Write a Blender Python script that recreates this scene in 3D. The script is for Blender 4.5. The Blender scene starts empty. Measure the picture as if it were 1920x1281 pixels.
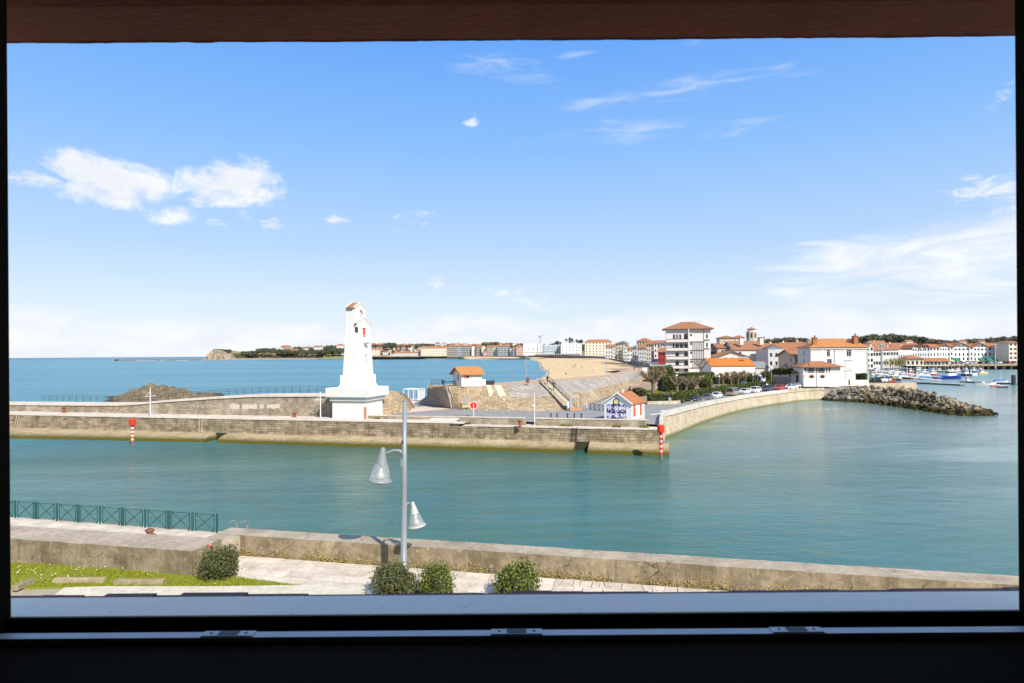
import bpy, bmesh, math, random
import numpy as np
from mathutils import Vector, Matrix
random.seed(7); RNG = np.random.default_rng(7)
S = bpy.context.scene
COL = S.collection
R = math.radians

# ---------------------------------------------------------------- camera
HC = 13.2                      # eye height above the water
F = 1200.0; CXP = 960.0; HY = 664.5; ROLL = 0.007
RV = Vector((math.cos(ROLL), 0, -math.sin(ROLL)))
UV_ = Vector((math.sin(ROLL), 0, math.cos(ROLL)))
cam = bpy.data.cameras.new('camera'); camo = bpy.data.objects.new('camera', cam); COL.objects.link(camo)
cam.sensor_width = 36; cam.lens = 22.5; cam.shift_y = 24.0 / 1920
cam.clip_start = 0.05; cam.clip_end = 80000
cam.dof.use_dof = True; cam.dof.focus_distance = 60; cam.dof.aperture_fstop = 9
FW = Vector((0, 1, 0))
m = Matrix.Identity(4)
for i in range(3):
    m[i][0] = RV[i]; m[i][1] = UV_[i]; m[i][2] = -FW[i]
m.translation = Vector((0, 0, HC))
camo.matrix_world = m
S.camera = camo

# ---------------------------------------------------------------- light
SUN_AZ, SUN_EL = 147.0, 40.0   # azimuth clockwise from the view direction
sd = Vector((math.sin(R(SUN_AZ)) * math.cos(R(SUN_EL)), math.cos(R(SUN_AZ)) * math.cos(R(SUN_EL)), math.sin(R(SUN_EL))))
sun = bpy.data.lights.new('sun', 'SUN'); sun.energy = 4.6; sun.angle = R(0.55); sun.color = (1.0, 0.92, 0.80)
suno = bpy.data.objects.new('sun', sun); COL.objects.link(suno)
suno.rotation_euler = (-sd).to_track_quat('-Z', 'Y').to_euler()
suno.location = (30, -60, 80)
S.view_settings.view_transform = 'Standard'; S.view_settings.look = 'None'
S.view_settings.exposure = 0.55; S.view_settings.gamma = 1.0
S.view_settings.use_curve_mapping = False
S.render.engine = 'CYCLES'
S.cycles.max_bounces = 6; S.cycles.diffuse_bounces = 3; S.cycles.glossy_bounces = 3; S.cycles.transmission_bounces = 5
S.cycles.caustics_reflective = False; S.cycles.caustics_refractive = False

W_ = bpy.data.worlds.new('World'); S.world = W_; W_.use_nodes = True
def world_nodes():
    nt = W_.node_tree; N = nt.nodes; L = nt.links; N.clear()
    out = N.new('ShaderNodeOutputWorld'); bg = N.new('ShaderNodeBackground')
    sky = N.new('ShaderNodeTexSky'); sky.sky_type = 'NISHITA'; sky.sun_disc = False
    sky.sun_elevation = R(SUN_EL); sky.sun_rotation = R(SUN_AZ)
    sky.air_density = 1.15; sky.dust_density = 0.35; sky.ozone_density = 2.2; sky.altitude = 10
    def math_(op, a, b=None, c=None, clamp=False):
        n = N.new('ShaderNodeMath'); n.operation = op; n.use_clamp = clamp
        for k, v in enumerate((a, b, c)):
            if v is None: continue
            if isinstance(v, (int, float)): n.inputs[k].default_value = v
            else: L.new(v, n.inputs[k])
        return n.outputs[0]
    tc = N.new('ShaderNodeTexCoord'); sp = N.new('ShaderNodeSeparateXYZ'); L.new(tc.outputs['Generated'], sp.inputs[0])
    az = math_('ARCTAN2', sp.outputs[0], sp.outputs[1]); el = math_('ARCSINE', sp.outputs[2])
    def noise(sx, sy, sc, det, rough, off=0.0, dist=0.0):
        cb = N.new('ShaderNodeCombineXYZ')
        L.new(math_('MULTIPLY', az, sx), cb.inputs[0]); L.new(math_('MULTIPLY', el, sy), cb.inputs[1]); cb.inputs[2].default_value = off
        n = N.new('ShaderNodeTexNoise'); n.inputs['Scale'].default_value = sc; n.inputs['Detail'].default_value = det
        n.inputs['Roughness'].default_value = rough; n.inputs['Distortion'].default_value = dist
        L.new(cb.outputs[0], n.inputs['Vector']); return n.outputs[0]
    def ell(px, py, rx, ry, tilt=0.0):
        u = (px - CXP) / F; v = (HY - ROLL * (px - CXP) - py) / F
        a0 = math.atan(u); e0 = math.atan(v / math.hypot(1, u))
        da = math_('SUBTRACT', az, a0); de = math_('SUBTRACT', el, e0)
        if tilt: de = math_('SUBTRACT', de, math_('MULTIPLY', da, tilt))
        k = 1 / (1 + u * u)
        q = math_('ADD', math_('POWER', math_('DIVIDE', da, rx / F * k), 2), math_('POWER', math_('DIVIDE', de, ry / F * math.sqrt(k)), 2))
        return math_('SUBTRACT', 1.0, q)          # 1 in the middle, 0 on the rim, negative outside
    def mx(*a):
        r = a[0]
        for b in a[1:]: r = math_('MAXIMUM', r, b)
        return r
    def sstep(x, a, b):
        n = N.new('ShaderNodeMapRange'); n.interpolation_type = 'SMOOTHSTEP'
        n.inputs['From Min'].default_value = a; n.inputs['From Max'].default_value = b
        L.new(x, n.inputs['Value']); return n.outputs[0]
    # heaped clouds
    puff = mx(ell(235, 335, 128, 52), ell(430, 350, 125, 46, -0.05), ell(318, 404, 60, 22), ell(160, 360, 70, 24))
    small = mx(ell(66, 340, 60, 20), ell(513, 419, 34, 14, .1), ell(885, 223, 17, 13), ell(770, 414, 50, 16, .3), ell(1868, 188, 50, 20, .45), ell(985, 558, 70, 22, -.3), ell(400, 424, 30, 12), ell(1850, 350, 110, 28), ell(1880, 398, 80, 18, .1), ell(820, 531, 16, 18), ell(640, 412, 40, 9, .1))
    n6 = noise(1, 2.2, 24, 8, 0.66, 4.4, .6)
    wisp = math_('MULTIPLY', sstep(math_('ADD', math_('MULTIPLY', math_('MAXIMUM', small, -2.0), 0.40), math_('MULTIPLY', math_('SUBTRACT', n6, 0.5), 2.6)), 0.10, 0.75), 0.8)
    pm = math_('MAXIMUM', puff, -2.0)
    n1 = noise(1, 1.5, 11, 9, 0.62, 3.1, .25)
    heap = sstep(math_('ADD', math_('MULTIPLY', pm, 0.42), math_('MULTIPLY', math_('SUBTRACT', n1, 0.5), 2.9)), -0.06, 0.5)
    # high streaks
    str_ = mx(ell(950, 120, 110, 34, -.15), ell(1085, 100, 50, 34), ell(1300, 165, 250, 24, .04), ell(1190, 248, 190, 26, .03), ell(1310, 80, 40, 9), ell(1390, 240, 120, 20))
    n2 = noise(1, 6, 9, 7, 0.6, 7.7, .8)
    cir = math_('MULTIPLY', sstep(math_('ADD', math_('MULTIPLY', math_('MAXIMUM', str_, -2.0), 0.32), math_('MULTIPLY', math_('SUBTRACT', n2, 0.5), 2.2)), 0.08, 0.95), 0.42)
    # the bank low on the right
    bank = mx(ell(1780, 470, 360, 78, .10), ell(1960, 440, 180, 60), ell(1740, 520, 360, 50, .10))
    n3 = noise(1, 5.5, 5.5, 9, 0.62, 1.4, .9)
    bnk = math_('MULTIPLY', sstep(math_('ADD', math_('MULTIPLY', math_('MAXIMUM', bank, -2.0), 0.5), math_('MULTIPLY', math_('SUBTRACT', n3, 0.5), 2.6)), -0.15, 0.75), 0.9)
    # the low belt over the sea and the town, all round the horizon
    n4 = noise(1, 3, 3.0, 6, 0.55, 9.0)
    top = math_('ADD', 0.056, math_('MULTIPLY', math_('SUBTRACT', n4, 0.5), 0.075))
    belt = math_('MULTIPLY', sstep(math_('SUBTRACT', top, el), -0.008, 0.014), math_('ADD', 0.55, math_('MULTIPLY', noise(1, 5, 5, 5, .6, 2.0), 0.5)))
    # unseen clouds beside and above the view; overhead cover added to whiten the skylight
    side = math_('MAXIMUM', sstep(math_('ABSOLUTE', az), 0.85, 1.1), sstep(el, 0.52, 0.75))
    n5 = noise(1, 1.8, 3.2, 8, 0.6, 5.5, .3)
    rest = math_('MULTIPLY', math_('MULTIPLY', sstep(n5, 0.46, 0.62), side), 0.85)
    cloud = math_('MINIMUM', mx(heap, wisp, cir, bnk, math_('MULTIPLY', belt, 0.95), rest), 1.0)
    # clear air: deep blue overhead, paling steadily to the horizon all round
    rp = N.new('ShaderNodeValToRGB'); el_ = rp.color_ramp.elements
    stops = [(0.0, (5.6, 6.35, 7.1)), (.07, (5.2, 6.15, 7.1)), (.16, (3.6, 5.1, 7.25)), (.31, (1.95, 3.95, 7.4)), (.47, (.95, 2.85, 7.2)), (.75, (.95, 2.4, 5.6)), (1.0, (.8, 2.0, 4.8))]
    while len(el_) < len(stops): el_.new(.5)
    for k_, (p_, c_) in enumerate(stops): el_[k_].position = p_; el_[k_].color = (c_[0] / 8, c_[1] / 8, c_[2] / 8, 1)
    L.new(math_('MAXIMUM', el, 0.0), rp.inputs[0])
    sc8 = N.new('ShaderNodeMixRGB'); sc8.blend_type = 'MULTIPLY'; sc8.inputs[0].default_value = 1; L.new(rp.outputs[0], sc8.inputs[1]); sc8.inputs[2].default_value = (8, 8, 8, 1)
    mix0 = N.new('ShaderNodeMixRGB'); mix0.inputs[0].default_value = .9; L.new(sky.outputs[0], mix0.inputs[1]); L.new(sc8.outputs[0], mix0.inputs[2])
    mix = N.new('ShaderNodeMixRGB'); L.new(cloud, mix.inputs[0]); L.new(mix0.outputs[0], mix.inputs[1])
    ccol = N.new('ShaderNodeMixRGB'); L.new(sstep(noise(1, 2.2, 9, 6, .6, 12.0, .4), .35, .7), ccol.inputs[0]); ccol.inputs[1].default_value = (6.3, 6.55, 7.0, 1); ccol.inputs[2].default_value = (7.5, 7.55, 7.7, 1); L.new(ccol.outputs[0], mix.inputs[2])
    L.new(mix.outputs[0], bg.inputs[0]); bg.inputs[1].default_value = 0.095
    L.new(bg.outputs[0], out.inputs[0])
world_nodes()

# ---------------------------------------------------------------- placing by survey: a sight line from the window to a known height or distance
def ray(px, py): return RV * ((px - CXP) / F) + UV_ * (-(py - HY) / F) + FW
def P(px, py, z):
    d = ray(px, py); t = (z - HC) / d.z
    return Vector((0, 0, HC)) + d * t
def A(px, py, D): return Vector((0, 0, HC)) + ray(px, py) * D

# ---------------------------------------------------------------- mesh helpers
def link(o, parent=None):
    COL.objects.link(o)
    if parent is not None: o.parent = parent
    return o
def tag(o, label=None, cat=None, group=None, kind=None):
    if label: o['label'] = label
    if cat: o['category'] = cat
    if group: o['group'] = group
    if kind: o['kind'] = kind
    return o
def thing(name, label, cat, loc=(0, 0, 0), rz=0.0, group=None):
    o = bpy.data.objects.new(name, None); COL.objects.link(o)
    o.location = loc; o.rotation_euler = (0, 0, rz); o.empty_display_size = .3
    return tag(o, label, cat, group)
def auto_uv(me):
    n = len(me.loops)
    if n == 0: return
    uvl = me.uv_layers.new(name='UVMap')
    co = np.empty(len(me.vertices) * 3); me.vertices.foreach_get('co', co); co = co.reshape(-1, 3)
    li = np.empty(n, dtype=np.int64); me.loops.foreach_get('vertex_index', li)
    nf = len(me.polygons); nor = np.empty(nf * 3); me.polygons.foreach_get('normal', nor); nor = nor.reshape(-1, 3)
    tot = np.empty(nf, dtype=np.int64); me.polygons.foreach_get('loop_total', tot)
    ln = np.repeat(nor, tot, axis=0); c = co[li]
    flat = np.abs(ln[:, 2]) > 0.92
    h = np.stack([-ln[:, 1], ln[:, 0]], 1); hl = np.linalg.norm(h, axis=1); hl[hl < 1e-6] = 1; h /= hl[:, None]
    u = c[:, 0] * h[:, 0] + c[:, 1] * h[:, 1]
    v = c[:, 2] / np.maximum(np.sqrt(1 - np.minimum(ln[:, 2] ** 2, .999)), .3)
    u = np.where(flat, c[:, 0], u); v = np.where(flat, c[:, 1], v)
    uvl.data.foreach_set('uv', np.stack([u, v], 1).ravel())
class MB:
    def __init__(s): s.v = []; s.f = []; s.uv = None; s.mi = None
    def add(s, vs, fs):
        k = len(s.v); s.v.extend([tuple(p) for p in vs]); s.f.extend([tuple(i + k for i in f) for f in fs]); return s
    def quad(s, a, b, c, d): return s.add([a, b, c, d], [(0, 1, 2, 3)])
    def box(s, c, sz, rz=0.0, M_=None):
        hx, hy, hz = sz[0] / 2, sz[1] / 2, sz[2] / 2
        vs = [Vector((x, y, z)) for z in (-hz, hz) for x, y in ((-hx, -hy), (hx, -hy), (hx, hy), (-hx, hy))]
        if rz: 
            q = Matrix.Rotation(rz, 3, 'Z'); vs = [q @ v for v in vs]
        if M_ is not None: vs = [M_ @ v for v in vs]
        c = Vector(c); vs = [v + c for v in vs]
        return s.add(vs, [(3, 2, 1, 0), (4, 5, 6, 7), (0, 1, 5, 4), (1, 2, 6, 5), (2, 3, 7, 6), (3, 0, 4, 7)])
    def box2(s, a, b):
        a = Vector(a); b = Vector(b); return s.box((a + b) / 2, (abs(b.x - a.x), abs(b.y - a.y), abs(b.z - a.z)))
    def prism(s, pts, z0, z1):
        pts = [(p[0], p[1]) for p in pts]
        ar = sum(pts[i][0] * pts[(i + 1) % len(pts)][1] - pts[(i + 1) % len(pts)][0] * pts[i][1] for i in range(len(pts)))
        if ar < 0: pts = pts[::-1]
        n = len(pts); vs = [(x, y, z0) for x, y in pts] + [(x, y, z1) for x, y in pts]
        return s.add(vs, [tuple(range(n - 1, -1, -1)), tuple(range(n, 2 * n))] + [(i, (i + 1) % n, n + (i + 1) % n, n + i) for i in range(n)])
    def extr(s, pts, d):                      # polygon of 3-D points pushed along d
        d = Vector(d); n = len(pts); vs = [Vector(p) for p in pts] + [Vector(p) + d for p in pts]
        return s.add(vs, [tuple(range(n)), tuple(range(2 * n - 1, n - 1, -1))] + [(i, n + i, n + (i + 1) % n, (i + 1) % n) for i in range(n)])
    def tube(s, pts, rs, n=8, cap=True):
        pts = [Vector(p) for p in pts]
        if isinstance(rs, (int, float)): rs = [rs] * len(pts)
        vs = []; fs = []
        for i, p in enumerate(pts):
            t = (pts[min(i + 1, len(pts) - 1)] - pts[max(i - 1, 0)]).normalized()
            a = t.cross(Vector((0, 0, 1)) if abs(t.z) < .95 else Vector((1, 0, 0))).normalized(); b = t.cross(a)
            for k in range(n):
                w = 2 * math.pi * k / n; vs.append(p + (a * math.cos(w) + b * math.sin(w)) * rs[i])
        for i in range(len(pts) - 1):
            for k in range(n):
                fs.append((i * n + k, i * n + (k + 1) % n, (i + 1) * n + (k + 1) % n, (i + 1) * n + k))
        if cap: fs.append(tuple(range(n - 1, -1, -1))); fs.append(tuple(range((len(pts) - 1) * n, len(pts) * n)))
        return s.add(vs, fs)
    def lathe(s, prof, c=(0, 0, 0), n=16, M_=None):
        c = Vector(c); vs = []; fs = []
        for r, z in prof:
            for k in range(n):
                w = 2 * math.pi * k / n; v = Vector((r * math.cos(w), r * math.sin(w), z))
                if M_ is not None: v = M_ @ v
                vs.append(v + c)
        for i in range(len(prof) - 1):
            for k in range(n): fs.append((i * n + k, i * n + (k + 1) % n, (i + 1) * n + (k + 1) % n, (i + 1) * n + k))
        fs.append(tuple(range(n - 1, -1, -1))); fs.append(tuple(range((len(prof) - 1) * n, len(prof) * n)))
        return s.add(vs, fs)
    def loft(s, rows, uvscale=True):
        k = len(s.v); nr = len(rows); nc = len(rows[0])
        for r in rows: s.v.extend([tuple(p) for p in r])
        for i in range(nr - 1):
            for j in range(nc - 1): s.f.append((k + i * nc + j, k + i * nc + j + 1, k + (i + 1) * nc + j + 1, k + (i + 1) * nc + j))
        return s
    def mesh(s, name, mat=None, smooth=False, recalc=True, mats=None):
        me = bpy.data.meshes.new(name); me.from_pydata(s.v, [], s.f); me.update()
        if recalc:
            bm = bmesh.new(); bm.from_mesh(me); bmesh.ops.recalc_face_normals(bm, faces=bm.faces); bm.to_mesh(me); bm.free()
        auto_uv(me)
        if mat is not None: me.materials.append(mat)
        if smooth: me.polygons.foreach_set('use_smooth', [True] * len(me.polygons))
        return me
    def build(s, name, mat=None, parent=None, smooth=False, recalc=True):
        return link(bpy.data.objects.new(name, s.mesh(name, mat, smooth, recalc)), parent)
def bevel(o, w=.02, seg=1):
    bm = bmesh.new(); bm.from_mesh(o.data)
    bmesh.ops.bevel(bm, geom=list(bm.edges), offset=w, segments=seg, affect='EDGES', clamp_overlap=True)
    bm.to_mesh(o.data); bm.free(); return o
def inst(name, me, parent=None, loc=(0, 0, 0), rz=0.0, sc=(1, 1, 1), rot=None):
    o = bpy.data.objects.new(name, me); o.location = loc; o.rotation_euler = rot if rot else (0, 0, rz); o.scale = sc
    return link(o, parent)
def copy_tree(o, parent=None):
    c = o.copy(); link(c, parent)
    for ch in list(o.children): copy_tree(ch, c)
    return c
def resample(pts, n):
    pts = [Vector(p) for p in pts]; d = [0]
    for a, b in zip(pts, pts[1:]): d.append(d[-1] + (b - a).length)
    out = []
    for k in range(n):
        t = d[-1] * k / (n - 1); i = 0
        while i < len(pts) - 2 and d[i + 1] < t: i += 1
        q = (t - d[i]) / max(d[i + 1] - d[i], 1e-6); out.append(pts[i].lerp(pts[i + 1], min(max(q, 0), 1)))
    return out
def smoothline(pts, n):
    pts = [Vector(p) for p in pts]; ext = [pts[0] * 2 - pts[1]] + pts + [pts[-1] * 2 - pts[-2]]; out = []
    for i in range(1, len(ext) - 2):
        p0, p1, p2, p3 = ext[i - 1:i + 3]
        for k in range(8):
            t = k / 8; out.append(.5 * ((2 * p1) + (p2 - p0) * t + (2 * p0 - 5 * p1 + 4 * p2 - p3) * t * t + (3 * p1 - p0 - 3 * p2 + p3) * t ** 3))
    out.append(pts[-1]); return resample(out, n)
def splinep(pts, n):                      # spline sampled evenly per control point, so that two lines stay paired
    pts = [Vector(p) for p in pts]; ext = [pts[0] * 2 - pts[1]] + pts + [pts[-1] * 2 - pts[-2]]; out = []
    for k in range(n):
        x = (len(pts) - 1) * k / (n - 1); i = min(int(x), len(pts) - 2); t = x - i; p0, p1, p2, p3 = ext[i:i + 4]
        out.append(.5 * ((2 * p1) + (p2 - p0) * t + (2 * p0 - 5 * p1 + 4 * p2 - p3) * t * t + (3 * p1 - p0 - 3 * p2 + p3) * t ** 3))
    return out
def leafmesh(name, C, size, mat, up=0.35, tri=False):
    C = np.asarray(C, float); n = len(C)
    a = RNG.normal(size=(n, 3)); a /= np.linalg.norm(a, axis=1)[:, None]
    b = RNG.normal(size=(n, 3)); b -= (a * b).sum(1)[:, None] * a; b /= np.linalg.norm(b, axis=1)[:, None]
    s = (np.asarray(size) * RNG.uniform(.6, 1.3, n))[:, None]
    V = np.stack([C - a * s, C - b * s * .5, C + a * s, C + b * s * .5], 1).reshape(-1, 3)
    me = bpy.data.meshes.new(name); me.vertices.add(4 * n); me.vertices.foreach_set('co', V.ravel())
    me.loops.add(4 * n); me.loops.foreach_set('vertex_index', np.arange(4 * n))
    me.polygons.add(n); me.polygons.foreach_set('loop_start', np.arange(n) * 4); me.polygons.foreach_set('loop_total', np.full(n, 4))
    me.update(calc_edges=True); me.materials.append(mat); return me

# ---------------------------------------------------------------- materials
def nodes(name):
    m = bpy.data.materials.new(name); m.use_nodes = True; nt = m.node_tree; b = nt.nodes['Principled BSDF']
    return m, nt, nt.nodes, nt.links, b
def ramp(N, L, fac, stops):
    r = N.new('ShaderNodeValToRGB'); e = r.color_ramp.elements
    while len(e) < len(stops): e.new(.5)
    for i, (p, c) in enumerate(stops):
        e[i].position = p; e[i].color = (c[0], c[1], c[2], 1)
    L.new(fac, r.inputs[0]); return r.outputs[0]
def noise_(N, L, vec, sc, det=5, rough=.6, dist=0):
    n = N.new('ShaderNodeTexNoise'); n.inputs['Scale'].default_value = sc; n.inputs['Detail'].default_value = det
    n.inputs['Roughness'].default_value = rough; n.inputs['Distortion'].default_value = dist
    if vec is not None: L.new(vec, n.inputs['Vector'])
    return n.outputs[0]
def mapping(N, L, vec, sc=(1, 1, 1), rot=(0, 0, 0)):
    k = N.new('ShaderNodeMapping'); k.inputs['Scale'].default_value = sc; k.inputs['Rotation'].default_value = rot; L.new(vec, k.inputs[0]); return k.outputs[0]
def mixc(N, L, fac, a, b, mode='MIX'):
    n = N.new('ShaderNodeMixRGB'); n.blend_type = mode
    for i, v in ((0, fac), (1, a), (2, b)):
        if isinstance(v, (int, float)): n.inputs[i].default_value = v
        elif isinstance(v, tuple): n.inputs[i].default_value = (v[0], v[1], v[2], 1)
        else: L.new(v, n.inputs[i])
    return n.outputs[0]
def bumpn(N, L, b, h, st, dist=.05):
    n = N.new('ShaderNodeBump'); n.inputs['Strength'].default_value = st; n.inputs['Distance'].default_value = dist
    L.new(h, n.inputs['Height']); L.new(n.outputs[0], b.inputs['Normal'])
def geo_pos(N): return N.new('ShaderNodeNewGeometry').outputs['Position']
def uvc(N): return N.new('ShaderNodeTexCoord').outputs['UV']
def objc(N): return N.new('ShaderNodeTexCoord').outputs['Object']
def plain(name, col, rough=.6, var=.0, sc=3., metal=0., bump=0., spec=.4, obj_var=0.):
    m, nt, N, L, b = nodes(name); b.inputs['Roughness'].default_value = rough; b.inputs['Metallic'].default_value = metal
    b.inputs['Specular IOR Level'].default_value = spec
    c = None
    if var > 0 or bump > 0: nz = noise_(N, L, objc(N), sc, 6, .65)
    if var > 0:
        lo = tuple(max(x * (1 - var), 0) for x in col); hi = tuple(min(x * (1 + var * .7), 1) for x in col)
        c = ramp(N, L, nz, [(.3, lo), (.7, hi)])
    if obj_var > 0:
        oi = N.new('ShaderNodeObjectInfo').outputs['Random']; g = N.new('ShaderNodeNewGeometry').outputs['Random Per Island']
        ad = N.new('ShaderNodeMath'); ad.operation = 'ADD'; L.new(oi, ad.inputs[0]); L.new(g, ad.inputs[1])
        fr = N.new('ShaderNodeMath'); fr.operation = 'FRACT'; L.new(ad.outputs[0], fr.inputs[0])
        k = ramp(N, L, fr.outputs[0], [(0, (1 - obj_var,) * 3), (1, (1 + obj_var * .6,) * 3)])
        c = mixc(N, L, 1.0, c if c is not None else col, k, 'MULTIPLY')
    if c is not None: L.new(c, b.inputs['Base Color'])
    else: b.inputs['Base Color'].default_value = (*col, 1)
    if bump > 0: bumpn(N, L, b, nz, bump)
    return m
def plaster(name, col, dirt=.25, dirtcol=(.35, .31, .26)):
    m, nt, N, L, b = nodes(name); b.inputs['Roughness'].default_value = .9; b.inputs['Specular IOR Level'].default_value = .15
    o = objc(N)
    a = noise_(N, L, mapping(N, L, o, (.8, .8, .12)), 1.2, 7, .7); f = noise_(N, L, o, 6, 5, .6)
    fa = ramp(N, L, a, [(.45, (0, 0, 0)), (.8, (dirt, dirt, dirt))])
    c = mixc(N, L, fa, tuple(col), dirtcol)
    c = mixc(N, L, 1.0, c, ramp(N, L, f, [(.2, (.93, .93, .93)), (.8, (1, 1, 1))]), 'MULTIPLY')
    L.new(c, b.inputs['Base Color']); bumpn(N, L, b, f, .15, .02); return m
def tiles(name, c0=(.40, .13, .045), c1=(.62, .25, .09), c2=(.30, .11, .05), pitch=.24, mossy=.0):
    m, nt, N, L, b = nodes(name); b.inputs['Roughness'].default_value = .85; b.inputs['Specular IOR Level'].default_value = .2
    u = uvc(N)
    w = N.new('ShaderNodeTexWave'); w.wave_type = 'BANDS'; w.bands_direction = 'X'; w.inputs['Scale'].default_value = .314159 / pitch
    w.inputs['Distortion'].default_value = .3; w.inputs['Detail'].default_value = 1; L.new(u, w.inputs['Vector'])
    br = N.new('ShaderNodeTexBrick'); br.inputs['Scale'].default_value = 1; br.inputs['Brick Width'].default_value = pitch; br.inputs['Row Height'].default_value = pitch * 1.5
    br.offset = 0; br.inputs['Mortar Size'].default_value = .012; br.inputs['Color1'].default_value = (*c0, 1); br.inputs['Color2'].default_value = (*c1, 1)
    br.inputs['Mortar'].default_value = (c0[0] * .45, c0[1] * .45, c0[2] * .45, 1); br.inputs['Bias'].default_value = .1; L.new(u, br.inputs['Vector'])
    nz = noise_(N, L, geo_pos(N), .6, 6, .7)
    c = mixc(N, L, ramp(N, L, nz, [(.45, (0, 0, 0)), (.75, (.55, .55, .55))]), br.outputs[0], tuple(c2))
    c = mixc(N, L, ramp(N, L, w.outputs['Fac'], [(0, (.35, .35, .35)), (.35, (0, 0, 0))]), c, (c0[0] * .35, c0[1] * .35, c0[2] * .4))
    if mossy: c = mixc(N, L, ramp(N, L, noise_(N, L, geo_pos(N), 1.7, 6, .7), [(.5, (0, 0, 0)), (.7, (mossy,) * 3)]), c, (.33, .27, .16))
    L.new(c, b.inputs['Base Color']); bumpn(N, L, b, w.outputs['Fac'], .8, .06); return m
def masonry(name, c1, c2, mortar, bw, bh, stain=(.16, .13, .09), stain_amt=.6, pale=None, bump=.6, tide=None, algae=(.14, .13, .03), msize=.03):
    m, nt, N, L, b = nodes(name); b.inputs['Roughness'].default_value = .92; b.inputs['Specular IOR Level'].default_value = .15
    u = uvc(N); p = geo_pos(N)
    wob = N.new('ShaderNodeVectorMath'); wob.operation = 'SCALE'; nn = N.new('ShaderNodeTexNoise'); nn.inputs['Scale'].default_value = 1.3; L.new(u, nn.inputs['Vector'])
    L.new(nn.outputs['Color'], wob.inputs[0]); wob.inputs['Scale'].default_value = min(bh, bw) * .5
    ad = N.new('ShaderNodeVectorMath'); ad.operation = 'ADD'; L.new(u, ad.inputs[0]); L.new(wob.outputs[0], ad.inputs[1])
    br = N.new('ShaderNodeTexBrick'); br.inputs['Scale'].default_value = 1; br.inputs['Brick Width'].default_value = bw; br.inputs['Row Height'].default_value = bh
    br.inputs['Mortar Size'].default_value = msize; br.inputs['Mortar Smooth'].default_value = .3; br.inputs['Color1'].default_value = (*c1, 1); br.inputs['Color2'].default_value = (*c2, 1); br.inputs['Mortar'].default_value = (*mortar, 1)
    L.new(ad.outputs[0], br.inputs['Vector'])
    f = noise_(N, L, p, 5, 6, .7); s_ = noise_(N, L, mapping(N, L, p, (1, 1, .45)), .55, 7, .68)
    c = mixc(N, L, .8, br.outputs[0], ramp(N, L, f, [(.25, (.5, .5, .5)), (.75, (1.35, 1.3, 1.25))]), 'MULTIPLY')
    c = mixc(N, L, ramp(N, L, s_, [(.45, (0, 0, 0)), (.72, (stain_amt,) * 3)]), c, stain)
    if pale: c = mixc(N, L, ramp(N, L, noise_(N, L, p, .33, 6, .7), [(.5, (0, 0, 0)), (.68, (.7, .7, .7))]), c, pale)
    if tide is not None:
        sp = N.new('ShaderNodeSeparateXYZ'); L.new(p, sp.inputs[0])
        mr = N.new('ShaderNodeMapRange'); mr.inputs['From Min'].default_value = tide + .5; mr.inputs['From Max'].default_value = tide - .1
        ads = N.new('ShaderNodeMath'); ads.operation = 'MULTIPLY_ADD'; L.new(f, ads.inputs[0]); ads.inputs[1].default_value = .5; L.new(sp.outputs[2], ads.inputs[2])
        L.new(ads.outputs[0], mr.inputs['Value']); c = mixc(N, L, mr.outputs[0], c, algae)
    L.new(c, b.inputs['Base Color'])
    h = mixc(N, L, .5, br.outputs['Fac'], f); inv = N.new('ShaderNodeMath'); inv.operation = 'MULTIPLY_ADD'; L.new(br.outputs['Fac'], inv.inputs[0]); inv.inputs[1].default_value = -1.; L.new(f, inv.inputs[2])
    bumpn(N, L, b, inv.outputs[0], bump, .06); return m
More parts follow.
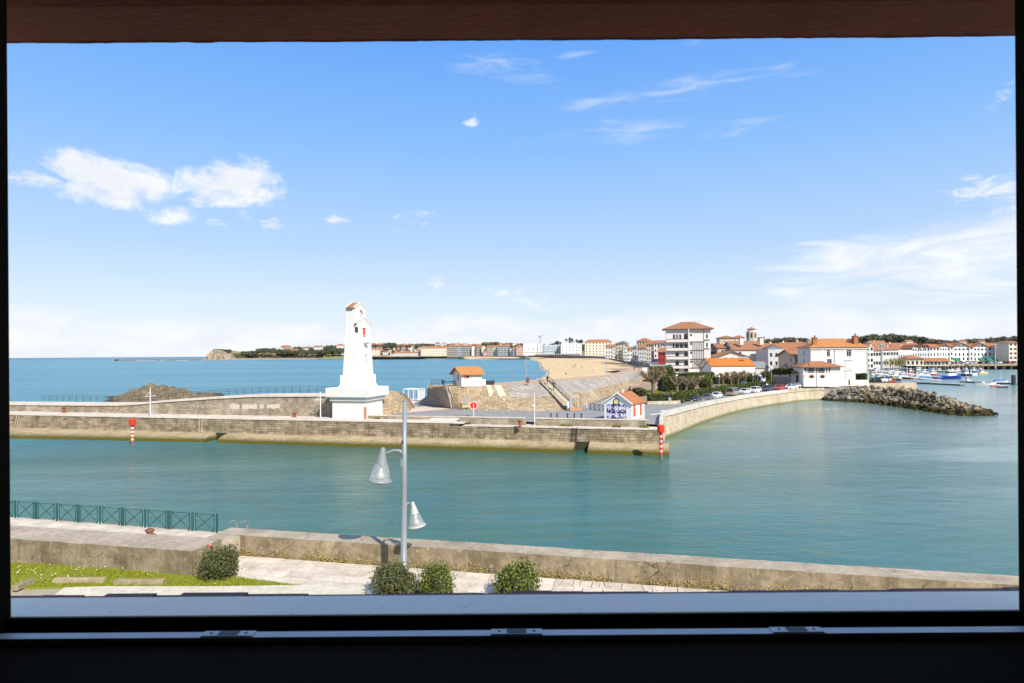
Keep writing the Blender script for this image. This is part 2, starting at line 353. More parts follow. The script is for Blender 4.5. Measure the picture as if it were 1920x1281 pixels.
def stone(name, cols, sc=1.5, bump=.5, obj_var=.3, tide=None, algae=(.12, .11, .03), rough=.92, streak=None, vs=1.0, crack=None):
    m, nt, N, L, b = nodes(name); b.inputs['Roughness'].default_value = rough; b.inputs['Specular IOR Level'].default_value = .2
    p = geo_pos(N); n1 = noise_(N, L, mapping(N, L, p, (1, 1, vs)), sc, 8, .68); n2 = noise_(N, L, p, sc * 6, 5, .7)
    k = len(cols) - 1
    c = ramp(N, L, n1, [(.28 + .44 * i / k, cols[i]) for i in range(k + 1)])
    c = mixc(N, L, .7, c, ramp(N, L, n2, [(.25, (.6, .6, .6)), (.75, (1.25, 1.25, 1.25))]), 'MULTIPLY')
    if obj_var:
        oi = N.new('ShaderNodeObjectInfo').outputs['Random']; g = N.new('ShaderNodeNewGeometry').outputs['Random Per Island']
        ad = N.new('ShaderNodeMath'); ad.operation = 'ADD'; L.new(oi, ad.inputs[0]); L.new(g, ad.inputs[1])
        fr = N.new('ShaderNodeMath'); fr.operation = 'FRACT'; L.new(ad.outputs[0], fr.inputs[0])
        c = mixc(N, L, 1.0, c, ramp(N, L, fr.outputs[0], [(0, (1 - obj_var,) * 3), (1, (1 + obj_var * .7,) * 3)]), 'MULTIPLY')
    if crack:
        wn = N.new('ShaderNodeTexNoise'); wn.inputs['Scale'].default_value = 1.6; wn.inputs['Detail'].default_value = 5; L.new(p, wn.inputs['Vector'])
        wv = N.new('ShaderNodeVectorMath'); wv.operation = 'MULTIPLY_ADD'; L.new(wn.outputs['Color'], wv.inputs[0]); wv.inputs[1].default_value = (.9, .9, .9); L.new(p, wv.inputs[2])
        vo = N.new('ShaderNodeTexVoronoi'); vo.feature = 'DISTANCE_TO_EDGE'; vo.inputs['Scale'].default_value = .8; L.new(wv.outputs[0], vo.inputs['Vector'])
        ck_ = ramp(N, L, vo.outputs['Distance'], [(0.0, (.85,) * 3), (.022, (0, 0, 0))]); msk = ramp(N, L, noise_(N, L, p, .5, 4, .6), [(.48, (0, 0, 0)), (.58, (1, 1, 1))])
        c = mixc(N, L, mixc(N, L, 1.0, ck_, msk, 'MULTIPLY'), c, crack)
        chip = ramp(N, L, noise_(N, L, mapping(N, L, p, (1, 1, 1.6)), 2.6, 7, .75), [(.60, (0, 0, 0)), (.64, (.7,) * 3)]); c = mixc(N, L, chip, c, tuple(min(1, q * 1.12) for q in cols[-1]))
    if streak: c = mixc(N, L, ramp(N, L, noise_(N, L, mapping(N, L, p, (1.4, 1.4, .1)), 1.1, 6, .7), [(.5, (0, 0, 0)), (.7, (.75,) * 3)]), c, streak)
    if tide is not None:
        sp = N.new('ShaderNodeSeparateXYZ'); L.new(p, sp.inputs[0])
        mr = N.new('ShaderNodeMapRange'); mr.inputs['From Min'].default_value = tide + .35; mr.inputs['From Max'].default_value = tide - .15
        ads = N.new('ShaderNodeMath'); ads.operation = 'MULTIPLY_ADD'; L.new(n2, ads.inputs[0]); ads.inputs[1].default_value = .4; L.new(sp.outputs[2], ads.inputs[2])
        L.new(ads.outputs[0], mr.inputs['Value']); c = mixc(N, L, mr.outputs[0], c, algae)
    L.new(c, b.inputs['Base Color']); bumpn(N, L, b, mixc(N, L, .5, n1, n2), bump, .08); return m
def leafmat(name, cols, trans=.25):
    m, nt, N, L, b = nodes(name); b.inputs['Roughness'].default_value = .55; b.inputs['Specular IOR Level'].default_value = .25
    g = N.new('ShaderNodeNewGeometry'); n1 = noise_(N, L, g.outputs['Position'], .9, 4, .6)
    ad = N.new('ShaderNodeMath'); ad.operation = 'MULTIPLY_ADD'; L.new(g.outputs['Random Per Island'], ad.inputs[0]); ad.inputs[1].default_value = .55; 
    ms = N.new('ShaderNodeMath'); ms.operation = 'MULTIPLY'; L.new(n1, ms.inputs[0]); ms.inputs[1].default_value = .5; L.new(ms.outputs[0], ad.inputs[2])
    k = len(cols) - 1
    c = ramp(N, L, ad.outputs[0], [(.15 + .7 * i / k, cols[i]) for i in range(k + 1)])
    L.new(c, b.inputs['Base Color'])
    tr = N.new('ShaderNodeBsdfTranslucent'); L.new(c, tr.inputs[0]); mxs = N.new('ShaderNodeMixShader'); mxs.inputs[0].default_value = trans
    L.new(b.outputs[0], mxs.inputs[1]); L.new(tr.outputs[0], mxs.inputs[2]); L.new(mxs.outputs[0], N['Material Output'].inputs[0]); return m
def glassmat(name, col=(.02, .03, .035), rough=.08):
    m, nt, N, L, b = nodes(name); b.inputs['Base Color'].default_value = (*col, 1); b.inputs['Roughness'].default_value = rough; b.inputs['Specular IOR Level'].default_value = .6; return m

white = plaster('white_render', (.66, .65, .625), .16)
white2 = plaster('white_render_warm', (.64, .61, .565), .28)
cream = plaster('cream_render', (.62, .56, .46), .25)
pinkr = plaster('pink_render', (.50, .33, .31), .2)
greyr = plaster('grey_render', (.52, .52, .52), .2)
stonew = plaster('pale_stone_render', (.50, .44, .34), .5)
trimw = plain('white_paint', (.80, .80, .78), .5)
redpaint = plain('red_shutter_paint', (.48, .06, .035), .55, .2, 4)
orangepaint = plain('orange_shutter_paint', (.62, .10, .045), .55, .12, 4)
greenpaint = plain('dark_green_paint', (.02, .075, .065), .5, .2, 4)
darkwood = plain('dark_timber', (.035, .03, .035), .7, .2, 4)
brownwood = plain('brown_timber', (.16, .07, .045), .7, .25, 4)
pane = glassmat('window_glass'); paneb = glassmat('bluish_glass', (.10, .14, .16), .15)
tile_o = tiles('orange_tiles', (.33, .135, .065), (.46, .21, .105), (.27, .12, .065))
tile_b = tiles('bright_orange_tiles', (.56, .18, .035), (.62, .22, .045), (.48, .15, .035))
tile_r = tiles('weathered_red_tiles', (.30, .12, .065), (.43, .21, .11), (.22, .105, .065), mossy=.5)
metal_g = plain('grey_metal', (.32, .35, .37), .45, .1, 3, .2)
metal_w = plain('white_metal', (.75, .75, .73), .4)
metal_d = plain('dark_metal', (.05, .06, .06), .5, .2, 3, .3)
# ================================================================ the room and the window the view is seen from
def room():
    dark = plain('room_wall_paint', (.10, .09, .08), .9, .1, 2)
    ext = plaster('house_render', (.70, .68, .64), .2)
    z0, z1 = HC - 1.45, HC + 1.25
    tag(MB().box2((-2.6, -3.6, z0 - .2), (2.6, 1.0, z0)).build('room_floor', dark), kind='structure')
    tag(MB().box2((-2.6, -3.6, z1), (2.6, 1.0, z1 + .2)).build('room_ceiling', dark), kind='structure')
    tag(MB().box2((-2.8, -3.6, z0), (-2.6, 1.0, z1)).build('room_wall_left', dark), kind='structure')
    tag(MB().box2((2.6, -3.6, z0), (2.8, 1.0, z1)).build('room_wall_right', dark), kind='structure')
    tag(MB().box2((-2.8, -3.8, z0), (2.8, -3.6, z1)).build('room_wall_back', dark), kind='structure')
    w = MB()
    y0, y1 = 1.0, 1.34
    w.box2((-7, y0, 2.7), (7, y1, HC - .66)); w.box2((-7, y0, HC + .80), (7, y1, HC + 3.2))
    w.box2((-7, y0, HC - .66), (-1.12, y1, HC + .80)); w.box2((1.12, y0, HC - .66), (7, y1, HC + .80))
    tag(w.build('house_wall', ext), kind='structure')
    # rest of the house that carries the wall, behind the room
    tag(MB().box2((-7, -8, 2.7), (7, -3.85, HC + 3.2)).build('house_body', ext), kind='structure')
room()
def window():
    blk = plain('black_frame_paint', (.012, .009, .006), .9, spec=.05)
    blk2 = plain('dark_frame_paint', (.020, .014, .008), .9, spec=.05)
    sillm, nt, N, L, b = nodes('sill_paint'); o = objc(N)
    n1 = noise_(N, L, mapping(N, L, o, (3, 14, 8)), 3.5, 8, .75); n2 = noise_(N, L, mapping(N, L, o, (9, 30, 9)), 3, 6, .7)
    c = ramp(N, L, n1, [(.3, (.90, .78, .60)), (.55, (.95, .84, .66)), (.75, (.82, .70, .54))])
    c = mixc(N, L, ramp(N, L, n2, [(.62, (0, 0, 0)), (.70, (.8, .8, .8))]), c, (.22, .20, .20)); L.new(c, b.inputs['Base Color']); b.inputs['Roughness'].default_value = .28; b.inputs['Specular IOR Level'].default_value = .8; b.inputs['Coat Weight'].default_value = .5; b.inputs['Coat Roughness'].default_value = .25
    bumpn(N, L, b, n1, .3, .004)
    ored, nt, N, L, b = nodes('oxblood_paint'); n1 = noise_(N, L, mapping(N, L, objc(N), (1, 4, 4)), 7, 8, .8)
    L.new(ramp(N, L, n1, [(.3, (.15, .06, .055)), (.7, (.24, .12, .11))]), b.inputs['Base Color']); bumpn(N, L, b, n1, .4, .01); b.inputs['Roughness'].default_value = .7
    silver = plain('brushed_track_metal', (.62, .62, .64), .4, .12, 9, .2)
    t = thing('window', 'black window frame with metal track and grey painted sill at the harbour view', 'window', (0, 1.0, HC))
    def B(name, a, b_, mat): 
        k = Vector((0, 1.0, 0)); return MB().box2(Vector(a) - k, Vector(b_) - k).build(name, mat, t)
    B('jamb', (-1.125, 1.0, -.72), (-1.070, 1.362, .80), blk); B('jamb', (1.075, 1.0, -.72), (1.125, 1.362, .80), blk)
    sl = B('sill', (-1.5, 1.357, -.60), (1.5, 1.468, -.550), sillm)
    bevel(sl, .003); B('sill_front', (-1.5, 1.352, -.64), (1.5, 1.3568, -.5515), blk)
    edge = MB(); x = -1.5; 
    while x < 1.5:
        w = random.uniform(.04, .22); d = random.uniform(-.003, .004); edge.box2((x, .469, -.62), (min(x + w, 1.5), .508 + d, -.560 + d * .7)); x += w
    edge.build('sill_edge', ored, t)
    B('track_channel', (-1.07, 1.269, -.66), (1.075, 1.355, -.62), blk)
    B('track_wall', (-1.07, 1.30, -.62), (1.075, 1.355, -.585), blk2)
    B('track_strip', (-1.07, 1.243, -.60), (1.075, 1.268, -.546), silver)
    B('bottom_rail', (-1.12, 1.0, -.72), (1.12, 1.241, -.560), blk2)
    for px in (425, 965, 1490):
        x = (px - 960) / F * 1.256
        pl = MB().box2((x - .05, .245, -.546), (x + .05, .267, -.5435)).build('latch_plate', silver, t)
        MB().box2((x - .019, .249, -.5435), (x + .019, .266, -.5425)).build('latch_slot', metal_d, pl)
        for s in (-1, 1): MB().lathe([(.003, 0), (.003, .0008)], (x + s * .034, .257, -.5434), 8).build('screw', metal_d, pl)
    # beam across the top
    beam, nt, N, L, b = nodes('rough_brown_beam'); o = objc(N)
    n1 = noise_(N, L, mapping(N, L, o, (4, 10, 14)), 5, 9, .7, .6); n2 = noise_(N, L, o, 2, 5, .6)
    L.new(ramp(N, L, n2, [(.3, (.20, .050, .030)), (.7, (.28, .085, .052))]), b.inputs['Base Color']); b.inputs['Roughness'].default_value = .6; b.inputs['Specular IOR Level'].default_value = .12; bumpn(N, L, b, n1, .9, .02)
    bt = MB(); rows = []; n = 160; yb, yt = 1.42, 1.60
    for j, (dy, dz) in enumerate(((.19, .30), (.19, 0.012), (.186, 0), (.178, .004), (.172, -.001), (.02, 0), (0, .006), (0, .30))):
        r = []
        for i in range(n + 1):
            x = -1.5 + 3.0 * i / n; rn = .5 * math.sin(x * 9 + j) + .25 * random.uniform(-1, 1) + .3 * math.sin(x * 31)
            zz = .787 + dz + (.0013 * rn if j in (1, 2, 3) else 0) + .004 * (x * .6) ** 2 * 1.0
            if j in (1, 2, 3) and -.80 < x < -.74: zz -= .0022
            r.append(Vector((x, yb + dy + (.0012 * random.uniform(-1, 1) if 1 <= j <= 4 else 0), HC + zz)))
        rows.append(r)
    o = bt.loft(rows).build('roof_beam', beam)
    tag(o, 'rough dark brown beam running across the top of the window', 'beam')
window()
# ================================================================ water
def water():
    m, nt, N, L, b = nodes('sea_water'); p = geo_pos(N)
    b.inputs['Roughness'].default_value = .08; b.inputs['IOR'].default_value = 1.33; b.inputs['Specular IOR Level'].default_value = .5
    sp = N.new('ShaderNodeSeparateXYZ'); L.new(p, sp.inputs[0])
    # channel green-teal, the bay beyond the jetty pale blue over sand
    mr = N.new('ShaderNodeMapRange'); mr.interpolation_type = 'SMOOTHSTEP'; mr.inputs['From Min'].default_value = 100; mr.inputs['From Max'].default_value = 150
    sx = N.new('ShaderNodeMath'); sx.operation = 'MULTIPLY_ADD'; L.new(sp.outputs[0], sx.inputs[0]); sx.inputs[1].default_value = -.6; L.new(sp.outputs[1], sx.inputs[2]); L.new(sx.outputs[0], mr.inputs['Value'])
    big = noise_(N, L, mapping(N, L, p, (.02, .05, 1)), 1, 5, .6)
    chan = ramp(N, L, big, [(.3, (.016, .096, .086)), (.7, (.048, .156, .132))])
    bay = ramp(N, L, noise_(N, L, mapping(N, L, p, (.002, .012, 1)), 1, 5, .6), [(.3, (.034, .175, .235)), (.7, (.078, .25, .30))])
    c = mixc(N, L, mr.outputs[0], chan, bay)
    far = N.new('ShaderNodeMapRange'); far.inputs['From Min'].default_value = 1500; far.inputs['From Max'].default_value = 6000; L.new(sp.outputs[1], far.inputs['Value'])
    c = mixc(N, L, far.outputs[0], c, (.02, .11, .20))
    # inner basin on the right is calm and silty grey
    cal = N.new('ShaderNodeMapRange'); cal.interpolation_type = 'SMOOTHSTEP'; cal.inputs['From Min'].default_value = 8; cal.inputs['From Max'].default_value = 95; L.new(sp.outputs[0], cal.inputs['Value'])
    nearc = N.new('ShaderNodeMapRange'); nearc.inputs['From Min'].default_value = 700; nearc.inputs['From Max'].default_value = 500; L.new(sp.outputs[1], nearc.inputs['Value'])
    kk = N.new('ShaderNodeMath'); kk.operation = 'MULTIPLY'; L.new(cal.outputs[0], kk.inputs[0]); L.new(nearc.outputs[0], kk.inputs[1])
    k2 = N.new('ShaderNodeMath'); k2.operation = 'MULTIPLY'; L.new(kk.outputs[0], k2.inputs[0]); k2.inputs[1].default_value = .75
    c = mixc(N, L, k2.outputs[0], c, (.19, .26, .235))
    L.new(c, b.inputs['Base Color'])
    # ripples: wind ripple, chop and broad current swirls
    r1 = noise_(N, L, mapping(N, L, p, (1.0, 2.2, 1), (0, 0, R(-18))), 1.15, 6, .68, .6)
    r2 = noise_(N, L, mapping(N, L, p, (.55, 1.3, 1), (0, 0, R(-10))), .55, 5, .62, .9)
    r3 = noise_(N, L, mapping(N, L, p, (.10, .34, 1), (0, 0, R(-14))), .5, 3, .5, 1.2)
    a1 = N.new('ShaderNodeMath'); a1.operation = 'MULTIPLY_ADD'; L.new(r2, a1.inputs[0]); a1.inputs[1].default_value = 3.2; L.new(r1, a1.inputs[2])
    a2 = N.new('ShaderNodeMath'); a2.operation = 'MULTIPLY_ADD'; L.new(r3, a2.inputs[0]); a2.inputs[1].default_value = 3.0; L.new(a1.outputs[0], a2.inputs[2])
    bp = N.new('ShaderNodeBump'); bp.inputs['Distance'].default_value = .06
    st = N.new('ShaderNodeMath'); st.operation = 'MULTIPLY_ADD'; L.new(kk.outputs[0], st.inputs[0]); st.inputs[1].default_value = -.5; st.inputs[2].default_value = .95
    pat = N.new('ShaderNodeMapRange'); pat.inputs['From Min'].default_value = .35; pat.inputs['From Max'].default_value = .65; pat.inputs['To Min'].default_value = .35; pat.inputs['To Max'].default_value = 1.25
    L.new(noise_(N, L, mapping(N, L, p, (.012, .05, 1), (0, 0, R(-14))), 1, 5, .6, 1.5), pat.inputs['Value'])
    st2 = N.new('ShaderNodeMath'); st2.operation = 'MULTIPLY'; L.new(st.outputs[0], st2.inputs[0]); L.new(pat.outputs[0], st2.inputs[1]); bo_ = N.new('ShaderNodeMath'); bo_.operation = 'MULTIPLY_ADD'; L.new(mr.outputs[0], bo_.inputs[0]); bo_.inputs[1].default_value = 4.5; bo_.inputs[2].default_value = 1.0; st3 = N.new('ShaderNodeMath'); st3.operation = 'MULTIPLY'; L.new(st2.outputs[0], st3.inputs[0]); L.new(bo_.outputs[0], st3.inputs[1]); L.new(st3.outputs[0], bp.inputs['Strength'])
    L.new(a2.outputs[0], bp.inputs['Height']); L.new(bp.outputs[0], b.inputs['Normal'])
    ro = N.new('ShaderNodeMath'); ro.operation = 'MULTIPLY_ADD'; L.new(mr.outputs[0], ro.inputs[0]); ro.inputs[1].default_value = .19; ro.inputs[2].default_value = .08; L.new(ro.outputs[0], b.inputs['Roughness'])
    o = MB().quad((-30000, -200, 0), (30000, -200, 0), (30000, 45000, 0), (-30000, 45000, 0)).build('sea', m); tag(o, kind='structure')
    bed = plain('sea_bed_sand', (.2, .17, .11), .95)
    tag(MB().quad((-30000, -200, -9), (30000, -200, -9), (30000, 45000, -9), (-30000, 45000, -9)).build('sea_bed', bed), kind='structure')
water()

# ================================================================ the jetty across the channel
asphalt = plain('asphalt', (.25, .245, .235), .9, .2, .35)
ledge_m = stone('pale_quay_top', [(.42, .36, .29), (.60, .53, .45), (.66, .60, .53)], .5, .3, 0)
wall_m = masonry('quay_masonry', (.40, .30, .17), (.52, .42, .27), (.56, .50, .40), .75, .27, (.20, .14, .07), .65, (.56, .48, .36))
block_m = stone('quay_block_stone', [(.15, .115, .07), (.31, .25, .165), (.44, .365, .26)], .7, .7, .30, streak=(.13, .10, .06))
joint_m = stone('quay_joint_mortar', [(.40, .33, .22), (.62, .56, .45)], 2, .3, 0)
toe_m = stone('toe_concrete', [(.23, .18, .10), (.36, .29, .18), (.44, .37, .25)], .35, .6, 0, tide=.72, algae=(.085, .072, .012))
upper_m = masonry('rubble_masonry', (.22, .185, .135), (.38, .32, .24), (.44, .39, .31), .6, .28, (.13, .11, .08), .75, (.52, .45, .35), .9)
slope_m = masonry('embankment_stones', (.30, .23, .14), (.52, .42, .29), (.27, .22, .15), 1.0, .42, (.24, .17, .085), .7, (.56, .47, .34), 1.0, msize=.06)
slope_g = masonry('grey_embankment_stones', (.31, .29, .27), (.48, .45, .41), (.29, .26, .22), .9, .4, (.27, .22, .14), .6, (.52, .49, .45), 1.0, msize=.06)
dark_m = masonry('dark_rubble_wall', (.20, .18, .165), (.33, .30, .28), (.47, .43, .38), .55, .34, (.14, .12, .10), .4, None, .8, msize=.045)
weed_m = leafmat('weed_leaves', [(.10, .12, .02), (.22, .22, .04), (.30, .28, .07)])

Q_L, Q_R = P(18, 778.5, 3.3), P(1241, 804.5, 3.12)          # quay edge line
QU = (Q_R - Q_L); QU.z = 0; QLEN = QU.length; QU.normalize(); QN = Vector((-QU.y, QU.x, 0))   # along, and inland
QROT = math.atan2(QU.y, QU.x)
def qp(s, n, z): p = Q_R + QU * s + QN * n; return Vector((p.x, p.y, z))             # s<0 to the left
def s_at(px, n):
    u = (px - CXP) / F
    return (u * (Q_R.y + QN.y * n) - Q_R.x - QN.x * n) / (QU.x - u * QU.y)
def jetty():
    t = thing('jetty', 'long masonry jetty with a sloping concrete toe across the channel', 'jetty', qp(0, 0, 0), QROT)
    # local: x along (negative to the left), y inland
    Lq = 150.0
    sb = s_at(858, 0)                                                # the quay top steps down here
    MB().box2((-Lq, .35, -6), (sb, 7.8, 3.30)).build('core', joint_m, t)
    MB().box2((sb, .35, -6), (-.2, 7.8, 2.94)).build('core', joint_m, t)
    # toe with gaps where the ladders stand: broken into runs
    runs = [(-Lq, -68.6), (-66.3, -11.6), (-9.6, 0.9)]
    for a, b in runs:
        mb = MB(); n = max(2, int((b - a) / 2)); prof = [(-4.2, -6.0), (-3.1, -.4), (-2.75, .35), (-1.7, .80), (-.2, 1.12), (.3, 1.2), (.3, -6)]
        rows = []
        for yy, zz in prof:
            r = []
            for i in range(n + 1):
                x = a + (b - a) * i / n; wide = 1 + max(0, (-x - 70) / 60) * 1.1
                r.append((x + (random.uniform(-.1, .1) if 0 < i < n else 0), yy * wide + random.uniform(-.08, .08) if yy < 0 else yy, zz + random.uniform(-.05, .05)))
            rows.append(r)
        mb.loft(rows)
        nc = n + 1
        for e in (0, n): mb.f.append(tuple(k * nc + e for k in range(len(prof))))
        mb.build('toe', toe_m, t)
    for s, e in ((-67.4, 0), (-10.6, 0)): MB().box2((s - 1.15, .05, -6), (s + 1.05, .345, 1.11)).build('toe_recess', plain('recess_shade_stone', (.035, .035, .018), .7), t)  # near-black backing plate: the shade of the notch put into its colour
    # facing stones, course by course: the nearest 300 singly, the rest as one part
    blk = []
    zc = 1.15; courses = [.40, .36, .38, .36, .34, .36]; k = 0
    zc = 1.12
    for ci, h in enumerate(courses):
        x = 0.0 - random.uniform(0, .3)
        if ci % 2: x = 0.0
        while x > -Lq:
            w = random.uniform(.75, 1.65) if x > -75 else random.uniform(.9, 1.8)
            if not (ci == 5 and x > sb): blk.append((x - w / 2, zc + h / 2, w - .035, h - .03))
            x -= w
        zc += h
    blk.sort(key=lambda q: -q[0])
    base = MB().box((0, 0, 0), (1, 1, 1)); bo = base.mesh('quay_stone', block_m)
    bmx = bmesh.new(); bmx.from_mesh(bo); bmesh.ops.bevel(bmx, geom=list(bmx.edges), offset=.03, segments=1, affect='EDGES'); bmx.to_mesh(bo); bmx.free()
    for (x, z, w, h) in blk[:300]:
        o = inst('stone', bo, t, (x, .20 + random.uniform(-.02, .03), z), random.uniform(-.006, .006), (w, .42, h))
    rest = MB()
    for (x, z, w, h) in blk[300:]: rest.box((x, .20 + random.uniform(-.03, .03), z), (w, .42, h))
    tag(rest.build('stones', block_m, t), kind='stuff')
    # pale capping slabs on the edge
    x = .1
    caps = MB()
    while x > -Lq:
        w = random.uniform(1.6, 2.6); caps.box((x - w / 2, .95, 3.38 if x - w / 2 < sb else 3.02), (w - .03, 2.1, .14)); x -= w
    tag(caps.build('capping_slabs', ledge_m, t), kind='stuff')
    MB().box2((-Lq, 2.01, 2.9), (sb, 8, 3.43)).build('walkway', ledge_m, t)
    MB().box2((sb, 2.01, 2.6), (0.05, 5, 3.07)).build('walkway', ledge_m, t)
    return t
JT = jetty()
def ql(px, py, z):                                                # local jetty coordinates of a surveyed point
    d = P(px, py, z) - qp(0, 0, 0); return Vector((d.dot(QU), d.dot(QN), z))
# ---------------------------------------------------------------- upper walkway of the jetty with its railing
def upper_wall():
    t = thing('jetty_wall', 'high rubble wall of the upper jetty walkway with faded white graffiti', 'wall', qp(0, 0, 0), QROT)
    n0 = 5.2
    zp = [(-120, 4.75), (18, 4.85), (187, 4.95), (234, 5.05), (304, 5.7), (398, 6.35), (468, 6.75), (640, 7.0)]
    S_ = [(s_at(px, n0), z) for px, z in zp]
    front = MB(); front.loft([[(s, n0, 3.2) for s, z in S_], [(s, n0 + .12, z - .28) for s, z in S_]]); front.build('masonry', upper_m, t)
    cop = MB(); cop.loft([[(s, n0 - .06, z - .30) for s, z in S_], [(s, n0 - .06, z) for s, z in S_], [(s, n0 + 1.0, z + .003) for s, z in S_]]); cop.build('coping', ledge_m, t)
    bk = MB(); bk.loft([[(s, n0 + 1.0, z + .003) for s, z in S_], [(s, n0 + 4.6, z) for s, z in S_], [(s, n0 + 5.2, -6) for s, z in S_]]); bk.build('walkway_deck', ledge_m, t)
    e = S_[-1]; mb = MB(); mb.quad((e[0], n0, -2), (e[0], n0 + 5.2, -2), (e[0], n0 + 4.6, e[1]), (e[0], n0, e[1])); mb.build('end_face', upper_m, t)
    # faded painted letters and whitewashed patches
    gm = plain('faded_white_paint', (.50, .455, .375), .9, .18, 3)
    def text(tx, px, py, hgt, n=n0 - .02):
        cu = bpy.data.curves.new('letters', 'FONT'); cu.body = tx; cu.size = hgt; cu.extrude = .006; cu.space_character = 1.08
        o = bpy.data.objects.new('tmp', cu); COL.objects.link(o); dg = bpy.context.evaluated_depsgraph_get(); dg.update()
        me = bpy.data.meshes.new_from_object(o.evaluated_get(dg)); bpy.data.objects.remove(o)
        me.materials.clear(); me.materials.append(gm)
        p = A(px, py, (qp(s_at(px, n0), n0, 0)).y); q = inst('painted_letters', me, t, (s_at(px, n0), n0 - .015, p.z), rot=(R(90), 0, 0)); return q
    text('UM A LA MAIRE', 353, 764.5, .82)
    for x0, x1, y0, y1 in ((430, 448, 757, 767), (453, 481, 758, 767), (486, 494, 758, 766), (500, 523, 758, 766)):
        mb = MB(); s0, s1 = s_at(x0, n0), s_at(x1, n0); D = qp((s0 + s1) / 2, n0, 0).y; z0 = A(x0, y1, D).z; z1 = A(x0, y0, D).z; k = 8
        top = [(s0 + (s1 - s0) * i / k, n0 - .006 + .12 * (z1 - 3.2) / 3.3, z1 + random.uniform(-.16, .1)) for i in range(k + 1)]
        bot = [(s0 + (s1 - s0) * i / k, n0 - .006 + .12 * (z0 - 3.2) / 3.3, z0 + random.uniform(-.1, .12)) for i in range(k + 1)]
        mb.loft([bot, top]); mb.build('whitewash_patch', gm, t)
    # railing
    r = thing('jetty_railing', 'thin dark railing of posts and rails along the upper jetty walkway', 'railing', qp(0, 0, 0), QROT)
    post = MB().tube([(0, 0, 0), (0, 0, 1.15)], .035, 6).mesh('post', metal_d)
    def zat(s):
        for (a, za), (b, zb) in zip(S_, S_[1:]):
            if a <= s <= b: return za + (zb - za) * (s - a) / (b - a)
        return S_[-1][1] if s > S_[-1][0] else S_[0][1]
    s = S_[0][0] + 20; pts = []
    while s < S_[-1][0]:
        inst('post', post, r, (s, n0 + 4.4, zat(s))); pts.append(s); s += 1.55
    for h in (1.12, .75, .4):
        MB().tube([(q, n0 + 4.4, zat(q) + h) for q in pts], .022, 4).build('rail', metal_d, r)
    # ladders down the quay face, white light masts, bollards
    for px, w in ((36, .55), (378, .5), (1077, .62)):
        s = s_at(px, 0); lt = thing('quay_ladder', {36: 'pale quay ladder slanting down the jetty wall at its seaward end', 378: 'pale quay ladder beside the dark notch in the jetty toe', 1077: 'dark rusty ladder in the notch by the striped red post'}[px], 'ladder', qp(s, -.12 if px > 1000 else -.18, 0), QROT, 'ladders on the jetty wall')
        mm = darkwood if px > 1000 else plain('pale_ladder_paint', (.5, .45, .33), .8, .2, 4)
        lean = .55 if px == 36 else .12; zt = 3.5 if px < 1000 else 3.1; zb = .4 if px > 1000 else 1.25
        for sx in (-w / 2, w / 2): MB().tube([(sx - lean, -.12, zb), (sx, .0, zt)], .05, 5).build('rail', mm, lt)
        n = int((zt - zb) / .3)
        for i in range(n):
            q = (i + .5) / n; MB().tube([(-w / 2 - lean * (1 - q), -.12 * (1 - q), zb + (zt - zb) * q), (w / 2 - lean * (1 - q), -.12 * (1 - q), zb + (zt - zb) * q)], .03, 5).build('rung', mm, lt)
    for px, yt, yb, lb in ((282, 727, 780.5, 'white mast with a cross arm on the quay, away from the lighthouse'), (601, 735, 784, 'white mast with a cross arm on the quay, next to the lighthouse')):
        p = P(px, yb, 3.42); h = (yb - yt) / F * p.y
        mt = thing('light_mast', lb, 'mast', p, QROT, 'white masts on the jetty')
        MB().tube([(0, 0, 0), (0, 0, h)], [.09, .05], 8).build('pole', metal_w, mt)
        MB().tube([(-1.0, 0, h * .68), (1.0, 0, h * .72)], .06, 6).build('cross_arm', metal_w, mt)
        MB().tube([(-.9, 0, h * .70), (0, 0, h * .85)], .035, 6).build('brace', metal_w, mt)
    for px, py, hh, lb in ((120, 774, 1.0, 'rusty mooring bollard standing alone toward the seaward end of the jetty'), (552, 782.5, .75, 'rusty mooring bollard under the whitewashed wall near the lighthouse')):
        p = P(px, py, 3.43); b_ = MB(); b_.lathe([(.34, 0), (.30, .1), (.24, .25), (.24, hh - .3), (.38, hh - .15), (.36, hh), (.1, hh + .04)], n=12)
        o = b_.build('mooring_bollard', plain('rust', (.22, .08, .035), .9, .4, 6), smooth=False); o.location = p; tag(o, lb, 'bollard', 'mooring bollards')
upper_wall()

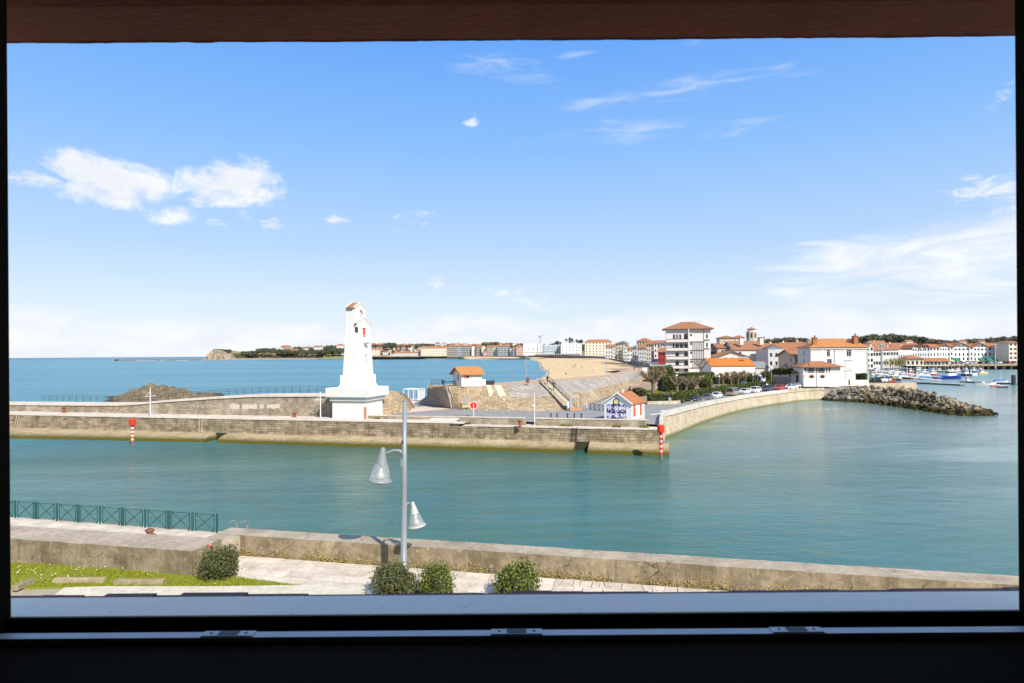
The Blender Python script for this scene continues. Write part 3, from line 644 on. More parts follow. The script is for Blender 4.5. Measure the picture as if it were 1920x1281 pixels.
# ---------------------------------------------------------------- lighthouse
def lighthouse():
    white = plaster('lighthouse_render', (.68, .67, .645), .30, (.46, .43, .37))
    b0 = ql(655, 785.5, 3.43); Dn = qp(b0.x, b0.y, 0).y; mpp = Dn / F
    xl, xr = s_at(622.5, b0.y), s_at(684, b0.y)
    t = thing('lighthouse', 'tall white twin gabled harbour lighthouse on a stepped base on the jetty', 'lighthouse', qp(xr, b0.y, 3.36), QROT)
    W0 = xr - xl; z = lambda py: (HY - ROLL * (655 - CXP) - py) * mpp + HC - 3.36
    def blockp(name, x0, x1, y0, y1, z0, z1, tp=0.0, mat=white, par=t):
        mb = MB(); vs = [(x0, y0, z0), (x1, y0, z0), (x1, y1, z0), (x0, y1, z0), (x0 + tp, y0 + tp, z1), (x1 - tp, y0 + tp, z1), (x1 - tp, y1 - tp, z1), (x0 + tp, y1 - tp, z1)]
        mb.add(vs, [(3, 2, 1, 0), (4, 5, 6, 7), (0, 1, 5, 4), (1, 2, 6, 5), (2, 3, 7, 6), (3, 0, 4, 7)]); return mb.build(name, mat, par)
    dep = 6.2
    z1 = z(753); z2 = z(746); z3 = z(741)
    blockp('lower_block', -W0, 0, 0, dep, -.3, z(752), 0)
    blockp('lower_band', -W0 - .3, .35, -.32, dep + .3, z(752) + .01, z(744.5))
    blockp('platform', -W0 - .75, .8, -.75, dep + .7, z(744.5) + .01, z(727.5))
    zt = z(727.5)
    # shaft sits on the platform: pedestal flare, plinth, then the tapering tower
    sx0, sx1 = -W0 + 1.35, -.25; yf = 1.0
    shx0 = xl + 0; 
    cx = s_at(672, b0.y + yf) - xr                         # the front right corner of the shaft
    lx = s_at(642.5, b0.y + yf) - xr
    sd_ = 5.2
    fl = MB(); fl.loft([[(lx - .65, yf - .65, zt - .1), (cx + .65, yf - .65, zt - .1), (cx + .65, yf + sd_ + .6, zt - .1), (lx - .65, yf + sd_ + .6, zt - .1), (lx - .65, yf - .65, zt - .1)],
                        [(lx - .3, yf - .3, zt + .5), (cx + .3, yf - .3, zt + .5), (cx + .3, yf + sd_ + .3, zt + .5), (lx - .3, yf + sd_ + .3, zt + .5), (lx - .3, yf - .3, zt + .5)]]).build('flare', white, t)
    zpl = z(704)
    blockp('plinth', lx - .3, cx + .3, yf - .3, yf + sd_ + .3, zt + .5, zpl)
    ze = z(611); tp = .38
    sh = blockp('shaft', lx, cx, yf, yf + sd_, zpl + .01, ze, tp)
    # lower gabled head on the right, taller head on the left
    y0, y1 = yf + tp, yf + sd_ - tp; xm = s_at(664.5, b0.y + yf) - xr
    def gable(name, x0, x1, ya, yb, zb, zw, zr, ov=.35):
        mb = MB(); ym = (ya + yb) / 2
        prof = [(ya, zb), (yb, zb), (yb, zw), (ym, zr), (ya, zw)]
        mb.extr([(x0, a, b) for a, b in prof], (x1 - x0, 0, 0)); h = mb.build(name, white, t)
        rf = MB(); th = .14; sl = (zr - zw) / (ym - ya)
        for sgn, e in ((1, ya), (-1, yb)):
            oe = e - sgn * ov; zo = zw - ov * sl
            rf.extr([(x0 + .25, oe, zo), (x0 + .25, ym, zr), (x0 + .25, ym, zr + th), (x0 + .25, oe, zo + th)], (x1 - x0 - .5, 0, 0))
        rf.build('roof_tiles', tile_o, h)
        cp = MB()                                        # raised white gable copings
        for xe in (x0 - .06, x1 - .24):
            for sgn, e in ((1, ya), (-1, yb)):
                oe = e - sgn * .18; zo = zw - .18 * sl
                cp.extr([(xe, oe, zo + .0), (xe, ym, zr), (xe, ym, zr + .26), (xe, oe, zo + .22)], (.30, 0, 0))
        cp.build('gable_coping', white2, h)
        return h
    zl = z(605.5); gable('low_head', xm + .02, cx - tp, y0, y1, ze, z(606), z(594))
    yt1 = y0 + (y1 - y0) * .80
    gable('tall_head', lx + tp, xm, y0 + .02, yt1, ze - 3.0, z(575.5), z(566.5))
    # openings: real recessed boxes standing proud as frames with dark shutters
    def opening(name, face, a, zc, w, h, mat, canopy=False):
        if face == 'r':
            x = cx - tp + .01 if zc < z(606) + 2 and zc < z(600) else xm
            xx = x + (tp * (1 - (zc - zpl) / (ze - zpl)) if zc < ze else 0)
            o = MB().box((xx + .02, a, zc), (.06, w, h)).build(name, mat, t)
            MB().box((xx + .05, a, zc + h / 2 + .06), (.22, w + .25, .1)).build('lintel', white, o); MB().box((xx + .05, a, zc - h / 2 - .05), (.2, w + .2, .08)).build('window_sill', white, o)
        else:
            o = MB().box((a, y0 - .02, zc), (w, .06, h)).build(name, mat, t)
        return o
    ym = (y0 + y1) / 2
    opening('shutter', 'r', ym, z(621), .75, 1.15, orangepaint); opening('window', 'r', ym + .2, z(671), .45, 1.0, greyr); opening('window', 'f', (xm + cx - tp) / 2 + .05, z(618.5), .5, .95, pane)
    bx = MB(); bx.add([(cx - tp * .6, ym - .5, z(642)), (cx - tp * .6, ym + .5, z(642)), (cx + .5, ym + .5, z(642)), (cx + .5, ym - .5, z(642)), (cx - tp * .5, ym, z(648))], [(0, 1, 2, 3), (0, 4, 1), (1, 4, 2), (2, 4, 3), (3, 4, 0)]); bx.build('lamp_bracket', white, t)
    MB().box((xm + .06, (y0 + yt1) / 2, z(586)), (.12, .35, .75)).build('window', greyr, t)
    MB().box((xm + .25, (y0 + yt1) / 2, z(579)), (.5, .7, .12)).build('lantern_shelf', white, t)
    MB().box((-.55 + .6, -.02, 1.0), (.22, .3, 1.9)).build('rust_post', plain('terracotta_post', (.5, .2, .10), .8, .2, 4), t)
lighthouse()

# ---------------------------------------------------------------- beacons
def beacon(px, yb, yt, lb, up):
    p = P(px, yb, 0.0); h = (yb - yt) / F * p.y
    t = thing('beacon_post', lb, 'beacon', (p.x, p.y, 0), 0, 'striped channel beacons')
    red = plain('signal_red', (.72, .035, .012), .45, .1, 4); wht = plain('stripe_white', (.75, .66, .52) if up else (.75, .5, .45), .5, .1, 4)
    r = .19; n = 9; hp = h - .95; z = -3.0
    MB().tube([(0, 0, -6), (0, 0, .55)], r * 1.05, 12).build('pile', plain('weathered_pile', (.16, .15, .12), .8, .3, 5), t)
    for i in range(n):
        a = .55 + (hp - .55) * i / n; b = .55 + (hp - .55) * (i + 1) / n
        MB().tube([(0, 0, a), (0, 0, b)], r, 14).build('stripe', red if (i % 2 == (n - 1) % 2) else wht, t, False)
    MB().lathe([(.12, hp), (.42, hp + .02), (.46, hp + .1), (.46, h - .08), (.40, h), (.05, h + .02)], n=18).build('can_topmark', red, t)
beacon(248.5, 836, 785.5, 'red and white striped post with can top, on the seaward side of the lighthouse', True)
beacon(1239.5, 861, 797, 'red striped post with can top at the corner where the jetty ends', False)
# ================================================================ quay ground, curved sea wall, embankment
WALLPX = [(1249, 820), (1267, 813), (1323, 790), (1376, 773.6), (1428, 763), (1500, 752.5), (1546, 749.5)]
wl = [qp(.2, 2.4, 0), qp(.25, 8, 0)] + [P(x, y, 0) for x, y in WALLPX]
WL = smoothline(wl, 60)                                            # plan line of the curved wall
def inl(i):                                                        # inland direction on that line
    d = WL[min(i + 1, 59)] - WL[max(i - 1, 0)]; d.z = 0; d.normalize(); return Vector((-d.y, d.x, 0))
def roadz(p): 
    d = (Vector((p.x, p.y)) - Vector((WL[0].x, WL[0].y))).length
    return 3.42 - .62 * min(max((d - 12) / 45, 0), 1)
def patop(p): return roadz(p) + .70
def ground():
    land = stone('sand_and_soil', [(.30, .24, .16), (.40, .33, .22)], .3, .2, 0)
    # road sheet
    out = [qp(s_, 3.0, 3.42) for s_ in (-70, -46, -22, -2.5)]
    for i in range(0, 60, 2):
        q = WL[i] + inl(i) * .3; q.z = roadz(WL[i]); out.append(q)
    out += [Vector((92, 196, 2.8)), Vector((70, 205, 2.8)), Vector((45, 185, 2.9)), Vector((22, 150, 3.2)), Vector((5, 132, 3.42)), qp(-40, 34, 3.42), qp(-70, 34, 3.42)]
    MBr = MB(); MBr.add(out, [tuple(range(len(out)))]); o = MBr.build('road', asphalt, recalc=False); tag(o, kind='structure')
    bmr = bmesh.new(); bmr.from_mesh(o.data); bmesh.ops.triangulate(bmr, faces=bmr.faces, ngon_method='EAR_CLIP'); bmr.to_mesh(o.data); bmr.free()
    # curved sea wall
    wm = masonry('sea_wall_masonry', (.46, .37, .24), (.58, .50, .38), (.60, .54, .45), .6, .3, (.30, .22, .12), .55, (.64, .57, .46), .8, tide=.35)
    t = thing('sea_wall', 'curved masonry sea wall carrying the quay road round the basin', 'wall')
    a = [];b = [];c = []
    for i, p in enumerate(WL):
        n = inl(i); zt = roadz(p) - .05
        a.append(p + Vector((0, 0, -6)) - n * .9); b.append(p + Vector((0, 0, 0)) - n * .1); c.append(p + n * .25 + Vector((0, 0, zt)))
    MB().loft([a, b, c]).build('masonry', wm, t)
    # white parapet on the wall, then the bare end
    pp = thing('quay_parapet', 'long white rendered parapet curving along the quay road', 'parapet')
    def parapet(i0, i1, mat, par, name):
        r = [[], [], [], []]
        for i in range(i0, i1 + 1):
            p = WL[i]; n = inl(i); z0 = roadz(p) - .15; z1 = patop(p)
            if i > 54: z1 = roadz(p) + .5
            r[0].append(p + n * .05 + Vector((0, 0, z0))); r[1].append(p + n * .05 + Vector((0, 0, z1))); r[2].append(p + n * .55 + Vector((0, 0, z1))); r[3].append(p + n * .55 + Vector((0, 0, z0)))
        mb = MB(); mb.loft(r); nc = i1 - i0 + 1
        mb.f.append((0, nc, 2 * nc, 3 * nc)); mb.f.append((nc - 1, 2 * nc - 1, 3 * nc - 1, 4 * nc - 1)); return mb.build(name, mat, par)
    pm = stone('whitewashed_parapet', [(.44, .40, .35), (.56, .52, .46), (.62, .58, .52)], .35, .2, 0)
    parapet(0, 50, pm, pp, 'rendered_wall'); parapet(50, 59, wm, t, 'low_end')
    # parapet wall along the jetty front with a gap
    jp = thing('jetty_parapet', 'low rubble parapet with pale coping between quay edge and road', 'parapet', qp(0, 0, 0), QROT)
    pb = ql(1100, 800, 3.07); n = pb.y
    for x0, x1 in ((860, 984), (1003, 1211)):
        s0, s1 = s_at(x0, n), s_at(x1, n)
        MB().box2((s0, n, 2.9), (s1, n + .5, 4.05)).build('rubble', upper_m, jp); MB().box2((s0 - .05, n - .05, 4.05), (s1 + .05, n + .55, 4.17)).build('coping', ledge_m, jp)
    s0, s1 = s_at(690, n + 2), s_at(860, n + 2)
    MB().box2((s0, n + 1.9, 3.3), (s1, n + 2.3, 3.85)).build('kerb_wall', upper_m, jp); MB().box2((s0, n + 1.85, 3.85), (s1, n + 2.35, 3.95)).build('kerb_coping', ledge_m, jp)
    for k in range(3): MB().box2((s_at(800, n), n + .5 + .45 * k, 3.3), (s_at(857, n), n + .95 + .45 * k, 3.50 + .13 * k)).build('step', ledge_m, jp)
    # weed tufts on the ledge
    for x0, x1, y, nn in ((700, 712, 788, n + 1.6), (1048, 1072, 800, n - .2), (1148, 1163, 803, n - .2), (1200, 1215, 804, n - .2), (868, 882, 797, n - .2)):
        s0, s1 = s_at(x0, nn), s_at(x1, nn); k = 160
        c = np.stack([RNG.uniform(s0, s1, k), nn + RNG.normal(0, .12, k), (3.45 if x0 < 850 else 3.1) + RNG.exponential(.10, k)], 1)
        o = link(bpy.data.objects.new('weed_tuft', leafmesh('weed_tuft', c, .12, weed_m))); o.location = qp(0, 0, 0); o.rotation_euler.z = QROT
        tag(o, 'low yellowish weed tuft growing along the jetty quay ledge', 'weeds', 'weed tufts on the ledge')
    return n
JPN = ground()

CR = [(833, 725), (870, 724), (905, 723), (950, 722), (1018, 718.5), (1070, 713), (1123, 708), (1158, 702.5), (1186, 697), (1204, 697.5), (1213, 702)]
CRZ = [7.5] * 9 + [7.3, 6.6]; BTZ = [3.4] * 9 + [4.4, 6.2]
BT = [(847, 766.5), (875, 768), (905, 769), (960, 770.5), (1022, 771.5), (1070, 768), (1106, 758), (1138, 745), (1168, 735), (1196, 724), (1210, 706)]
BK = [(836, 720.5), (870, 720), (905, 719), (950, 716.5), (1000, 713), (1053, 710), (1112, 705), (1150, 700), (1190, 689), (1210, 688), (1222, 693)]
ZT = 7.5
def embankment():
    t = thing('stone_embankment', 'broad stone paved embankment sloping from the quay road up to the beach crest', 'embankment')
    cr = splinep([P(x, y, z) for (x, y), z in zip(CR, CRZ)], 81); bt = splinep([P(x, y, z) for (x, y), z in zip(BT, BTZ)], 81); bk = splinep([P(x, y, z - .05) for (x, y), z in zip(BK, CRZ)], 81)
    def row(q, a=0, b=80): return [bt[i].lerp(cr[i], q) + Vector((0, 0, .5 * math.sin(q * 3.14) + (random.uniform(-.05, .05) if 0 < q < 1 else 0))) for i in range(a, b + 1)]
    k = 24
    MB().loft([row(q, 0, k) for q in (0, .2, .4, .6, .8, 1)]).build('stone_slope', slope_m, t)
    MB().loft([row(q, k, 80) for q in (0, .2, .4)]).build('stone_slope', slope_m, t)
    MB().loft([row(q, k, 80) for q in (.4, .6, .8, 1)]).build('grey_slope', slope_g, t)
    cp = plain('brown_path', (.44, .30, .20), .95, .15, .5)
    top = [p + Vector((0, 0, .0)) for p in cr]; 
    MB().loft([top, bk, [p + Vector((-.2, 1.5, -6)) for p in bk]]).build('crest_path', cp, t)
    # two paler stair tracks worn down the slope
    trk = stone('pale_worn_stone', [(.52, .44, .32), (.66, .57, .44)], .6, .3, 0)
    for q0, q1, w in ((17, 15.2, .9), (20.0, 18.4, 1.3)):
        a = []; b = []
        for q in np.linspace(.02, .98, 8):
            for lst, dd in ((a, 0), (b, w)):
                i = int(q0 + 1.5 * (1 - q)); p = bt[i].lerp(cr[i], q); p = p + Vector((dd + 1.2 * (1 - q), 0, .5 * math.sin(q * 3.14) + .11)); lst.append(p)
        MB().loft([a, b]).build('worn_track', trk, t)
    # dark battered end wall
    e = MB(); bl = P(776, 757, 3.4); br = P(846, 766, 3.4); tl = A(802, 726, 121.5); tr = cr[0]
    lft = [bl.lerp(tl, q) + Vector((1.2 * math.sin(q * 3.14) * (1 if q < .7 else .6), 0, 0)) for q in np.linspace(0, 1, 8)]
    rgt = [bt[0].lerp(tr, q) + Vector((-.1 + .2 * q, -.05, .5 * math.sin(q * 3.14) + .05)) for q in np.linspace(0, 1, 8)]
    e.loft([lft, rgt]); e.build('end_wall', dark_m, t)
    cpw = MB(); cpw.loft([[p + Vector((0, -.02, .06)) for p in rgt], [p + Vector((.75, -.1, .14)) for p in rgt], [p + Vector((.8, -.1, -.3)) for p in rgt]]); cpw.build('flank_coping', ledge_m, t)
    MB().loft([[tl, tr], [A(806, 722, 128), cr[2] + Vector((0, 4, 0))]]).build('crest_top', cp, t)
    # mound beside the lighthouse
    mo = thing('stone_mound', 'rounded stone paved ramp end beside the white lighthouse base', 'embankment')
    base = smoothline([P(676, 779.5, 3.4), P(705, 780, 3.4), P(740, 777, 3.4), P(768, 771, 3.4), P(775, 762, 3.4)], 24)
    apx = smoothline([A(700, 740, 107), A(716, 735, 109), A(735, 732.5, 111), A(746, 736, 113), A(752, 742, 115)], 24)
    rows = []
    for q in np.linspace(0, 1, 8): rows.append([b_.lerp(a_, q) + Vector((0, -.3 * math.sin(q * 3.14), .55 * math.sin(q * 3.14))) for b_, a_ in zip(base, apx)])
    rows.append([p + Vector((-.5, 5, -.3)) for p in apx]); rows.append([p + Vector((-1, 8, -8)) for p in apx])
    MB().loft(rows).build('stone_paving', slope_m, mo)
    MB().loft([[p + Vector((.05, -.1, .06)) for p in [r[-6] for r in rows[:8]]], [p + Vector((.6, 0, .0)) for p in [r[-6] for r in rows[:8]]]]).build('edge_coping', ledge_m, mo)
    # pale ramp between the two down to the sand
    rp = plain('pale_ramp', (.56, .46, .38), .95, .1, .4)
    MB().loft([[P(705, 781, 3.43) , P(775, 772.5, 3.43), P(845, 767, 3.43)], [P(730, 766, 3.43), P(772, 763, 3.43), P(800, 761, 3.43)], [P(740, 756, 3.2), P(765, 752, 3.2), P(785, 756, 3.2)], [A(740, 749, 150), A(765, 748, 150), A(800, 748, 150)]]).build('ramp', rp); tag(bpy.data.objects['ramp'], kind='structure')
    return cr, bt
CREST, EBOT = embankment()

# ---------------------------------------------------------------- generic wall with real openings
def wall_open(mb, O, U, Nn, Wd, H, holes, dep=.18):
    """vertical wall from O along unit U, outward normal Nn; holes = (u0,u1,z0,z1)"""
    O = Vector(O); U = Vector(U); Nn = Vector(Nn); Z = Vector((0, 0, 1))
    us = sorted({0, Wd, *[h[0] for h in holes], *[h[1] for h in holes]}); zs = sorted({0, H, *[h[2] for h in holes], *[h[3] for h in holes]})
    g = lambda u, z, d=0: O + U * u + Z * z - Nn * d
    for a, b in zip(us, us[1:]):
        if b - a < 1e-5: continue
        for c, d in zip(zs, zs[1:]):
            if d - c < 1e-5: continue
            mu, mz = (a + b) / 2, (c + d) / 2
            if any(h[0] < mu < h[1] and h[2] < mz < h[3] for h in holes): continue
            mb.quad(g(a, c), g(b, c), g(b, d), g(a, d))
    for u0, u1, z0, z1 in holes:
        mb.quad(g(u0, z0), g(u1, z0), g(u1, z0, dep), g(u0, z0, dep)); mb.quad(g(u1, z0), g(u1, z1), g(u1, z1, dep), g(u1, z0, dep))
        mb.quad(g(u1, z1), g(u0, z1), g(u0, z1, dep), g(u1, z1, dep)); mb.quad(g(u0, z1), g(u0, z0), g(u0, z0, dep), g(u0, z1, dep))
_cache = {}
def boxmesh(name, w, d, h, mat):
    k = (name, round(w, 2), round(d, 2), round(h, 2), mat.name)
    if k not in _cache: _cache[k] = MB().box((0, 0, 0), (w, d, h)).mesh(name, mat)
    return _cache[k]
def frame_mesh(w, h, mat, mull=1):
    k = ('frame', round(w, 2), round(h, 2), mat.name, mull)
    if k not in _cache:
        mb = MB(); f = .07
        mb.box((0, 0, h / 2 - f / 2), (w, .06, f)); mb.box((0, 0, -h / 2 + f / 2), (w, .06, f))
        for s in (-1, 1): mb.box((s * (w / 2 - f / 2), 0, 0), (f, .06, h - 2 * f))
        for i in range(mull): mb.box((-w / 2 + w * (i + 1) / (mull + 1), 0, 0), (.06, .06, h - 2 * f))
        _cache[k] = mb.mesh('window_frame', mat)
    return _cache[k]
def roof(t, kind, w, d, h, rise, ov, mat, name='roof', x0=None, y0=0.0, under=None):
    x0 = -w / 2 if x0 is None else x0; x1 = x0 + w; y1 = y0 + d; mb = MB(); th = .16
    if kind == 'flat':
        mb.box2((x0 - .1, y0 - .1, h), (x1 + .1, y1 + .1, h + .25))
    elif kind == 'gx':                                   # ridge along x
        ym = (y0 + y1) / 2; sl = rise / (d / 2)
        for e, s in ((y0, -1), (y1, 1)):
            zo = h - ov * sl; yo = e + s * ov
            mb.extr([(x0 - ov, yo, zo), (x0 - ov, ym, h + rise), (x0 - ov, ym, h + rise + th), (x0 - ov, yo, zo + th)], (w + 2 * ov, 0, 0))
    elif kind == 'gy':                                   # ridge along y, gable to the front
        xm = (x0 + x1) / 2; sl = rise / (w / 2)
        for e, s in ((x0, -1), (x1, 1)):
            zo = h - ov * sl; xo = e + s * ov
            mb.extr([(xo, y0 - ov, zo), (xm, y0 - ov, h + rise), (xm, y0 - ov, h + rise + th), (xo, y0 - ov, zo + th)], (0, d + 2 * ov, 0))
    elif kind == 'hip':
        X0, X1, Y0, Y1 = x0 - ov, x1 + ov, y0 - ov, y1 + ov; zo = h - .12
        if w >= d: r = (d / 2 + ov) * .95; a, b = Vector((X0 + r, (Y0 + Y1) / 2, h + rise)), Vector((X1 - r, (Y0 + Y1) / 2, h + rise))
        else: r = (w / 2 + ov) * .95; a, b = Vector(((X0 + X1) / 2, Y0 + r, h + rise)), Vector(((X0 + X1) / 2, Y1 - r, h + rise))
        c = [Vector((X0, Y0, zo)), Vector((X1, Y0, zo)), Vector((X1, Y1, zo)), Vector((X0, Y1, zo))]; up = Vector((0, 0, th))
        ct = [q + up for q in c]
        if w >= d: fs = [[ct[0], ct[1], b, a], [ct[1], ct[2], b], [ct[2], ct[3], a, b], [ct[3], ct[0], a]]
        else: fs = [[ct[0], ct[1], a], [ct[1], ct[2], b, a], [ct[2], ct[3], b], [ct[3], ct[0], a, b]]
        for f in fs: mb.add(f, [tuple(range(len(f)))])
        for i in range(4): mb.quad(c[i], c[(i + 1) % 4], ct[(i + 1) % 4], ct[i])
        mb.quad(*c[::-1])
    o = mb.build(name, mat, t)
    return o
def gables(mb, kind, w, d, h, rise, x0=None, y0=0.0):
    x0 = -w / 2 if x0 is None else x0; x1 = x0 + w; y1 = y0 + d
    if kind == 'gx':
        ym = (y0 + y1) / 2
        for x in (x0, x1): mb.add([(x, y0, h), (x, y1, h), (x, ym, h + rise)], [(0, 1, 2)])
    elif kind == 'gy':
        xm = (x0 + x1) / 2
        for y in (y0, y1): mb.add([(x0, y, h), (x1, y, h), (xm, y, h + rise)], [(0, 1, 2)])
def house(name, label, cat, loc, rz, w, d, h, rf='gx', rise=1.5, ov=.4, wall=None, tile=None, wins=(), group=None, chimneys=(), detail=False, fm=None, shut=None, parent=None, glass=None):
    """wins: (face, u_centre, z_centre, width, height[, shutter material]) with face in f r l; u measured from the face centre"""
    wall = wall or white; tile = tile or tile_o; t = parent or thing(name, label, cat, loc, rz, group)
    mb = MB(); fw = {'f': ((-w / 2, 0, 0), (1, 0, 0), (0, -1, 0), w), 'r': ((w / 2, 0, 0), (0, 1, 0), (1, 0, 0), d), 'l': ((-w / 2, d, 0), (0, -1, 0), (-1, 0, 0), d), 'b': ((w / 2, d, 0), (-1, 0, 0), (0, 1, 0), w)}
    for f, (O, U, Nn, L_) in fw.items():
        hs = [(L_ / 2 + q[1] - q[3] / 2, L_ / 2 + q[1] + q[3] / 2, q[2] - q[4] / 2, q[2] + q[4] / 2) for q in wins if q[0] == f]
        wall_open(mb, O, U, Nn, L_, h, hs)
    gables(mb, rf, w, d, h, rise)
    mb.add([(-w / 2, 0, h), (w / 2, 0, h), (w / 2, d, h), (-w / 2, d, h)], [(0, 1, 2, 3)])
    wo = mb.build('wall', wall, t, recalc=False)
    roof(t, rf, w, d, h, rise, ov, tile)
    for q in wins:
        f, uc, zc, ww, hh = q[:5]; O, U, Nn, L_ = fw[f]; O = Vector(O); U = Vector(U); Nn = Vector(Nn); ang = math.atan2(U.y, U.x)
        c = O + U * (L_ / 2 + uc) + Vector((0, 0, zc)) - Nn * .16
        g = inst('window', boxmesh('window', ww + .02, .03, hh + .02, glass or pane), t, c, ang)
        if detail:
            inst('window_frame', frame_mesh(ww, hh, fm or trimw, 1 if ww > .7 else 0), g, (0, -.035, 0))
            inst('sill', boxmesh('sill', ww + .2, .2, .07, fm or trimw), g, (0, -.2, -hh / 2 - .03))
        sm = q[5] if len(q) > 5 else shut
        if sm is not None:
            for s in (-1, 1): inst('shutter', boxmesh('shutter', ww * .5, .05, hh, sm), g, (s * ww * .76, -.20, 0))
    for (cx, cy, cw, ch) in chimneys:
        o = MB().box((cx, cy, h + rise * .6 + ch / 2), (cw, cw * .8, ch)).build('chimney', wall if not detail else white2, t)
        MB().box((cx, cy, h + rise * .6 + ch + .06), (cw * 1.2, cw, .12)).build('chimney_cap', tile_o, o)
    return t
def grid(face, L_, h, cols, rows, ww, hh, z0=None, mu=.0, sh=None, jit=0.):
    out = []; z0 = h / rows * .55 if z0 is None else z0
    for r in range(rows):
        for c in range(cols):
            q = (face, -L_ / 2 + mu + (L_ - 2 * mu) * (c + .5) / cols, z0 + (h / rows) * r, ww, hh)
            if q[2] + hh / 2 < h - .1: out.append(q + ((sh,) if sh else ()))
    return out

# ---------------------------------------------------------------- hut with the mural
def mural_hut():
    fl, fr = P(1132, 788.5, 3.42), P(1186, 790, 3.42)
    zb = 3.3; bl = Vector((fl.x, fl.y, zb)); Dm = (fl.y + fr.y) / 2; w = (fr - fl).length; rz = math.atan2(fr.y - fl.y, fr.x - fl.x)
    mpp = Dm / F; h = 34.5 * mpp; rise = 18.5 * mpp
    c = (fl + fr) / 2
    rz = -R(34); w = 4.35; d = 4.6
    t = thing('mural_hut', 'small white gabled hut with a blue floral mural and red shutters', 'hut', (c.x, c.y, zb), rz)
    mb = MB(); wall_open(mb, (-w / 2, 0, 0), (1, 0, 0), (0, -1, 0), w, h, []); wall_open(mb, (w / 2, d, 0), (-1, 0, 0), (0, 1, 0), w, h, []); wall_open(mb, (-w / 2, d, 0), (0, -1, 0), (-1, 0, 0), d, h, [])
    hl = [(.45, 1.3, .75, h - .25), (2.8, 3.6, .75, h - .25)]
    wall_open(mb, (w / 2, 0, 0), (0, 1, 0), (1, 0, 0), d, h, hl, .08); gables(mb, 'gy', w, d, h, rise); mb.build('wall', plaster('hut_render', (.80, .80, .80), .06), t, recalc=False)
    roof(t, 'gy', w, d, h, rise, .22, tiles('hut_tiles', (.38, .15, .065), (.48, .21, .095), (.31, .13, .065)))
    for a, b, z0, z1 in hl: MB().box((w / 2 - .03, (a + b) / 2, (z0 + z1) / 2), (.08, b - a, z1 - z0)).build('shutter', orangepaint, t)
    MB().box2((w / 2 - .02, -.03, 0), (w / 2 + .06, d + .02, .45)).build('plinth', stonew, t)
    sl = rise / (w / 2); br = MB()
    for s in (-1, 1): br.extr([(s * (w / 2 + .2), -.26, h - .2 * sl - .02), (0, -.26, h + rise - .02), (0, -.26, h + rise + .17), (s * (w / 2 + .2), -.26, h - .2 * sl + .16)], (0, .1, 0))
    br.build('barge_board', trimw, t); MB().box((0.35, .8, h + rise + .3), (.25, .25, .5)).build('chimney', white, t)
    # mural: dark blue field with arched top, flowers, dots and a yellow disc
    navy = plain('mural_navy', (.025, .03, .17), .8, .3, 8); pw = plain('mural_white', (.72, .72, .80), .8, .12, 8); pl = plain('mural_lilac', (.50, .50, .72), .8, .2, 8); py = plain('mural_yellow', (.85, .72, .08), .8, .1, 8); po = plain('mural_ochre', (.42, .22, .05), .8, .3, 8); pg = plain('mural_grey', (.40, .40, .44), .8, .1, 8)
    mw = w * .70; x0 = -w / 2 + w * .09; zb_, zt_ = h * .16, h * .92; xc = x0 + mw * .5
    fld = MB(); n = 16; pts = [(x0, zb_), (x0 + mw, zb_ - .12), (x0 + mw, zt_)] + [(xc + .72, zt_)] + [(xc + .52 * math.cos(a), zt_ + .42 + .52 * math.sin(a)) for a in np.linspace(-.5, math.pi + .5, n)] + [(xc - .72, zt_), (x0, zt_)]
    fld.extr([(x, -.012, z) for x, z in pts], (0, .012, 0)); mo = fld.build('mural', navy, t)
    def disc(mb, x, z, rx, rz_, y, a=0., n=10):
        vs = []
        for k in range(n):
            u = 2 * math.pi * k / n; dx, dz = rx * math.cos(u), rz_ * math.sin(u); vs.append((x + dx * math.cos(a) - dz * math.sin(a), y, z + dx * math.sin(a) + dz * math.cos(a)))
        mb.add(vs, [tuple(range(n))])
    rnd = random.Random(4); ii = 0
    for r_ in range(2):
        for c_ in range(3):
            fx = x0 + mw * (c_ + .5) / 3 + rnd.uniform(-.08, .08); fz = zb_ + (zt_ - zb_) * (r_ + .5) / 2 + rnd.uniform(-.06, .06); f = MB(); f2 = MB(); n = 6; a0 = rnd.uniform(0, 3)
            for k in range(n):
                a = a0 + 2 * math.pi * k / n + rnd.uniform(-.2, .2); rr = rnd.uniform(.26, .34); L1 = rnd.uniform(.22, .30)
                disc(f if k % 3 else f2, fx + rr * math.cos(a), fz + rr * math.sin(a) * .85, L1, rnd.uniform(.10, .15), -.016 - .002 * (k % 3) - .001 * ii, a)
            fo = f.build('flower', pw, mo); f2.build('petals', pl, fo); ii += .2
    for k in range(46):
        x = rnd.uniform(x0 + .1, x0 + mw - .1); z = rnd.uniform(zb_ + .1, zt_ - .1); f = MB(); disc(f, x, z, .065, .065, -.028 - .0007 * k); f.build('dot', (pw, py, po, py, pw)[k % 5], mo)
    f = MB(); disc(f, xc, zt_ + .42, .40, .40, -.018, n=20); f.build('ring', pg, mo); f = MB(); disc(f, xc, zt_ + .42, .30, .30, -.022, n=20); f.build('sun_disc', py, mo)
mural_hut()

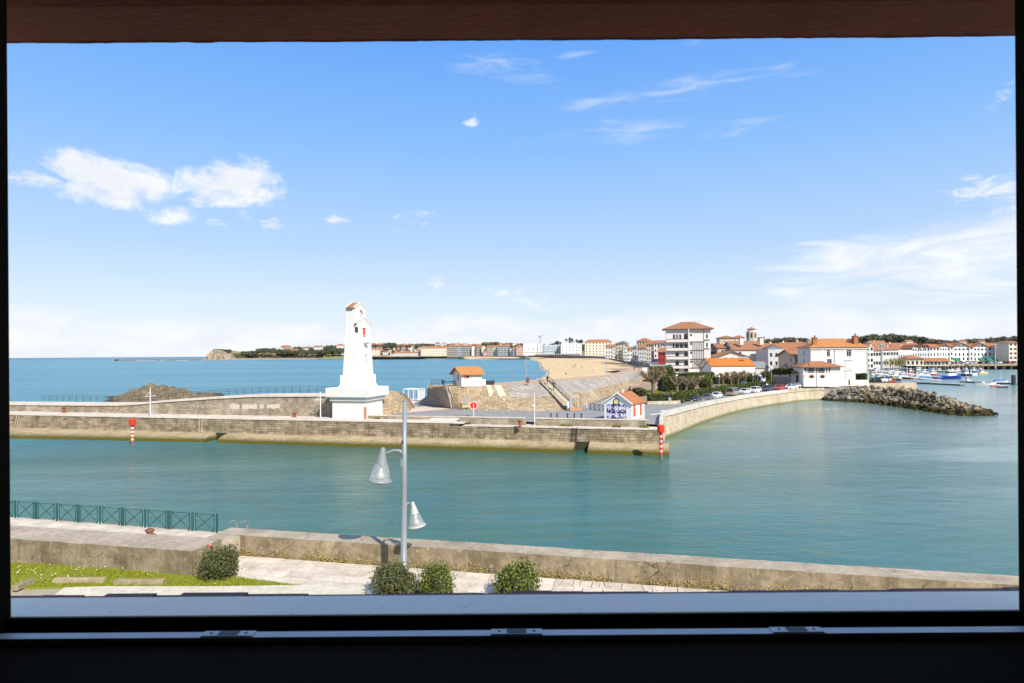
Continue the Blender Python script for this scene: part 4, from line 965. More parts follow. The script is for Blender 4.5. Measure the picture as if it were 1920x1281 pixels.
# ---------------------------------------------------------------- little hut on the crest, bench, railings
def crest_things():
    a, b = P(864.5, 724.3, ZT), P(904, 723.2, ZT); w = (b - a).length; D = a.y; mpp = D / F; c = (a + b) / 2; h = 24 * mpp; rise = 11 * mpp; d = 3.6
    t = thing('beach_hut', 'small white hut with orange tiled roof and shuttered window on the crest', 'hut', (c.x, c.y, ZT - .1), math.atan2(b.y - a.y, b.x - a.x) + R(6))
    house('beach_hut', '', '', (0, 0, 0), 0, w, d, h + .1, 'gx', rise, .55, white, tiles('hut_bright_tiles', (.44, .19, .06), (.53, .26, .095), (.36, .155, .06)), [('f', -w * .18, h * .78, .45, .6), ('l', 0.3, h * .7, .5, 1.0)], parent=t)
    MB().box((-w * .18 - .5, -.03, h * .78), (.45, .06, .66)).build('shutter', plain('terracotta_paint', (.55, .2, .12), .7, .2, 4), t)
    MB().box2((w / 2 + .1, .3, 0), (w / 2 + 1.0, 1.2, 1.25)).build('side_screen', white2, t)
    # bench with railing behind it
    p = A(845, 724, 117); z = ZT - .05
    bt = thing('bench', 'dark green slatted bench on the crest next to the beach hut', 'bench', (p.x, p.y + .5, z), R(6))
    for k in range(3): MB().box((0, -.05 + .15 * k, .46), (2.6, .11, .04)).build('slat', greenpaint, bt)
    for k in range(2): MB().box((0, .40, .72 + .16 * k), (2.6, .04, .11)).build('slat', greenpaint, bt)
    for x in (-1.15, 1.15): MB().box2((x - .04, -.1, 0), (x + .04, .42, .44)).build('leg', greenpaint, bt); MB().box2((x - .04, .42, 0), (x + .04, .48, .95)).build('back_post', greenpaint, bt)
    r = thing('crest_railing', 'dark metal railing at the top of the battered stone wall', 'railing', (0, 0, 0))
    L0, L1 = A(809, 724.5, 116.5), A(829, 724.5, 116.5); n = 4
    for i in range(n): q = L0.lerp(L1, i / (n - 1)); MB().tube([q, q + Vector((0, 0, 1.25))], .04, 6).build('post', metal_d, r)
    for hh in (1.22, .85, .5): MB().tube([L0 + Vector((0, 0, hh)), L1 + Vector((0, 0, hh))], .03, 5).build('rail', metal_d, r)
    wl_ = MB(); wl_.box2(A(802, 728, 117.2), A(812, 722.5, 118.2)); tag(wl_.build('low_wall', upper_m), 'short stone pier at the end of the crest railing', 'wall')
    g = thing('rubbish_skip', 'small dark open container on the crest next to the beach hut', 'container', A(919, 722, 121))
    mb = MB(); mb.add([(-.75, -.4, 0), (.75, -.4, 0), (.75, .4, 0), (-.75, .4, 0), (-.9, -.5, .8), (.9, -.5, .8), (.9, .5, .8), (-.9, .5, .8)], [(3, 2, 1, 0), (0, 1, 5, 4), (1, 2, 6, 5), (2, 3, 7, 6), (3, 0, 4, 7)]); mb.build('bin_body', metal_d, g); MB().box((.55, .1, .95), (.08, .7, .5), 0, Matrix.Rotation(.5, 3, 'Y')).build('handle', metal_d, g)
    # stairs up the embankment
    st = thing('embankment_stairs', 'steep stone stairs with handrails climbing the stone embankment', 'stairs')
    b0, t0 = P(1071, 769, 3.45), P(1020, 718.5, ZT); n = 22; side = Vector((1.5, .35, 0))
    for i in range(n):
        q = (i + .5) / n; p = b0.lerp(t0, q); o = MB().box((p.x, p.y, p.z + .28), (1.9, .5, .24), R(14)).build('step', stonew, st)
    sm = MB(); 
    for s in (-1, 1):
        off = Vector((s * 1.0, s * .2, 0)); MB().tube([b0 + off + Vector((0, 0, 1.15)), t0 + off + Vector((0, 0, 1.3))], .035, 5).build('handrail', metal_d, st); MB().tube([b0 + off + Vector((0, 0, .7)), t0 + off + Vector((0, 0, .85))], .025, 5).build('handrail', metal_d, st)
        MB().tube([b0 + off + Vector((0, 0, .3)), t0 + off + Vector((0, 0, .45))], .10, 5).build('stringer', darkwood, st)
        for i in range(9): q = b0.lerp(t0, i / 8) + off; MB().tube([q, q + Vector((0, 0, 1.3))], .03, 5).build('baluster', metal_d, st)
    MB().box(b0 + Vector((.6, -.6, .25)), (2.2, 1.0, .5), R(14)).build('landing', plain('brick_red_stone', (.45, .24, .14), .9, .2, 3), st)
    # signs on the road
    def pole(px, yb, yt, z=3.42): p = P(px, yb, z); return p, (yb - yt) / F * p.y
    p, h = pole(888, 781.5, 753); s = thing('round_sign', 'round red sign with white rim on a white post by the road', 'sign', p, 0)
    MB().tube([(0, -.06, 0), (0, -.06, h * .85)], .045, 8).build('post', metal_w, s); rr = .62
    M_ = Matrix.Rotation(R(90), 3, 'X'); MB().lathe([(rr, -.02), (rr, .02)], (0, 0, h - rr), 24, M_).build('rim', trimw, s); MB().lathe([(rr * .9, -.028), (rr * .9, .028)], (0, 0, h - rr), 24, M_).build('disc', plain('sign_red', (.75, .02, .03), .4), s); MB().lathe([(.12, -.034), (.12, .034)], (0, 0, h - rr + .1), 10, M_).build('mark', metal_d, s)
    p, h = pole(871, 781.5, 745); s = thing('thin_sign_post', 'thin grey post with two small panels seen beside the red sign', 'sign', p, 0)
    MB().tube([(0, 0, 0), (0, 0, h)], .04, 6).build('post', metal_g, s); MB().box((.05, .03, h - .35), (.5, .03, .6)).build('panel', metal_g, s); MB().box((.05, .03, h - 1.15), (.45, .03, .4)).build('panel', metal_g, s)
    y_ = thing('road_barrier', 'yellow and red striped barrier at the foot of the stone slope', 'barrier', P(877, 768, 3.42)); MB().box((0, 0, .55), (2.0, .08, .35)).build('board', plain('barrier_yellow', (.7, .5, .12), .6, .2, 5), y_); MB().box((-1.15, 0, .5), (.25, .3, 1.0)).build('base', brownwood, y_)
    for i, px in enumerate((928, 941, 954, 1033, 1044.5, 1064, 1077, 1090)):
        p = P(px, 783 if px < 1000 else 787.5, 3.42); hh = 1.0
        o = MB(); o.lathe([(.10, 0), (.10, hh * .75), (.13, hh * .78), (.13, hh * .92), (.06, hh)], n=10); q = o.build('road_bollard', metal_g if i < 3 else metal_d); q.location = p
        tag(q, ('thick grey bollard in the middle of the quay road' if i < 3 else 'thin dark bollard in a row before the mural hut'), 'bollard', 'grey bollards on the road' if i < 3 else 'dark bollards on the road')
    for px, yb, yt, lb in ((1002.5, 800, 738, 'slender white lamp mast at the gap in the jetty parapet'), ):
        p, h = pole(px, yb, yt, 3.05); s = thing('white_lamp_mast', lb, 'mast', p, 0); MB().tube([(0, 0, 0), (0, 0, h)], [.06, .04], 7).build('pole', metal_w, s); MB().box((-.1, 0, h * .64), (.4, .15, .2)).build('lamp_box', metal_w, s)
    p, h = pole(1071, 770, 744.5); s = thing('information_panel', 'grey upright information panel at the foot of the stairs', 'sign', p, R(10)); MB().box((0, 0, h * .5 + .1), (.55, .12, h)).build('panel', metal_g, s); MB().box((0, 0, .1), (.9, .5, .2)).build('foot', metal_w, s); MB().box((-.45, .2, h * .35), (.3, .1, h * .6)).build('box', metal_w, s)
    p, h = pole(1090.5, 767, 739); s = thing('twin_poles', 'pair of thin dark poles on the road beside the panel', 'pole', p, 0); MB().tube([(-.15, 0, 0), (-.15, 0, h)], .035, 6).build('pole', metal_d, s); MB().tube([(.35, .3, 0), (.35, .3, h)], .035, 6).build('pole', metal_g, s)
    g = thing('road_gate', 'low metal gate with white posts beside the mural hut', 'gate', (0, 0, 0)); g0, g1 = P(1100, 768, 3.42), P(1131, 772, 3.42)
    for i in range(5): q = g0.lerp(g1, i / 4); MB().tube([q, q + Vector((0, 0, 1.15))], .06 if i else .16, 6).build('post', metal_w if i == 0 else metal_d, g)
    for hh in (1.1, .2): MB().tube([g0 + Vector((0, 0, hh)), g1 + Vector((0, 0, hh))], .035, 5).build('rail', metal_d, g)
    for i in range(4):
        a_, b_ = g0.lerp(g1, i / 4), g0.lerp(g1, (i + 1) / 4)
        MB().tube([a_ + Vector((0, 0, .2)), b_ + Vector((0, 0, 1.1))], .025, 4).build('brace', metal_d, g); MB().tube([b_ + Vector((0, 0, .2)), a_ + Vector((0, 0, 1.1))], .025, 4).build('brace', metal_d, g)
    # mooring things on the ledge
    p = P(975, 801, 3.07); o = MB(); o.lathe([(.28, 0), (.2, .2), (.2, .7), (.34, .85), (.30, 1.0), (.05, 1.05)], n=12); q = o.build('mooring_bollard', plain('rust_red', (.28, .09, .05), .9, .3, 6)); q.location = p; tag(q, 'rusty red mooring bollard at the parapet gap', 'bollard', 'mooring bollards')
    # white pergola frame on the sand
    w = thing('white_pergola', 'open white frame shelter standing on the sand behind the mound', 'pergola', A(770, 751, 140), R(-25)); mw_ = metal_w
    for x in (-1.9, -.6, .7, 1.9):
        for y in (0, 2.6): MB().tube([(x, y, 0), (x, y, 2.4)], .07, 6).build('post', mw_, w)
    for y in (0, 2.6): MB().box((0, y, 2.42), (4.0, .14, .14)).build('beam', mw_, w)
    for x in np.linspace(-1.9, 1.9, 9): MB().box((x, 1.3, 2.5), (.22, 2.8, .05)).build('slat', mw_, w)
    MB().box((1.9, 1.3, 1.2), (.03, 2.4, 2.2)).build('screen', plain('pale_screen2', (.55, .56, .56), .4), w)
crest_things()
# ================================================================ the near bank under the window
ZN = 2.8
slab_m = stone('pale_paving_stone', [(.42, .35, .27), (.58, .51, .42), (.66, .60, .52)], 1.1, .3, .13)
joint_n = stone('paving_joint', [(.30, .26, .19), (.42, .36, .27)], 2, .3, 0)
conc_m = stone('weathered_concrete', [(.125, .098, .058), (.27, .218, .138), (.40, .335, .225)], .7, 1.0, 0, streak=(.11, .085, .045), crack=(.05, .04, .025))
conc_t = stone('concrete_top', [(.24, .20, .145), (.36, .305, .23), (.46, .40, .31)], .7, .5, 0, crack=(.10, .08, .05))
lich_m = leafmat('lichen_and_moss', [(.20, .14, .04), (.34, .25, .06), (.42, .34, .08)], .0)
grass_m = leafmat('grass_blades', [(.15, .19, .012), (.27, .31, .02), (.38, .38, .05)], .3)
soil_g = stone('lawn_ground', [(.18, .20, .02), (.28, .28, .05)], 1.5, .5, 0)
shrub_a = leafmat('olive_shrub_leaves', [(.05, .065, .025), (.11, .125, .045), (.20, .20, .08)])
shrub_b = leafmat('green_shrub_leaves', [(.045, .075, .015), (.12, .15, .03), (.24, .26, .06)])
bark = plain('bark', (.16, .12, .085), .9, .3, 6, bump=.4)
F_L, F_R = P(18, 970.5, ZN), P(407, 999.5, ZN)
NU = (P(1905, 1080, 3.8) - P(432, 989.5, 3.8)); NU.z = 0; NU.normalize(); NN = Vector((-NU.y, NU.x, 0)); NROT = math.atan2(NU.y, NU.x)
FU = (F_R - F_L); FU.normalize(); FNv = Vector((-FU.y, FU.x, 0))
WF = P(432, 989.5, 3.8); WF.z = 0                                  # far left corner of the parapet wall
def near_ground():
    e0 = F_L + FNv * .45 - FU * 60; e1 = F_R + FNv * .45 + FU * 1.6; w1 = WF + NU * 70
    out = [(-100, 1.36), (-100, e0.y + 8), (e0.x, e0.y), (e1.x, e1.y), (e1.x + .1, WF.y - .1), (w1.x, w1.y), (80, 1.36)]
    mb = MB(); mb.prism(out, -7, ZN - .06); o = mb.build('promenade', joint_n); tag(o, kind='structure')
    # slabs, shared meshes, laid in rows along the wall
    def slabs(O, U, V, nu, nv, su, sv, keep, crazy=lambda x: False, parent=o, th=.06):
        for j in range(nv):
            x = random.uniform(-.5, 0) * su
            while x < nu * su:
                wv = su * random.uniform(.75, 1.35); c = O + U * (x + wv / 2) + V * ((j + .5) * sv)
                if keep(c):
                    if crazy(c):
                        k = random.choice((2, 2, 3)); a = [Vector((0, 0)), Vector((wv, 0)), Vector((wv, sv)), Vector((0, sv))]
                        cut = sorted(random.uniform(.2, .8) for _ in range(k - 1)); pc = []; prev = (0, 0)
                        for q in cut + [1]:
                            q2 = min(max(q + random.uniform(-.16, .16), prev[1] + .05), 1) if q < 1 else 1
                            pc.append([(prev[0] * wv, 0), (q * wv, 0), (q2 * wv, sv), (prev[1] * wv, sv)]); prev = (q, q2)
                        for poly in pc:
                            m_ = MB(); cx = sum(p[0] for p in poly) / 4; cy = sum(p[1] for p in poly) / 4
                            pts = [(O + U * (x + cx + (p[0] - cx) * .94 + random.uniform(-.03, .03)) + V * (j * sv + cy + (p[1] - cy) * .94 + random.uniform(-.03, .03))) for p in poly]
                            m_.prism(pts, ZN - .07, ZN + random.uniform(-.012, .012)); m_.build('paving_slab', slab_m, parent)
                    else:
                        q = inst('paving_slab', boxmesh('paving_slab', 1, 1, .08, slab_m), parent, (c.x, c.y, ZN - .04 + random.uniform(-.006, .006)), math.atan2(U.y, U.x) + random.uniform(-.004, .004), (wv - .03, sv - .03, 1))
                x += wv
    pxy = lambda c: (CXP + c.x / c.y * F, HY + (HC - ZN) / c.y * F)
    def keepA(c):
        x, y = pxy(c); d = (c - WF).dot(NN); return 415 < x < 1700 and d < -1.55 and y < 1150 and not ((c - WF).dot(NU) < .0 and d < -7.2) and not lawn(c)
    def lawn(c):
        x, y = pxy(c); return x < 560 and y > 1083 + max(0, (x - 440)) * .13 - max(0, 440 - x) * .02
    slabs(WF - NU * 2 - NN * 9.6, NU, NN, 40, 10, 1.05, .82, keepA, lambda c: pxy(c)[0] > 1000 + 60 * math.sin(c.y * 3))
    def keepF(c):
        d = (c - F_L).dot(FNv); return -4.6 < d < .42 and (c - F_R).dot(FU) < 1.3
    slabs(F_L - FU * 1.5 - FNv * 4.4, FU, FNv, 19, 7, 1.0, .68, keepF)
    return o, lawn
PROM, LAWN = near_ground()
def near_walls():
    # thick wall at the lawn
    t = thing('thick_quay_wall', 'thick weathered concrete quay wall between the lawn and the fenced quay', 'wall')
    a, b = P(19, 1010, 3.95), P(361, 1034, 3.95); U = (b - a); U.z = 0; U.normalize(); V = Vector((-U.y, U.x, 0))
    c = b + V * 2.4; L_ = 60
    def rough(name, o_, U_, V_, Lw, th, z0, z1, matf, matt, par, cap_end=True):
        n = int(Lw / .5); rows = []
        for (v, z, j) in ((0, z0, .02), (.0, z0 + (z1 - z0) * .4, .03), (.0, z0 + (z1 - z0) * .75, .025), (.0, z1, .012)):
            rows.append([o_ - U_ * (Lw * (1 - i / n)) + V_ * (v + random.uniform(-j, j)) + Vector((0, 0, z - o_.z + random.uniform(-.012, .012))) for i in range(n + 1)])
        MB().loft(rows).build(name, matf, par)
        top = [rows[-1], [p + V_ * th for p in rows[-1]]]
        MB().loft(top).build('wall_top', matt, par)
        bk = MB(); bk.loft([[p + V_ * th for p in rows[-1]], [p + V_ * th + Vector((0, 0, -(z1 + 6))) for p in rows[-1]]])
        for e in (0, n): q0, q1 = rows[0][e], rows[-1][e]; bk.quad(q0 + Vector((0, 0, 0)), q0 + V_ * th, q1 + V_ * th, q1)
        bk.build('wall_back', matf, par)
    b0 = Vector((b.x, b.y, 3.95))
    rough('concrete_face', b0, U, V, L_, 2.1, ZN - .3, 3.95, conc_m, conc_t, t)
    # parapet wall to the right with its return at the passage
    p = thing('quay_parapet_wall', 'low weathered concrete parapet wall running along the near promenade', 'wall')
    o_ = WF + NU * 64 - NN * 1.22; o_.z = 3.8
    rough('concrete_face', o_, NU, NN, 64, 1.22, ZN - .3, 3.8, conc_m, conc_t, p)
    r0 = WF - NN * 2.9 + NU * .2; mb = MB()
    q = [WF - NN * 1.25 + NU * 1.5, WF - NN * 3.2 + NU * .95, WF - NN * 3.2 - NU * .15, WF - NN * 1.25 + NU * .02]
    mb.prism(q, ZN - .2, 3.79); mb.build('return_wall', conc_t, p)
    # moss and lichen at the foot and in the cracks
    n = 9000; s = RNG.uniform(1, 46, n); d = -1.22 - np.abs(RNG.normal(0, .05, n)); z = ZN + RNG.exponential(.14, n)
    dens = .5 + .5 * np.sin(s * 1.7) * np.sin(s * .61 + 1); k = RNG.uniform(0, 1, n) < dens; z = np.where(z > 3.6, 2.9, z)
    C = np.stack([WF.x + NU.x * s + NN.x * d, WF.y + NU.y * s + NN.y * d, z], 1)[k]
    m_ = link(bpy.data.objects.new('moss', leafmesh('moss', C, .045, lich_m))); tag(m_, 'yellow brown moss along the foot of the parapet wall', 'moss', kind='stuff')
near_walls()
def lawn_():
    # lawn sheet, kerb path and timber sleepers
    pts = [P(-60, 1050, ZN), P(365, 1080, ZN), P(440, 1084, ZN), P(565, 1098.5, ZN), P(420, 1101, ZN), P(200, 1101, ZN), P(-60, 1104, ZN)]
    ol = [p.copy() for p in pts]; mb = MB(); mb.prism(ol, ZN - .05, ZN + .02); tag(mb.build('lawn', soil_g), kind='structure')
    kb = MB(); kp = [P(120, 1103, ZN), P(200, 1100.5, ZN), P(420, 1100.5, ZN), P(575, 1098, ZN), P(700, 1102, ZN), P(720, 1150, ZN), P(60, 1150, ZN)]; kb.prism(kp, ZN - .02, ZN + .035); tag(kb.build('path', stone('pale_path', [(.50, .46, .36), (.60, .56, .46)], .8, .2, 0)), kind='structure')
    # blades
    from mathutils.geometry import intersect_point_tri_2d
    xs = [p.x for p in ol]; ys = [p.y for p in ol]; n = 60000
    X = RNG.uniform(min(xs), max(xs), n); Y = RNG.uniform(min(ys), max(ys), n); ins = np.zeros(n, bool)
    for i in range(len(ol)):
        a, b = ol[i], ol[(i + 1) % len(ol)]; cond = ((a.y > Y) != (b.y > Y)) & (X < (b.x - a.x) * (Y - a.y) / ((b.y - a.y) + 1e-9) + a.x); ins ^= cond
    ins &= X > -27; X, Y = X[ins], Y[ins]; k = len(X)
    h = RNG.uniform(.05, .13, k) * (0.8 + .6 * np.sin(X * .9) * np.sin(Y * 1.3)); ang = RNG.uniform(0, 6.28, k); lx, ly = RNG.normal(0, .045, k), RNG.normal(0, .045, k); w = .016
    B0 = np.stack([X - np.cos(ang) * w, Y - np.sin(ang) * w, np.full(k, ZN + .02)], 1); B1 = np.stack([X + np.cos(ang) * w, Y + np.sin(ang) * w, np.full(k, ZN + .02)], 1); T = np.stack([X + lx, Y + ly, ZN + .02 + h], 1)
    me = bpy.data.meshes.new('grass'); me.vertices.add(3 * k); me.vertices.foreach_set('co', np.stack([B0, B1, T], 1).ravel()); me.loops.add(3 * k); me.loops.foreach_set('vertex_index', np.arange(3 * k)); me.polygons.add(k); me.polygons.foreach_set('loop_start', np.arange(k) * 3); me.polygons.foreach_set('loop_total', np.full(k, 3)); me.update(calc_edges=True); me.materials.append(grass_m)
    tag(link(bpy.data.objects.new('grass', me)), 'bright yellow green grass on the lawn below the window', 'grass', kind='stuff')
    k2 = 260; sel = RNG.choice(k, k2, replace=False); sel = sel[(X[sel] < -20) | (RNG.uniform(0, 1, k2) < .25)]
    tag(link(bpy.data.objects.new('daisies', leafmesh('daisies', np.stack([X[sel], Y[sel], np.full(len(sel), ZN + .15)], 1), .035, plain('daisy_white', (.75, .75, .7), .8)))), 'tiny white daisies scattered in the grass', 'flowers', kind='stuff')
    tm = stone('old_timber', [(.20, .16, .09), (.33, .27, .17), (.42, .36, .25)], 2.5, .5, .15)
    for x0, y0, x1, y1, lb in ((103, 1094, 197, 1093.5, 'long weathered timber sleeper on the lawn'), (215, 1096.5, 308, 1096.5, 'weathered timber sleeper on the lawn beside the path kerb'), (27, 1109, 60, 1094, 'weathered timber sleeper lying across the end of the lawn')):
        a, b = P(x0, y0, ZN), P(x1, y1, ZN); c = (a + b) / 2; o = MB().box((0, 0, .13), ((b - a).length, .26, .24)).build('timber_sleeper', tm); o.location = c; o.rotation_euler.z = math.atan2(b.y - a.y, b.x - a.x); bevel(o, .02); tag(o, lb, 'timber', 'timber sleepers')
lawn_()
def fence():
    grn = plain('fence_green', (.008, .075, .065), .5, .15, 4)
    bar = MB().tube([(0, 0, 0), (0, 0, 1.14)], .028, 6).mesh('upright', grn)
    Lf = (F_R - F_L).length; n = 9; pitch = Lf / 9.28; fr = math.atan2(FU.y, FU.x)
    meshm = plain('fence_mesh_green', (.02, .12, .11), .5)
    wire = MB()
    wpl = pitch - .42; 
    for i in range(17): wire.box((-wpl / 2 + wpl * (i + .5) / 17, 0, .58), (.003, .003, .98))
    for i in range(11): wire.box((0, .004, .10 + .98 * i / 10), (wpl, .003, .003))
    wire = wire.mesh('wire_mesh', meshm)
    dg = [MB().tube([(-wpl / 2, 0, .09), (wpl / 2, 0, 1.07)], .024, 5).mesh('diagonal', grn), MB().tube([(-wpl / 2, 0.02, 1.07), (wpl / 2, 0.02, .09)], .024, 5).mesh('diagonal', grn)]
    rl = MB().tube([(-wpl / 2, 0, 0), (wpl / 2, 0, 0)], .02, 5).mesh('rail', grn)
    lab = 'green crossed fence panel with wire mesh along the low quay'
    for i in range(11):
        c = F_R - FU * (pitch * (i + .5)); t = thing('fence_panel', lab, 'fence', (c.x, c.y, ZN), fr, 'green fence panels on the low quay')
        for x in (-wpl / 2, wpl / 2): inst('upright', bar, t, (x, 0, .02), sc=(.8, .8, .97))
        for d in dg: inst('diagonal', d, t)
        for z in (.09, 1.07): inst('rail', rl, t, (0, 0, z))
        inst('wire_mesh', wire, t)
        c2 = F_R - FU * (pitch * i + .0); s_ = (-.10, 0, .10) if i % 2 == 0 else (-.05, .05)
        for k in s_: q = inst('post', bar, t, (pitch / 2 + k * (.9 if i else .4), 0, 0))
    b_ = thing('quay_ladder_rail', 'bent metal handrails of a ladder at the end of the fenced quay', 'handrail', F_R + FU * 1.0 + FNv * .2, fr); gm = plain('galvanised_steel', (.36, .36, .34), .4, .1, 4, .5)
    for x in (0, .75): MB().tube([(x, .25, -1.5), (x, .25, .5), (x, .1, .72), (x, -.35, .75)], .045, 7).build('handrail', gm, b_)
    o = MB(); o.lathe([(.30, 0), (.27, .08), (.16, .16), (.10, .2), (.16, .28), (.17, .34), (.08, .4)], n=12); q = o.build('mooring_bollard', plain('rusty_bollard', (.17, .08, .055), .85, .3, 8), smooth=True); q.location = P(281, 1009, ZN); q.scale = (1.5, 1.5, 1.4); tag(q, 'small rusty bollard on the pale low quay behind the green fence', 'bollard', 'mooring bollards')
fence()
def lamp():
    base = P(757, 1086, ZN); base.z = ZN; sc = base.y / F
    gp = plain('lamp_grey_paint', (.22, .25, .26), .4, .06, 3, .1)
    t = thing('street_lamp', 'tall grey street lamp post with two clear bell lanterns on the promenade', 'street lamp', base, 0)
    h = (1086 - 752) * sc; lean = .10
    MB().tube([(0, 0, 0), (0, 0, .5), (0, 0, .52), (lean * .5, 0, h * .5), (lean, 0, h)], [.18, .18, .155, .125, .095], 20).build('pole', gp, t, True)
    MB().lathe([(.098, h), (.098, h + .03), (.02, h + .05)], (lean, 0, 0), 16).build('pole_cap', gp, t)
    glass, nt, N, L, b = nodes('lantern_glass'); N.remove(b); tr = N.new('ShaderNodeBsdfTransparent'); tr.inputs[0].default_value = (.93, .95, .94, 1); gl = N.new('ShaderNodeBsdfGlossy'); gl.inputs['Roughness'].default_value = .08
    lw = N.new('ShaderNodeLayerWeight'); lw.inputs[0].default_value = .25; df = N.new('ShaderNodeBsdfDiffuse'); df.inputs[0].default_value = (.8, .82, .80, 1); m1 = N.new('ShaderNodeMixShader'); m1.inputs[0].default_value = .2; L.new(tr.outputs[0], m1.inputs[1]); L.new(df.outputs[0], m1.inputs[2])
    m2 = N.new('ShaderNodeMixShader'); L.new(lw.outputs['Facing'], m2.inputs[0]); L.new(m1.outputs[0], m2.inputs[1]); L.new(gl.outputs[0], m2.inputs[2]); L.new(m2.outputs[0], N['Material Output'].inputs[0])
    frost = plain('lantern_reflector', (.40, .40, .39), .3)
    cowl2 = plain('pale_cowl_paint', (.42, .42, .40), .5)
    def head(hx, hz, s, tilt, yy, dark=False):
        M_ = Matrix.Rotation(R(tilt), 3, 'Y')
        L_ = bpy.data.objects.new('lantern', None); link(L_, t); L_.location = (hx, yy, hz); L_.rotation_euler = (0, R(tilt), 0); L_.scale = (s * .84, s * .84, s)
        MB().lathe([(.0, 0), (.10, -.005), (.13, -.04), (.34, -.78), (.35, -.80), (.0, -.80)], n=24).build('cowl', gp if not dark else cowl2, L_, False)
        prof = [(.335, -.80), (.42, -.95), (.52, -1.18), (.60, -1.45), (.64, -1.62)]
        bell = MB(); bell.loft([[(r * math.cos(2 * math.pi * k / 28), r * math.sin(2 * math.pi * k / 28), z) for k in range(29)] for r, z in prof]); o = bell.build('bell_glass', glass, L_, True)
        MB().lathe([(.62, -1.60), (.73, -1.62), (.74, -1.68), (.70, -1.72), (.45, -1.80), (.0, -1.83)], n=28).build('rim', gp if not dark else cowl2, L_, True)
        MB().lathe([(.0, -.82), (.10, -.82), (.11, -1.25), (.24, -1.32), (.27, -1.55), (.1, -1.6)], n=16).build('bulb_holder', frost, L_, True)
    hz = h - (851 - 752) * sc
    MB().tube([(lean * .75, 0, hz - .05), (-.25 + lean, 0, hz + .14), (-.55 + lean, 0, hz + .16), (-.82 + lean, 0, hz + .05), (-.95 + lean, 0, hz - .08)], [.075, .07, .065, .06, .055], 10).build('arm', gp, t, True)
    MB().tube([(lean * .8, -.05, hz + .55), (-.7 + lean, 0, hz + .12)], .008, 5).build('stay_wire', metal_d, t)
    MB().box((lean * .75 - .08, -.06, hz + .55), (.08, .1, .14)).build('clamp', metal_d, t); MB().box((lean * .7 - .11, -.04, hz - .40), (.10, .12, .35)).build('junction_box', gp, t)
    head((721 - 757) * sc - .02, h - (839 - 752) * sc, .93, 6, 0)
    hz2 = (1086 - 947) * sc
    MB().tube([(lean * .4, .1, hz2 - .15), (.15, .45, hz2 + .0), (.3, .6, hz2 - .25)], .05, 8).build('arm', gp, t, True)
    head((770 - 757) * sc * 1.02, hz2 + .0, .70, -10, .62, True)
lamp()
def shrub(px, yb, w, h, mat, lb, n=7000, leaf=.055, D=None, sq=1.0, flat=.0):
    p = P(px, yb, ZN); r = w / 2; t = thing('shrub', lb, 'shrub', (p.x, p.y, ZN), 0, 'shrubs on the promenade')
    # lumpy crown: leaves on the shells of several lobes
    nl = 18; lob = []
    for i in range(nl):
        a = random.uniform(0, 6.28); q = random.uniform(.15, .78); z = random.uniform(.18, .80) * h * (1.05 - .35 * q); rr = random.uniform(.20, .36) * min(w, h * 1.2)
        lob.append((math.cos(a) * r * q, math.sin(a) * r * q, z, rr))
    lob.append((0, 0, h * .45, .36 * w)); C = []
    for i in range(n):
        x, y, z, rr = random.choice(lob); v = RNG.normal(size=3); v /= np.linalg.norm(v); k = rr * (1.02 - abs(RNG.normal(0, .16))) * (random.uniform(1.05, 1.6) if random.random() < .22 else 1)
        c = np.array((x, y, z)) + v * k * np.array((1, 1, sq))
        if .04 < c[2] < h * 1.12: C.append(c)
    link(bpy.data.objects.new('crown', leafmesh('crown', C, leaf, mat)), t)
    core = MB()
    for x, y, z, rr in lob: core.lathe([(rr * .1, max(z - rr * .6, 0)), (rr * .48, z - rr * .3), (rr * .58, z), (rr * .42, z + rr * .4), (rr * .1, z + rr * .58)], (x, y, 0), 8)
    core.build('inner_shade', plain('shrub_shade', (.03, .035, .015), .9), t)  # solid lumps with the inner shade of the shrub put into their colour
    tw = MB()
    for k in range(46):
        x, y, z, rr = random.choice(lob); v = Vector((random.gauss(0, 1), random.gauss(0, 1), random.gauss(.5, .8))).normalized(); e = Vector((x, y, z)) + v * rr * random.uniform(1.0, 1.5)
        if e.z < h * 1.2: tw.tube([(x * .5, y * .5, z * .6), e], [.012, .004], 3)
    tw.build('twigs', bark, t)
    bed = MB(); nb = 18; bed.prism([(r * random.uniform(.75, 1.12) * math.cos(6.283 * k / nb), r * random.uniform(.75, 1.12) * math.sin(6.283 * k / nb)) for k in range(nb)], -.03, .03); bed.build('planting_soil', plain('dark_soil', (.09, .065, .04), .95, .3, 8, bump=.5), t)
    for k in range(4): a = random.uniform(0, 6.28); MB().tube([(0, 0, -.05), (math.cos(a) * r * .25, math.sin(a) * r * .25, h * .35), (math.cos(a) * r * .5, math.sin(a) * r * .5, h * .7)], [.04, .03, .015], 5).build('stem', bark, t)
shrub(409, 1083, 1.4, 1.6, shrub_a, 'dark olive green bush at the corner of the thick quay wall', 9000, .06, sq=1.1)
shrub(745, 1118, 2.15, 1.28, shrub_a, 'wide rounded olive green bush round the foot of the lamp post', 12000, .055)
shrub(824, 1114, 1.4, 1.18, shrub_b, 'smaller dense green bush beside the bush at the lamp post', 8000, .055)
shrub(972, 1118, 1.8, 1.28, shrub_b, 'yellow green leafy bush standing alone on the crazy paving', 8000, .075)
